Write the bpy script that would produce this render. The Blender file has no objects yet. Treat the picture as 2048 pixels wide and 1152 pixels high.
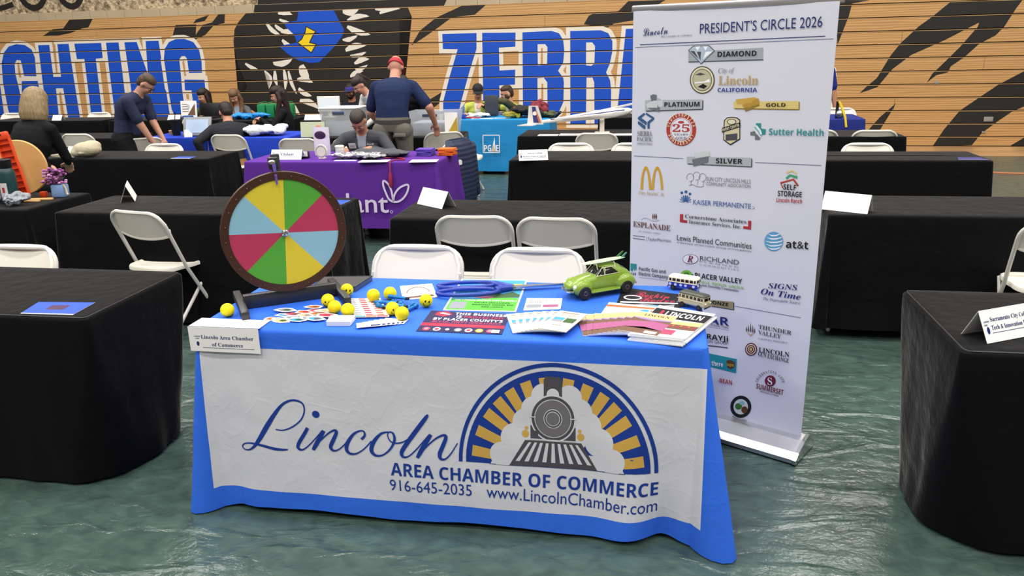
import bpy, bmesh, math, random
from math import sin, cos, pi, radians as R
from mathutils import Vector as V, Matrix as M, noise
import numpy as np
random.seed(7)
SC=bpy.context.scene; COL=SC.collection
# ---------------- camera, world, lights, exposure ----------------
cam=bpy.data.cameras.new('camera'); cam.sensor_width=36; cam.lens=36*1596.48/2048; cam.clip_end=200
co=bpy.data.objects.new('camera',cam); COL.objects.link(co); SC.camera=co
YAW,PIT,ROL=0.1826,0.29607,-0.0242
fw=V((-sin(YAW)*cos(PIT),cos(YAW)*cos(PIT),-sin(PIT))); rt=V((cos(YAW),sin(YAW),0)); up=rt.cross(fw)
r2=cos(ROL)*rt+sin(ROL)*up; u2=-sin(ROL)*rt+cos(ROL)*up
co.matrix_world=M(((r2.x,u2.x,-fw.x,0.72889),(r2.y,u2.y,-fw.y,-2.49324),(r2.z,u2.z,-fw.z,1.69776),(0,0,0,1)))
SC.view_settings.view_transform='Standard'; SC.view_settings.look='None'; SC.view_settings.gamma=1
SC.view_settings.use_curve_mapping=False; SC.view_settings.exposure=0.0
wd=bpy.data.worlds.new('gym_ambient'); SC.world=wd; wd.use_nodes=True
wd.node_tree.nodes['Background'].inputs[0].default_value=(1.0,.98,.95,1); wd.node_tree.nodes['Background'].inputs[1].default_value=.22
def area(name,loc,sx,sy,p,rot=(0,0,0)):
    l=bpy.data.lights.new(name,'AREA'); l.shape='RECTANGLE'; l.size=sx; l.size_y=sy; l.energy=p; l.color=(1,.97,.93)
    o=bpy.data.objects.new(name,l); COL.objects.link(o); o.location=loc; o.rotation_euler=rot
for ix in range(5):
    for iy in range(5):
        area('high_bay_lamp',(-11+ix*5.0,-7+iy*4.0,8.2),1.5,.7,205)
# ---------------- helpers ----------------
def lin(h):
    c=[int(h[i:i+2],16)/255 for i in (0,2,4)]
    return tuple(x/12.92 if x<=.04045 else ((x+.055)/1.055)**2.4 for x in c)+(1,)
MATS={}
def mat(name,hexc,rough=.6,metal=0,spec=.4,bump=0,bscale=40,var=0,vscale=8,trans=0,alpha=1,emit=0,coat=0):
    if name in MATS: return MATS[name]
    m=bpy.data.materials.new(name); m.use_nodes=True; nt=m.node_tree; b=nt.nodes['Principled BSDF']
    c=lin(hexc) if isinstance(hexc,str) else hexc
    b.inputs['Base Color'].default_value=c; b.inputs['Roughness'].default_value=rough; b.inputs['Metallic'].default_value=metal
    b.inputs['Specular IOR Level'].default_value=spec; b.inputs['Transmission Weight'].default_value=trans; b.inputs['Alpha'].default_value=alpha
    b.inputs['Coat Weight'].default_value=coat
    if emit: b.inputs['Emission Color'].default_value=c; b.inputs['Emission Strength'].default_value=emit
    if bump or var:
        tc=nt.nodes.new('ShaderNodeTexCoord')
    if bump:
        n=nt.nodes.new('ShaderNodeTexNoise'); n.inputs['Scale'].default_value=bscale; n.inputs['Detail'].default_value=4
        bp=nt.nodes.new('ShaderNodeBump'); bp.inputs['Strength'].default_value=bump; bp.inputs['Distance'].default_value=.02
        nt.links.new(tc.outputs['Object'],n.inputs['Vector']); nt.links.new(n.outputs[0],bp.inputs['Height']); nt.links.new(bp.outputs[0],b.inputs['Normal'])
    if var:
        n=nt.nodes.new('ShaderNodeTexNoise'); n.inputs['Scale'].default_value=vscale; n.inputs['Detail'].default_value=5
        mx=nt.nodes.new('ShaderNodeMix'); mx.data_type='RGBA'
        mx.inputs[6].default_value=tuple(x*(1-var) for x in c[:3])+(1,); mx.inputs[7].default_value=tuple(min(1,x*(1+var)) for x in c[:3])+(1,)
        nt.links.new(tc.outputs['Object'],n.inputs['Vector']); nt.links.new(n.outputs[0],mx.inputs[0]); nt.links.new(mx.outputs[2],b.inputs['Base Color'])
    MATS[name]=m; return m
def tag(o,label=None,cat=None,group=None,kind=None):
    for k,v in (('label',label),('category',cat),('group',group),('kind',kind)):
        if v: o[k]=v
    return o
def empty(name,loc=(0,0,0),rz=0,label=None,cat=None,group=None,kind=None,rot=None):
    o=bpy.data.objects.new(name,None); COL.objects.link(o); o.location=loc; o.rotation_euler=rot or (0,0,rz); o.empty_display_size=.05
    return tag(o,label,cat,group,kind)
def link(name,me,parent=None,loc=None,rz=0,rot=None,**k):
    o=bpy.data.objects.new(name,me); COL.objects.link(o)
    if parent: o.parent=parent
    if loc is not None: o.location=loc
    if rot or rz: o.rotation_euler=rot or (0,0,rz)
    return tag(o,**k)
def copy_tree(o,parent=None):
    c=o.copy(); COL.objects.link(c)
    if parent: c.parent=parent
    for ch in list(o.children): copy_tree(ch,c)
    return c
class MB:
    def __init__(s): s.v=[];s.f=[];s.m=[];s.cur=0;s.X=None
    def add(s,vs,fs,X=None):
        n=len(s.v); X=X or s.X
        s.v+=[tuple(X@V(p)) for p in vs] if X else [tuple(p) for p in vs]
        s.f+=[tuple(n+i for i in f) for f in fs]; s.m+=[s.cur]*len(fs); return s
    def mi(s,i): s.cur=i; return s
    def box(s,c,d,X=None,ch=0):
        x,y,z=d[0]/2,d[1]/2,d[2]/2
        if ch<=0:
            vs=[(c[0]+a*x,c[1]+b*y,c[2]+e*z) for a in(-1,1) for b in(-1,1) for e in(-1,1)]
            return s.add(vs,[(0,1,3,2),(4,6,7,5),(0,4,5,1),(2,3,7,6),(0,2,6,4),(1,5,7,3)],X)
        bm=bmesh.new(); bmesh.ops.create_cube(bm,size=1); bmesh.ops.scale(bm,vec=d,verts=bm.verts)
        bmesh.ops.bevel(bm,geom=bm.edges[:],offset=ch,segments=2,profile=.5,affect='EDGES'); bmesh.ops.translate(bm,vec=c,verts=bm.verts)
        return s.bm(bm,X)
    def bm(s,bm,X=None):
        bm.verts.index_update(); s.add([v.co[:] for v in bm.verts],[[v.index for v in f.verts] for f in bm.faces],X); bm.free(); return s
    def cyl(s,p,q,r0,r1=None,n=12,caps=True,X=None):
        r1=r0 if r1 is None else r1; p,q=V(p),V(q); d=(q-p).normalized(); a=d.orthogonal().normalized(); b=d.cross(a)
        vs=[p+(a*cos(2*pi*i/n)+b*sin(2*pi*i/n))*r0 for i in range(n)]+[q+(a*cos(2*pi*i/n)+b*sin(2*pi*i/n))*r1 for i in range(n)]
        fs=[(i,(i+1)%n,n+(i+1)%n,n+i) for i in range(n)]
        if caps: fs+=[tuple(range(n))[::-1],tuple(range(n,2*n))]
        return s.add(vs,fs,X)
    def capsule(s,p,q,r0,r1,n=12,X=None):
        p,q=V(p),V(q); d=(q-p); L=d.length; d=d/L if L>1e-6 else V((0,0,1)); a=d.orthogonal().normalized(); b=d.cross(a)
        rings=[(p-d*r0*cos(t),r0*sin(t)) for t in (.4,.9,pi/2)]+[(q+d*r1*sin(t),r1*cos(t)) for t in (0,.65,1.15)]
        vs=[];fs=[]
        for c,r in rings: vs+=[c+(a*cos(2*pi*i/n)+b*sin(2*pi*i/n))*r for i in range(n)]
        for k in range(len(rings)-1): fs+=[(k*n+i,k*n+(i+1)%n,(k+1)*n+(i+1)%n,(k+1)*n+i) for i in range(n)]
        fs+=[tuple(range(n))[::-1],tuple(range(len(vs)-n,len(vs)))]
        return s.add(vs,fs,X)
    def ell(s,c,r,X=None,nu=16,nv=10):
        vs=[(c[0],c[1],c[2]+r[2])];fs=[]
        for j in range(1,nv):
            t=pi*j/nv
            vs+=[(c[0]+r[0]*sin(t)*cos(2*pi*i/nu),c[1]+r[1]*sin(t)*sin(2*pi*i/nu),c[2]+r[2]*cos(t)) for i in range(nu)]
        vs.append((c[0],c[1],c[2]-r[2]))
        fs+=[(0,1+i,1+(i+1)%nu) for i in range(nu)]
        for j in range(nv-2): fs+=[(1+j*nu+i,1+(j+1)*nu+i,1+(j+1)*nu+(i+1)%nu,1+j*nu+(i+1)%nu) for i in range(nu)]
        e=len(vs)-1; fs+=[(e,e-nu+(i+1)%nu,e-nu+i) for i in range(nu)]
        return s.add(vs,fs,X)
    def loft(s,rings,closed=True,caps=True,X=None):
        n=len(rings[0]); vs=[p for r in rings for p in r]; fs=[]
        for k in range(len(rings)-1):
            fs+=[(k*n+i,k*n+(i+1)%n,(k+1)*n+(i+1)%n,(k+1)*n+i) for i in range(n if closed else n-1)]
        if caps: fs+=[tuple(range(n))[::-1],tuple(range(len(vs)-n,len(vs)))]
        return s.add(vs,fs,X)
    def tube(s,pts,r,n=8,closed=False,X=None,caps=True):
        pts=[V(p) for p in pts]; N=len(pts); rr=r if isinstance(r,(list,tuple)) else [r]*N; rings=[]; a=None
        for i,p in enumerate(pts):
            d=(pts[(i+1)%N]-pts[i-1]) if closed or 0<i<N-1 else (pts[1]-p if i==0 else p-pts[i-1])
            d.normalize(); a=d.orthogonal().normalized() if a is None else (a-d*a.dot(d)).normalized(); b=d.cross(a)
            rings.append([p+(a*cos(2*pi*k/n)+b*sin(2*pi*k/n))*rr[i] for k in range(n)])
        if closed: rings.append(rings[0])
        return s.loft(rings,caps=caps and not closed,X=X)
    def lathe(s,prof,n=24,X=None,caps=True):
        vs=[];fs=[]
        for r,z in prof: vs+=[(r*cos(2*pi*i/n),r*sin(2*pi*i/n),z) for i in range(n)]
        for k in range(len(prof)-1): fs+=[(k*n+i,k*n+(i+1)%n,(k+1)*n+(i+1)%n,(k+1)*n+i) for i in range(n)]
        if caps: fs+=[tuple(range(n))[::-1],tuple(range(len(vs)-n,len(vs)))]
        return s.add(vs,fs,X)
    def prism(s,poly,z0,z1,X=None):
        n=len(poly); vs=[(x,y,z0) for x,y in poly]+[(x,y,z1) for x,y in poly]
        return s.add(vs,[tuple(range(n))[::-1],tuple(range(n,2*n))]+[(i,(i+1)%n,n+(i+1)%n,n+i) for i in range(n)],X)
    def mesh(s,mats,smooth=True,name='mesh'):
        me=bpy.data.meshes.new(name); me.from_pydata(s.v,[],s.f); me.update()
        for m in (mats if isinstance(mats,(list,tuple)) else [mats]): me.materials.append(m)
        me.polygons.foreach_set('material_index',s.m)
        bm=bmesh.new(); bm.from_mesh(me); bmesh.ops.recalc_face_normals(bm,faces=bm.faces); bm.to_mesh(me); bm.free()
        if smooth:
            me.polygons.foreach_set('use_smooth',[True]*len(me.polygons)); me.set_sharp_from_angle(angle=R(38))
        return me
    def build(s,name,mats,parent=None,loc=None,rz=0,rot=None,smooth=True,**k):
        return link(name,s.mesh(mats,smooth,name),parent,loc,rz,rot,**k)
def poly2(pts,ccw=True):
    return pts
def tri(pts):                                    # triangulated flat polygon -> verts, faces
    bm=bmesh.new(); f=bm.faces.new([bm.verts.new((x,y,0)) for x,y in pts]); bmesh.ops.triangulate(bm,faces=[f],ngon_method='EAR_CLIP'); bm.verts.index_update()
    r=([(v.co.x,v.co.y) for v in bm.verts],[tuple(v.index for v in q.verts) for q in bm.faces]); bm.free(); return r
OFF={'se':(0x1D400,0x1D41A,0x1D7CE),'it':(0x1D434,0x1D44E,None),'bi':(0x1D468,0x1D482,0x1D7CE),'sc':(0x1D4D0,0x1D4EA,None),'sb':(0x1D5D4,0x1D5EE,0x1D7EC)}
def uni(t,st):
    if st not in OFF: return t
    U,L,D=OFF[st]; o=''
    for c in t:
        if 'A'<=c<='Z': o+=chr(U+ord(c)-65)
        elif 'a'<=c<='z': o+='\u210e' if (st=='it' and c=='h') else chr(L+ord(c)-97)
        elif c.isdigit() and D: o+=chr(D+int(c))
        else: o+=c
    return o
CAPH={}
def glyphs(t,st,off=0):
    cu=bpy.data.curves.new('lettering','FONT'); cu.body=uni(t,st); cu.size=1; cu.resolution_u=3; cu.offset=off
    o=bpy.data.objects.new('lettering',cu); me=bpy.data.meshes.new_from_object(o)
    vs=[(v.co.x,v.co.y) for v in me.vertices]; fs=[tuple(p.vertices) for p in me.polygons]
    bpy.data.meshes.remove(me); bpy.data.objects.remove(o); bpy.data.curves.remove(cu)
    return vs,fs
def text2d(t,st,w,cap,x=0,y=0,ang=0):            # lettering fitted to a width and a capital height, baseline at x,y
    if st not in CAPH:
        a,_=glyphs('H',st); CAPH[st]=max(p[1] for p in a)
    vs,fs=glyphs(t,st)
    if not vs: return [],[]
    x0=min(p[0] for p in vs); x1=max(p[0] for p in vs); sx=w/max(1e-6,x1-x0); sy=cap/CAPH[st]
    if len(t)==1: sx=min(sx,sy)
    c,s=cos(ang),sin(ang); out=[]
    for a,b in vs:
        a=(a-x0)*sx; b*=sy; out.append((x+a*c-b*s,y+a*s+b*c))
    return out,fs
def flat(mb,vs,fs,fn,mi=0):                      # 2-D shape mapped to a surface
    mb.mi(mi).add([fn(a,b) for a,b in vs],fs)
def remesh(mb,voxel,smooth=2,fac=.5):
    me=mb.mesh([],False); o=bpy.data.objects.new('shape',me); COL.objects.link(o)
    m=o.modifiers.new('r','REMESH'); m.mode='VOXEL'; m.voxel_size=voxel
    if smooth: s=o.modifiers.new('s','SMOOTH'); s.iterations=smooth; s.factor=fac
    dg=bpy.context.evaluated_depsgraph_get(); r=bpy.data.meshes.new_from_object(o.evaluated_get(dg))
    bpy.data.objects.remove(o); bpy.data.meshes.remove(me)
    r.polygons.foreach_set('use_smooth',[True]*len(r.polygons)); return r
# ---------------- materials ----------------
WHITEP=mat('white_plastic','e2dccf',.45,spec=.35,var=.04,vscale=5)
WHITEM=mat('white_metal','cfcac2',.4,spec=.5)
PAPER=mat('white_paper','e9e7e4',.7,spec=.2)
BLACKC=mat('black_cloth','08080a',.85,spec=.12,bump=.4,bscale=9,var=.25,vscale=60)
BLACKC.node_tree.nodes['Principled BSDF'].inputs['Sheen Weight'].default_value=.28; BLACKC.node_tree.nodes['Principled BSDF'].inputs['Sheen Roughness'].default_value=.25
BLACKP=mat('black_plastic','101012',.4)
BLACKI=mat('black_ink','17171a',.7,spec=.2)
CHROME=mat('chrome','c9c9c9',.18,metal=1)
STEEL=mat('brushed_steel','b4b4b8',.32,metal=1)
NAVYI=mat('navy_ink','1b2a66',.8,spec=.2)
def fabric_stuff(): pass
# ---------------- traced lettering and print outlines (metres on each surface) ----------------
M_LET=[
[(-12.93,1.57),(-12.83,1.77),(-12.68,1.89),(-12.49,1.93),(-12.29,1.91),(-12.15,1.82),(-12.11,1.67),(-12.16,1.31),(-12.45,1.32),(-12.45,1.53),(-12.46,1.62),(-12.55,1.63),(-12.62,1.56),(-12.65,1.36),(-12.63,1.08),(-12.63,0.81),(-12.53,1.22),(-12.15,1.22),(-12.14,0.95),(-12.13,0.44),(-12.96,0.45),(-13.0,0.67),(-12.99,1.2)],
[(-11.98,1.9),(-11.72,1.9),(-11.76,1.29),(-11.58,1.29),(-11.53,1.91),(-11.27,1.91),(-11.29,1.26),(-11.31,0.46),(-11.59,0.46),(-11.58,1.07),(-11.75,1.07),(-11.81,0.45),(-12.08,0.44),(-12.04,1.16)],
[(-11.14,1.91),(-10.53,1.91),(-10.55,1.63),(-10.71,1.62),(-10.78,0.46),(-11.04,0.46),(-10.97,1.62),(-11.14,1.62)],
[(-10.42,1.91),(-10.14,1.91),(-10.16,1.36),(-10.21,0.4),(-10.49,0.4),(-10.45,1.36)],
[(-10.01,1.91),(-9.74,1.91),(-9.6,1.31),(-9.54,1.92),(-9.26,1.92),(-9.25,1.15),(-9.25,0.34),(-9.49,0.34),(-9.72,0.99),(-9.75,0.34),(-10.04,0.34)],
[(-9.2,1.59),(-9.15,1.77),(-9.04,1.89),(-8.89,1.94),(-8.7,1.94),(-8.52,1.88),(-8.42,1.73),(-8.4,1.52),(-8.42,1.32),(-8.7,1.32),(-8.7,1.58),(-8.74,1.63),(-8.81,1.63),(-8.87,1.57),(-8.88,1.31),(-8.9,0.98),(-8.9,0.76),(-8.7,0.76),(-8.7,1.0),(-8.84,1.0),(-8.82,1.2),(-8.39,1.19),(-8.4,0.92),(-8.42,0.7),(-8.52,0.48),(-9.11,0.39),(-9.19,0.65),(-9.2,1.04)],
[(-13.34,1.93),(-13.02,1.93),(-13.07,1.2),(-13.13,0.45),(-13.48,0.45)],
[(-3.62,1.9),(-3.0,1.9),(-3.01,1.64),(-3.15,1.27),(-3.33,0.74),(-3.38,0.57),(-3.05,0.56),(-3.05,0.33),(-3.68,0.33),(-3.66,0.75),(-3.52,1.18),(-3.35,1.64),(-3.62,1.65)],
[(-2.9,1.9),(-2.31,1.89),(-2.32,1.66),(-2.61,1.65),(-2.61,1.27),(-2.33,1.28),(-2.34,1.03),(-2.62,1.02),(-2.63,0.56),(-2.35,0.56),(-2.35,0.33),(-2.93,0.32)],
[(-2.19,1.89),(-1.69,1.9),(-1.56,1.86),(-1.49,1.75),(-1.47,1.58),(-1.49,1.39),(-1.58,1.25),(-1.49,1.13),(-1.48,1.05),(-1.49,0.73),(-1.57,0.56),(-1.73,0.42),(-2.21,0.34)],
[(-1.37,1.89),(-0.86,1.89),(-0.73,1.84),(-0.66,1.71),(-0.66,1.54),(-0.7,1.35),(-0.76,1.21),(-0.69,1.08),(-0.67,0.9),(-0.67,0.65),(-0.65,0.37),(-0.95,0.36),(-0.96,1.05),(-0.99,1.13),(-1.09,1.13),(-1.1,0.36),(-1.37,0.36)],
[(-0.44,1.9),(-0.06,1.9),(0.18,0.37),(-0.1,0.37),(-0.15,0.7),(-0.29,0.7),(-0.32,0.37),(-0.58,0.37)],
[(2.36,1.88),(2.73,1.88),(2.78,1.58),(2.56,1.59),(2.58,1.32),(2.82,1.18),(2.86,0.68),(2.44,0.59),(2.42,0.91),(2.62,0.91),(2.6,1.09),(2.39,1.25)],
]
M_WHITE=[
[(-1.93,1.69),(-1.8,1.69),(-1.76,1.64),(-1.77,1.37),(-1.83,1.35),(-1.93,1.34)],
[(-1.94,1.13),(-1.83,1.14),(-1.77,1.06),(-1.77,0.71),(-1.84,0.66),(-1.94,0.65)],
[(-1.1,1.7),(-1.0,1.7),(-0.95,1.64),(-0.96,1.36),(-1.01,1.32),(-1.1,1.33)],
]
M_WOOD=[
[(-1.87,1.63),(-1.84,1.63),(-1.84,1.37),(-1.88,1.37)],
[(-1.87,1.04),(-1.84,1.04),(-1.84,0.72),(-1.88,0.72)],
[(-11.61,1.91),(-11.58,1.91),(-11.64,1.39),(-11.66,1.39)],
[(-11.7,0.96),(-11.67,0.96),(-11.71,0.49),(-11.75,0.49)],
[(-12.55,1.58),(-12.51,1.58),(-12.53,1.39),(-12.57,1.39)],
[(-8.81,1.53),(-8.77,1.53),(-8.77,1.27),(-8.81,1.27)],
]
M_BLACK=[
[(-11.14,2.37),(-10.62,2.37),(-10.76,2.2),(-10.89,2.19),(-11.18,2.11),(-11.46,2.07),(-11.83,2.07),(-11.57,2.19),(-11.33,2.2)],
[(-8.85,2.19),(-8.41,2.19),(-8.45,2.01),(-8.45,1.92),(-8.54,1.94),(-8.94,2.01)],
[(-8.12,2.35),(-8.22,2.25),(-8.47,2.21),(-8.4,2.28)],
[(-7.92,2.36),(-7.79,2.36),(-7.82,2.2),(-8.05,2.16),(-8.25,2.0),(-8.52,1.91),(-8.42,2.04),(-8.27,2.18),(-8.07,2.22)],
[(-7.35,2.36),(-7.53,2.21),(-7.63,2.08),(-7.68,1.87),(-7.67,1.61),(-7.61,1.37),(-7.53,1.13),(-7.51,1.05),(-7.72,0.78),(-7.34,0.75),(-7.12,0.5),(-6.9,0.28),(-6.42,0.25),(-4.52,0.2),(-4.39,2.17),(-4.29,2.19),(-4.16,2.2),(-4.23,2.37),(-7.32,2.39)],
[(-3.25,2.35),(-2.82,2.35),(-3.02,2.2),(-3.43,2.17),(-3.72,1.99),(-3.94,1.86),(-4.2,1.72),(-4.14,1.81),(-4.02,1.97),(-3.72,2.17)],
[(-3.65,0.93),(-3.69,0.75),(-3.96,0.57),(-4.19,0.52),(-4.08,0.7)],
[(-0.41,2.33),(0.19,2.33),(0.12,2.29),(-0.33,2.03),(-0.64,1.99),(-0.74,1.93),(-1.14,1.99),(-1.06,2.12),(-0.96,2.17),(-0.57,2.18)],
[(2.87,2.24),(3.28,2.22),(3.03,2.18),(3.0,2.0),(2.94,1.8),(2.89,1.63),(2.87,1.58),(2.81,2.02)],
[(4.42,2.16),(5.39,2.15),(5.32,2.03),(5.2,1.78),(5.1,1.66),(4.89,1.54),(4.71,1.35),(4.54,1.22),(4.51,1.13),(4.35,1.09),(4.23,0.98),(4.29,1.11),(4.45,1.29),(4.63,1.5),(4.84,1.79),(4.85,1.85),(4.72,1.78),(4.41,1.61),(4.24,1.53),(3.96,1.4),(3.71,1.19),(3.52,0.92),(3.27,0.83),(3.35,0.92),(3.5,1.06),(3.66,1.39),(3.79,1.58),(4.02,1.82),(4.2,1.96)],
[(5.56,1.13),(5.87,1.26),(5.95,0.76),(5.64,0.61),(5.48,0.53),(5.31,0.39),(5.11,0.21),(4.99,0.02),(4.43,0.0),(4.56,0.26),(4.75,0.55),(5.0,0.75),(5.24,0.94)],
[(3.82,0.68),(3.79,0.59),(3.63,0.26),(3.46,0.26),(3.61,0.46),(3.79,0.64)],
[(5.71,0.14),(5.92,0.26),(5.96,0.01),(5.53,0.01)],
]
M_BLUE=[
[(-6.31,2.36),(-5.62,2.35),(-5.52,2.15),(-5.45,2.02),(-5.49,1.92),(-5.65,1.75),(-5.83,1.6),(-5.99,1.47),(-6.17,1.46),(-6.4,1.51),(-6.62,1.64),(-6.76,1.77),(-6.4,1.82),(-6.43,1.95),(-6.57,2.08),(-6.62,2.17),(-6.35,2.2)],
]
M_YEL=[
[(-6.18,2.08),(-6.02,2.0),(-6.09,1.92),(-6.16,1.81),(-6.03,1.78),(-6.13,1.65),(-6.37,1.82),(-6.29,1.87),(-6.2,2.0)],
]
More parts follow.
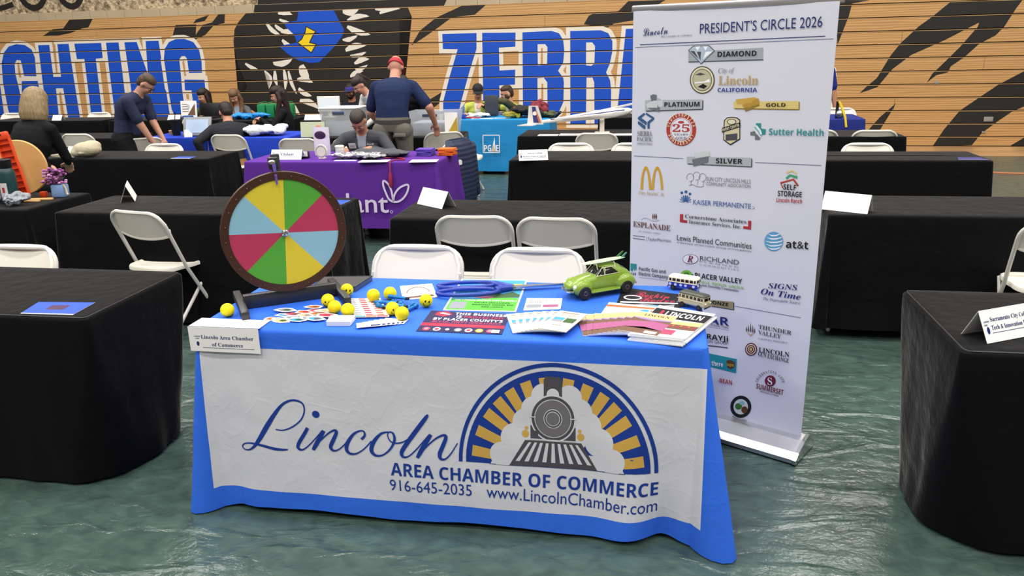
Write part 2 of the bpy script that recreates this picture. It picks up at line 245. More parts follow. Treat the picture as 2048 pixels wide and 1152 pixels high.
M_STRIPE=[
[(-6.98,2.15),(-6.96,2.11),(-6.94,2.07),(-6.92,2.04),(-6.89,2.01),(-6.85,1.99),(-6.81,1.97),(-6.76,1.96),(-6.7,1.95),(-6.7,1.95),(-6.73,1.98),(-6.76,2.01),(-6.8,2.04),(-6.83,2.06),(-6.86,2.09),(-6.89,2.12),(-6.92,2.15),(-6.95,2.18)],
[(-6.72,2.32),(-6.69,2.31),(-6.65,2.31),(-6.61,2.3),(-6.58,2.3),(-6.54,2.3),(-6.5,2.3),(-6.47,2.3),(-6.43,2.3),(-6.43,2.3),(-6.46,2.33),(-6.49,2.36),(-6.52,2.37),(-6.56,2.39),(-6.59,2.39),(-6.63,2.38),(-6.67,2.37),(-6.71,2.35)],
[(-6.71,2.22),(-6.69,2.2),(-6.67,2.19),(-6.64,2.18),(-6.62,2.17),(-6.59,2.16),(-6.56,2.16),(-6.53,2.17),(-6.5,2.18),(-6.5,2.18),(-6.52,2.19),(-6.55,2.2),(-6.57,2.21),(-6.6,2.21),(-6.62,2.22),(-6.65,2.23),(-6.67,2.24),(-6.7,2.24)],
[(-6.81,2.12),(-6.79,2.09),(-6.78,2.07),(-6.75,2.05),(-6.73,2.03),(-6.69,2.02),(-6.66,2.01),(-6.62,2.01),(-6.58,2.01),(-6.58,2.01),(-6.6,2.03),(-6.63,2.05),(-6.66,2.07),(-6.68,2.08),(-6.71,2.1),(-6.74,2.12),(-6.76,2.13),(-6.79,2.15)],
[(-6.7,2.0),(-6.66,1.99),(-6.62,1.98),(-6.58,1.98),(-6.54,1.97),(-6.5,1.96),(-6.46,1.95),(-6.42,1.95),(-6.38,1.94),(-6.38,1.94),(-6.41,1.98),(-6.44,2.01),(-6.48,2.04),(-6.51,2.05),(-6.55,2.06),(-6.6,2.06),(-6.64,2.05),(-6.69,2.04)],
[(-6.7,1.86),(-6.68,1.82),(-6.66,1.79),(-6.64,1.76),(-6.61,1.74),(-6.58,1.72),(-6.53,1.72),(-6.49,1.71),(-6.44,1.71),(-6.44,1.71),(-6.46,1.74),(-6.49,1.77),(-6.52,1.79),(-6.55,1.81),(-6.58,1.83),(-6.61,1.85),(-6.64,1.87),(-6.67,1.89)],
[(-5.45,2.3),(-5.4,2.27),(-5.36,2.26),(-5.32,2.25),(-5.28,2.25),(-5.24,2.27),(-5.21,2.29),(-5.17,2.32),(-5.14,2.36),(-5.14,2.36),(-5.18,2.37),(-5.22,2.36),(-5.26,2.36),(-5.3,2.36),(-5.33,2.36),(-5.37,2.36),(-5.41,2.35),(-5.45,2.35)],
[(-5.38,2.15),(-5.32,2.16),(-5.27,2.18),(-5.22,2.19),(-5.16,2.2),(-5.11,2.21),(-5.06,2.22),(-5.0,2.22),(-4.95,2.23),(-4.95,2.23),(-5.01,2.26),(-5.07,2.27),(-5.12,2.28),(-5.18,2.28),(-5.23,2.27),(-5.28,2.25),(-5.33,2.22),(-5.38,2.19)],
[(-5.4,2.05),(-5.35,2.01),(-5.31,1.97),(-5.26,1.95),(-5.2,1.93),(-5.14,1.91),(-5.08,1.91),(-5.02,1.91),(-4.95,1.92),(-4.95,1.92),(-5.0,1.95),(-5.05,1.97),(-5.1,2.0),(-5.16,2.02),(-5.21,2.04),(-5.27,2.06),(-5.32,2.08),(-5.38,2.09)],
[(-4.83,2.33),(-4.78,2.32),(-4.73,2.31),(-4.68,2.31),(-4.64,2.32),(-4.6,2.34),(-4.56,2.37),(-4.53,2.4),(-4.49,2.44),(-4.49,2.44),(-4.54,2.43),(-4.58,2.42),(-4.62,2.41),(-4.66,2.4),(-4.71,2.39),(-4.75,2.39),(-4.79,2.38),(-4.84,2.37)],
[(-4.75,2.26),(-4.7,2.27),(-4.65,2.28),(-4.61,2.29),(-4.56,2.3),(-4.51,2.31),(-4.46,2.32),(-4.41,2.33),(-4.36,2.34),(-4.36,2.34),(-4.42,2.36),(-4.47,2.37),(-4.52,2.37),(-4.57,2.37),(-4.62,2.36),(-4.66,2.34),(-4.71,2.32),(-4.76,2.29)],
[(-5.49,1.83),(-5.45,1.82),(-5.41,1.81),(-5.37,1.81),(-5.33,1.82),(-5.3,1.84),(-5.26,1.86),(-5.23,1.88),(-5.2,1.92),(-5.2,1.92),(-5.24,1.91),(-5.28,1.91),(-5.31,1.9),(-5.35,1.89),(-5.39,1.89),(-5.42,1.88),(-5.46,1.87),(-5.5,1.86)],
[(-5.45,1.64),(-5.4,1.65),(-5.35,1.66),(-5.3,1.67),(-5.25,1.68),(-5.2,1.69),(-5.15,1.71),(-5.1,1.72),(-5.05,1.74),(-5.05,1.74),(-5.1,1.76),(-5.16,1.78),(-5.21,1.79),(-5.26,1.79),(-5.31,1.78),(-5.36,1.76),(-5.41,1.73),(-5.46,1.69)],
[(-5.37,1.55),(-5.33,1.54),(-5.29,1.54),(-5.24,1.54),(-5.2,1.54),(-5.16,1.56),(-5.13,1.58),(-5.09,1.6),(-5.06,1.63),(-5.06,1.63),(-5.1,1.63),(-5.14,1.62),(-5.18,1.61),(-5.22,1.61),(-5.26,1.6),(-5.3,1.59),(-5.34,1.59),(-5.38,1.58)],
[(-5.3,1.42),(-5.26,1.42),(-5.22,1.43),(-5.19,1.44),(-5.15,1.45),(-5.12,1.47),(-5.08,1.48),(-5.04,1.49),(-5.01,1.51),(-5.01,1.51),(-5.05,1.52),(-5.09,1.54),(-5.13,1.54),(-5.17,1.54),(-5.21,1.53),(-5.24,1.51),(-5.27,1.48),(-5.31,1.45)],
[(-5.29,1.32),(-5.26,1.31),(-5.22,1.31),(-5.19,1.31),(-5.16,1.32),(-5.13,1.33),(-5.1,1.35),(-5.07,1.38),(-5.05,1.41),(-5.05,1.41),(-5.08,1.4),(-5.11,1.39),(-5.14,1.39),(-5.17,1.38),(-5.21,1.37),(-5.24,1.36),(-5.27,1.36),(-5.3,1.35)],
[(-5.4,1.19),(-5.37,1.2),(-5.33,1.21),(-5.3,1.23),(-5.27,1.24),(-5.24,1.26),(-5.2,1.27),(-5.17,1.29),(-5.14,1.3),(-5.14,1.3),(-5.18,1.32),(-5.22,1.32),(-5.26,1.32),(-5.3,1.31),(-5.33,1.3),(-5.36,1.28),(-5.39,1.25),(-5.41,1.22)],
[(-6.91,1.44),(-6.86,1.42),(-6.8,1.41),(-6.75,1.4),(-6.7,1.41),(-6.65,1.43),(-6.61,1.45),(-6.56,1.49),(-6.52,1.54),(-6.52,1.54),(-6.57,1.53),(-6.62,1.52),(-6.67,1.52),(-6.71,1.51),(-6.77,1.5),(-6.82,1.5),(-6.87,1.49),(-6.92,1.49)],
[(-6.92,1.33),(-6.93,1.29),(-6.94,1.25),(-6.95,1.21),(-6.95,1.18),(-6.94,1.14),(-6.92,1.11),(-6.9,1.07),(-6.87,1.04),(-6.87,1.04),(-6.87,1.08),(-6.87,1.11),(-6.87,1.15),(-6.87,1.19),(-6.87,1.22),(-6.87,1.26),(-6.88,1.3),(-6.88,1.33)],
[(-6.73,1.35),(-6.73,1.31),(-6.74,1.26),(-6.74,1.21),(-6.74,1.16),(-6.74,1.11),(-6.74,1.06),(-6.74,1.01),(-6.73,0.96),(-6.73,0.96),(-6.71,1.01),(-6.69,1.06),(-6.67,1.11),(-6.66,1.16),(-6.66,1.21),(-6.67,1.26),(-6.68,1.31),(-6.7,1.36)],
[(-6.64,1.32),(-6.64,1.27),(-6.64,1.21),(-6.63,1.15),(-6.62,1.1),(-6.6,1.05),(-6.57,1.0),(-6.54,0.95),(-6.5,0.9),(-6.5,0.9),(-6.51,0.96),(-6.52,1.01),(-6.54,1.06),(-6.56,1.12),(-6.57,1.17),(-6.58,1.23),(-6.6,1.28),(-6.61,1.33)],
[(-6.39,1.41),(-6.41,1.37),(-6.41,1.32),(-6.41,1.29),(-6.4,1.25),(-6.37,1.22),(-6.34,1.2),(-6.29,1.18),(-6.23,1.16),(-6.23,1.16),(-6.22,1.21),(-6.22,1.25),(-6.23,1.28),(-6.24,1.32),(-6.25,1.35),(-6.27,1.38),(-6.29,1.41),(-6.31,1.44)],
[(-6.47,1.15),(-6.43,1.14),(-6.39,1.13),(-6.35,1.13),(-6.31,1.12),(-6.27,1.12),(-6.23,1.11),(-6.19,1.11),(-6.15,1.11),(-6.15,1.11),(-6.18,1.15),(-6.21,1.18),(-6.25,1.2),(-6.28,1.22),(-6.32,1.22),(-6.37,1.22),(-6.41,1.21),(-6.46,1.19)],
[(-6.47,0.99),(-6.45,0.95),(-6.43,0.92),(-6.4,0.9),(-6.37,0.88),(-6.34,0.87),(-6.3,0.86),(-6.25,0.86),(-6.2,0.87),(-6.2,0.87),(-6.23,0.9),(-6.26,0.92),(-6.29,0.94),(-6.32,0.96),(-6.35,0.97),(-6.38,0.99),(-6.41,1.01),(-6.44,1.03)],
[(-6.46,0.77),(-6.42,0.75),(-6.37,0.74),(-6.32,0.72),(-6.27,0.7),(-6.22,0.69),(-6.17,0.67),(-6.13,0.65),(-6.08,0.63),(-6.08,0.63),(-6.1,0.69),(-6.13,0.73),(-6.17,0.77),(-6.21,0.8),(-6.26,0.82),(-6.31,0.82),(-6.37,0.82),(-6.44,0.82)],
[(-6.63,0.73),(-6.64,0.69),(-6.64,0.66),(-6.63,0.62),(-6.62,0.59),(-6.6,0.57),(-6.56,0.55),(-6.53,0.54),(-6.48,0.53),(-6.48,0.53),(-6.48,0.56),(-6.5,0.59),(-6.51,0.62),(-6.52,0.64),(-6.53,0.67),(-6.55,0.7),(-6.57,0.73),(-6.58,0.75)],
[(-6.62,0.43),(-6.62,0.4),(-6.61,0.38),(-6.6,0.37),(-6.59,0.36),(-6.57,0.36),(-6.55,0.36),(-6.52,0.37),(-6.49,0.39),(-6.49,0.39),(-6.5,0.41),(-6.51,0.42),(-6.52,0.43),(-6.53,0.44),(-6.55,0.45),(-6.56,0.46),(-6.58,0.46),(-6.6,0.46)],
[(-7.12,1.33),(-7.09,1.3),(-7.05,1.26),(-7.03,1.23),(-7.02,1.19),(-7.02,1.15),(-7.02,1.1),(-7.04,1.06),(-7.06,1.01),(-7.06,1.01),(-7.02,1.06),(-6.99,1.11),(-6.97,1.16),(-6.97,1.2),(-6.98,1.24),(-7.01,1.27),(-7.05,1.31),(-7.1,1.34)],
[(-7.5,1.46),(-7.47,1.43),(-7.45,1.41),(-7.42,1.39),(-7.39,1.37),(-7.35,1.36),(-7.31,1.36),(-7.27,1.36),(-7.23,1.36),(-7.23,1.36),(-7.26,1.38),(-7.29,1.4),(-7.32,1.41),(-7.35,1.43),(-7.38,1.44),(-7.42,1.46),(-7.45,1.47),(-7.48,1.49)],
]
B_TEXT=[
('Lincoln', 'sc', 'navy', -0.3764, 1.7188, 0.1155, 0.0296, 0.059),
('AREA CHAMBER OF COMMERCE', 'reg', 'navy', -0.2931, 1.7114, 0.1411, 0.0053, 0.018),
("PRESIDENT'S CIRCLE 2026", 'reg', 'navy', -0.1174, 1.7219, 0.4878, 0.0373, 0.023),
('DIAMOND', 'sb', 'black', -0.0362, 1.631, 0.1617, 0.0195, 0.016),
('City of', 'it', 'gray', -0.0298, 1.5677, 0.0686, 0.0188, 0.04),
('Lincoln', 'se', 'tan', -0.0272, 1.5219, 0.1662, 0.0343, 0.017),
('CALIFORNIA', 'sb', 'blue', -0.0291, 1.4937, 0.1657, 0.0157, 0.016),
('PLATINUM', 'sb', 'black', -0.2671, 1.4283, 0.1616, 0.0188, 0.037),
('GOLD', 'sb', 'black', 0.1771, 1.4404, 0.0775, 0.0138, 0.034),
('SIERRA', 'se', 'gray', -0.3948, 1.2999, 0.0715, 0.0209, 0.033),
('PACIFIC', 'se', 'gray', -0.3962, 1.2774, 0.077, 0.0175, 0.023),
('INDUSTRIES', 'reg', 'gray', -0.3945, 1.2616, 0.0724, 0.0088, 0.024),
('25', 'se', 'red', -0.2255, 1.3253, 0.0791, 0.0303, 0.032),
('YEARS', 'se', 'gray', -0.2185, 1.3102, 0.066, 0.0073, 0.049),
('GOLD', 'se', 'gray', -0.2096, 1.293, 0.0503, 0.0113, 0.052),
('O', 'sb', 'cream', -0.2414, 1.3436, 0.0078, 0.0162, 1.316),
('L', 'sb', 'cream', -0.2379, 1.3562, 0.0079, 0.0162, 1.058),
('D', 'sb', 'cream', -0.2314, 1.3676, 0.0081, 0.0162, 0.812),
('T', 'sb', 'cream', -0.2224, 1.3771, 0.0083, 0.0162, 0.579),
('O', 'sb', 'cream', -0.2115, 1.3843, 0.0084, 0.0162, 0.356),
('W', 'sb', 'cream', -0.1991, 1.3886, 0.0085, 0.0162, 0.141),
('N', 'sb', 'cream', -0.1861, 1.39, 0.0085, 0.0162, -0.072),
('P', 'sb', 'cream', -0.1731, 1.3883, 0.0084, 0.0162, -0.287),
('I', 'sb', 'cream', -0.1609, 1.3836, 0.0082, 0.0162, -0.508),
('Z', 'sb', 'cream', -0.1502, 1.3763, 0.008, 0.0162, -0.739),
('Z', 'sb', 'cream', -0.1414, 1.3667, 0.0078, 0.0162, -0.982),
('A', 'sb', 'cream', -0.1352, 1.3554, 0.0076, 0.0162, -1.237),
('A', 'sb', 'cream', -0.2461, 1.3089, 0.0079, 0.0162, -1.048),
('N', 'sb', 'cream', -0.2387, 1.2962, 0.0081, 0.0162, -0.807),
('N', 'sb', 'cream', -0.2285, 1.2856, 0.0083, 0.0162, -0.578),
('I', 'sb', 'cream', -0.2161, 1.2776, 0.0084, 0.0162, -0.36),
('V', 'sb', 'cream', -0.2022, 1.2726, 0.0086, 0.0162, -0.149),
('E', 'sb', 'cream', -0.1876, 1.2709, 0.0086, 0.0162, 0.056),
('R', 'sb', 'cream', -0.173, 1.2725, 0.0085, 0.0162, 0.261),
('S', 'sb', 'cream', -0.1591, 1.2773, 0.0084, 0.0162, 0.469),
('A', 'sb', 'cream', -0.1466, 1.2851, 0.0082, 0.0162, 0.684),
('R', 'sb', 'cream', -0.1363, 1.2954, 0.008, 0.0162, 0.909),
('Y', 'sb', 'cream', -0.1285, 1.3077, 0.0078, 0.0162, 1.144),
('EVENT CENTER', 'sb', 'cream', 0.0026, 1.3368, 0.0743, 0.0109, 0.331),
('Sutter Health', 'sb', 'teal', 0.1958, 1.3326, 0.2132, 0.0247, 0.029),
('SILVER', 'sb', 'black', -0.0221, 1.2053, 0.116, 0.0199, 0.042),
("i'm lovin' it", 'reg', 'tan', -0.3832, 1.0403, 0.1249, 0.0157, 0.027),
('SUN CITY LINCOLN HILLS', 'reg', 'gray', -0.0604, 1.1283, 0.1937, 0.0168, 0.021),
('COMMUNITY ASSOCIATION', 'reg', 'gray', -0.0606, 1.1088, 0.194, 0.014, 0.028),
('KAISER PERMANENTE', 'reg', 'kblue', -0.1167, 1.0217, 0.258, 0.0206, 0.029),
('SELF', 'sb', 'black', 0.2693, 1.121, 0.051, 0.0213, 0.028),
('STORAGE', 'sb', 'black', 0.249, 1.0931, 0.0957, 0.0214, 0.04),
('Lincoln Ranch', 'sb', 'red2', 0.2454, 1.0687, 0.1024, 0.0161, 0.043),
('ESPLANADE', 'se', 'brown', -0.4093, 0.8887, 0.1878, 0.0247, 0.01),
('AT TURKEY CREEK', 'reg', 'gray', -0.3821, 0.8675, 0.1133, 0.0056, 0.016),
('TaylorMorrison', 'reg', 'grayd', -0.3325, 0.8337, 0.1157, 0.0136, 0.052),
('Cornerstone Associates', 'se', 'grayd', -0.1526, 0.9574, 0.2779, 0.0163, 0.028),
('Insurance Services, Inc.', 'se', 'grayd', -0.1337, 0.9363, 0.2377, 0.0157, 0.022),
('Lewis Planned Communities', 'reg', 'black', -0.1871, 0.8535, 0.3414, 0.0248, 0.022),
('A Member of the Lewis Group of Companies', 'sb', 'gray', -0.1879, 0.8411, 0.3431, 0.0054, 0.021),
('R', 'bi', 'maroon', -0.1336, 0.7617, 0.0272, 0.0304, 0.015),
('RICHLAND', 'reg', 'grayd', -0.0733, 0.778, 0.1777, 0.0202, 0.039),
('P L A N N E D', 'reg', 'gray', -0.0748, 0.7705, 0.1788, 0.0054, 0.005),
('C O M M U N I T I E S', 'reg', 'gray', -0.0741, 0.7554, 0.1789, 0.0066, 0.017),
('at&t', 'sb', 'black', 0.2979, 0.8855, 0.0896, 0.0318, 0.076),
('Pacific Gas and', 'sb', 'grayd', -0.3738, 0.6864, 0.1364, 0.0159, 0.045),
('Electric Company', 'sb', 'grayd', -0.3746, 0.6629, 0.1502, 0.016, 0.043),
('PLACER VALLEY', 'sb', 'black', -0.0937, 0.6964, 0.217, 0.0229, 0.034),
('ROSEVILLE · ROCKLIN · LINCOLN', 'sb', 'green', -0.0992, 0.6757, 0.2298, 0.0109, 0.024),
('Tourism Enriching Communities', 'bi', 'black', -0.0824, 0.6624, 0.193, 0.0109, 0.02),
('SIGNS', 'bi', 'navyb', 0.2373, 0.7049, 0.1219, 0.0217, 0.096),
('On Time', 'bi', 'navyb', 0.2077, 0.6739, 0.1661, 0.0253, 0.025),
('The Dependable Source', 'it', 'navyb', 0.2181, 0.6503, 0.1559, 0.0116, 0.056),
('BRONZE', 'sb', 'black', -0.0415, 0.5896, 0.1097, 0.0153, 0.034),
('AR', 'sb', 'navyb', -0.0163, 0.4973, 0.093, 0.0371, 0.088),
('Association of REALTORS', 'reg', 'grayd', -0.0805, 0.4874, 0.1559, 0.0088, 0.027),
('RAYJi', 'sb', 'black', -0.0221, 0.4243, 0.1001, 0.0238, 0.084),
('DESIGN GROUP', 'reg', 'grayd', -0.0568, 0.4039, 0.136, 0.0139, 0.102),
('there', 'sb', 'white', 0.0068, 0.3046, 0.055, 0.0217, 0.075),
('ups', 'sb', 'gold', 0.0792, 0.32, 0.0319, 0.0138, 0.079),
('-BEAN', 'sb', 'red2', 0.0417, 0.2312, 0.0666, 0.0205, 0.061),
('THUNDER', 'se', 'grayd', 0.2085, 0.5198, 0.1404, 0.0177, 0.009),
('VALLEY', 'se', 'grayd', 0.2084, 0.4948, 0.0988, 0.0178, 0.012),
('CASINO RESORT', 'reg', 'gray', 0.2099, 0.4732, 0.126, 0.0072, 0.045),
('LINCOLN', 'se', 'black', 0.2169, 0.4157, 0.1315, 0.0216, 0.044),
('GUN EXCHANGE', 'se', 'black', 0.2151, 0.398, 0.1329, 0.0186, -0.015),
('S', 'se', 'white', 0.267, 0.2774, 0.02, 0.0319, 0.131),
('C', 'sb', 'gray', 0.2234, 0.2764, 0.0062, 0.0114, 1.398),
('E', 'sb', 'gray', 0.2256, 0.2862, 0.0063, 0.0114, 1.246),
('L', 'sb', 'gray', 0.2293, 0.2957, 0.0064, 0.0114, 1.098),
('E', 'sb', 'gray', 0.2344, 0.3047, 0.0064, 0.0114, 0.952),
('B', 'sb', 'gray', 0.2409, 0.3129, 0.0063, 0.0114, 0.804),
('R', 'sb', 'gray', 0.2484, 0.32, 0.0062, 0.0114, 0.653),
('A', 'sb', 'gray', 0.2567, 0.3259, 0.006, 0.0114, 0.495),
('T', 'sb', 'gray', 0.2656, 0.3302, 0.0058, 0.0114, 0.329),
('I', 'sb', 'gray', 0.2749, 0.333, 0.0056, 0.0114, 0.152),
('N', 'sb', 'gray', 0.2841, 0.3342, 0.0054, 0.0114, -0.036),
('G', 'sb', 'gray', 0.2932, 0.3336, 0.0053, 0.0114, -0.234),
(' ', 'sb', 'gray', 0.3017, 0.3315, 0.0052, 0.0114, -0.439),
('L', 'sb', 'gray', 0.3094, 0.3277, 0.0052, 0.0114, -0.646),
('I', 'sb', 'gray', 0.3161, 0.3225, 0.0053, 0.0114, -0.85),
('F', 'sb', 'gray', 0.3217, 0.3159, 0.0054, 0.0114, -1.048),
('E', 'sb', 'gray', 0.3259, 0.3082, 0.0056, 0.0114, -1.234),
('SUMMERSET', 'sb', 'maroon', 0.2176, 0.2476, 0.119, 0.0234, -0.006),
('SENIOR LIVING', 'reg', 'maroon', 0.2354, 0.2351, 0.0819, 0.008, -0.011),
('Placer County', 'se', 'black', 0.1188, 0.0797, 0.069, 0.0091, 0.013),
('Board of Supervisors', 'se', 'black', 0.104, 0.0621, 0.1034, 0.0085, 0.062),
]
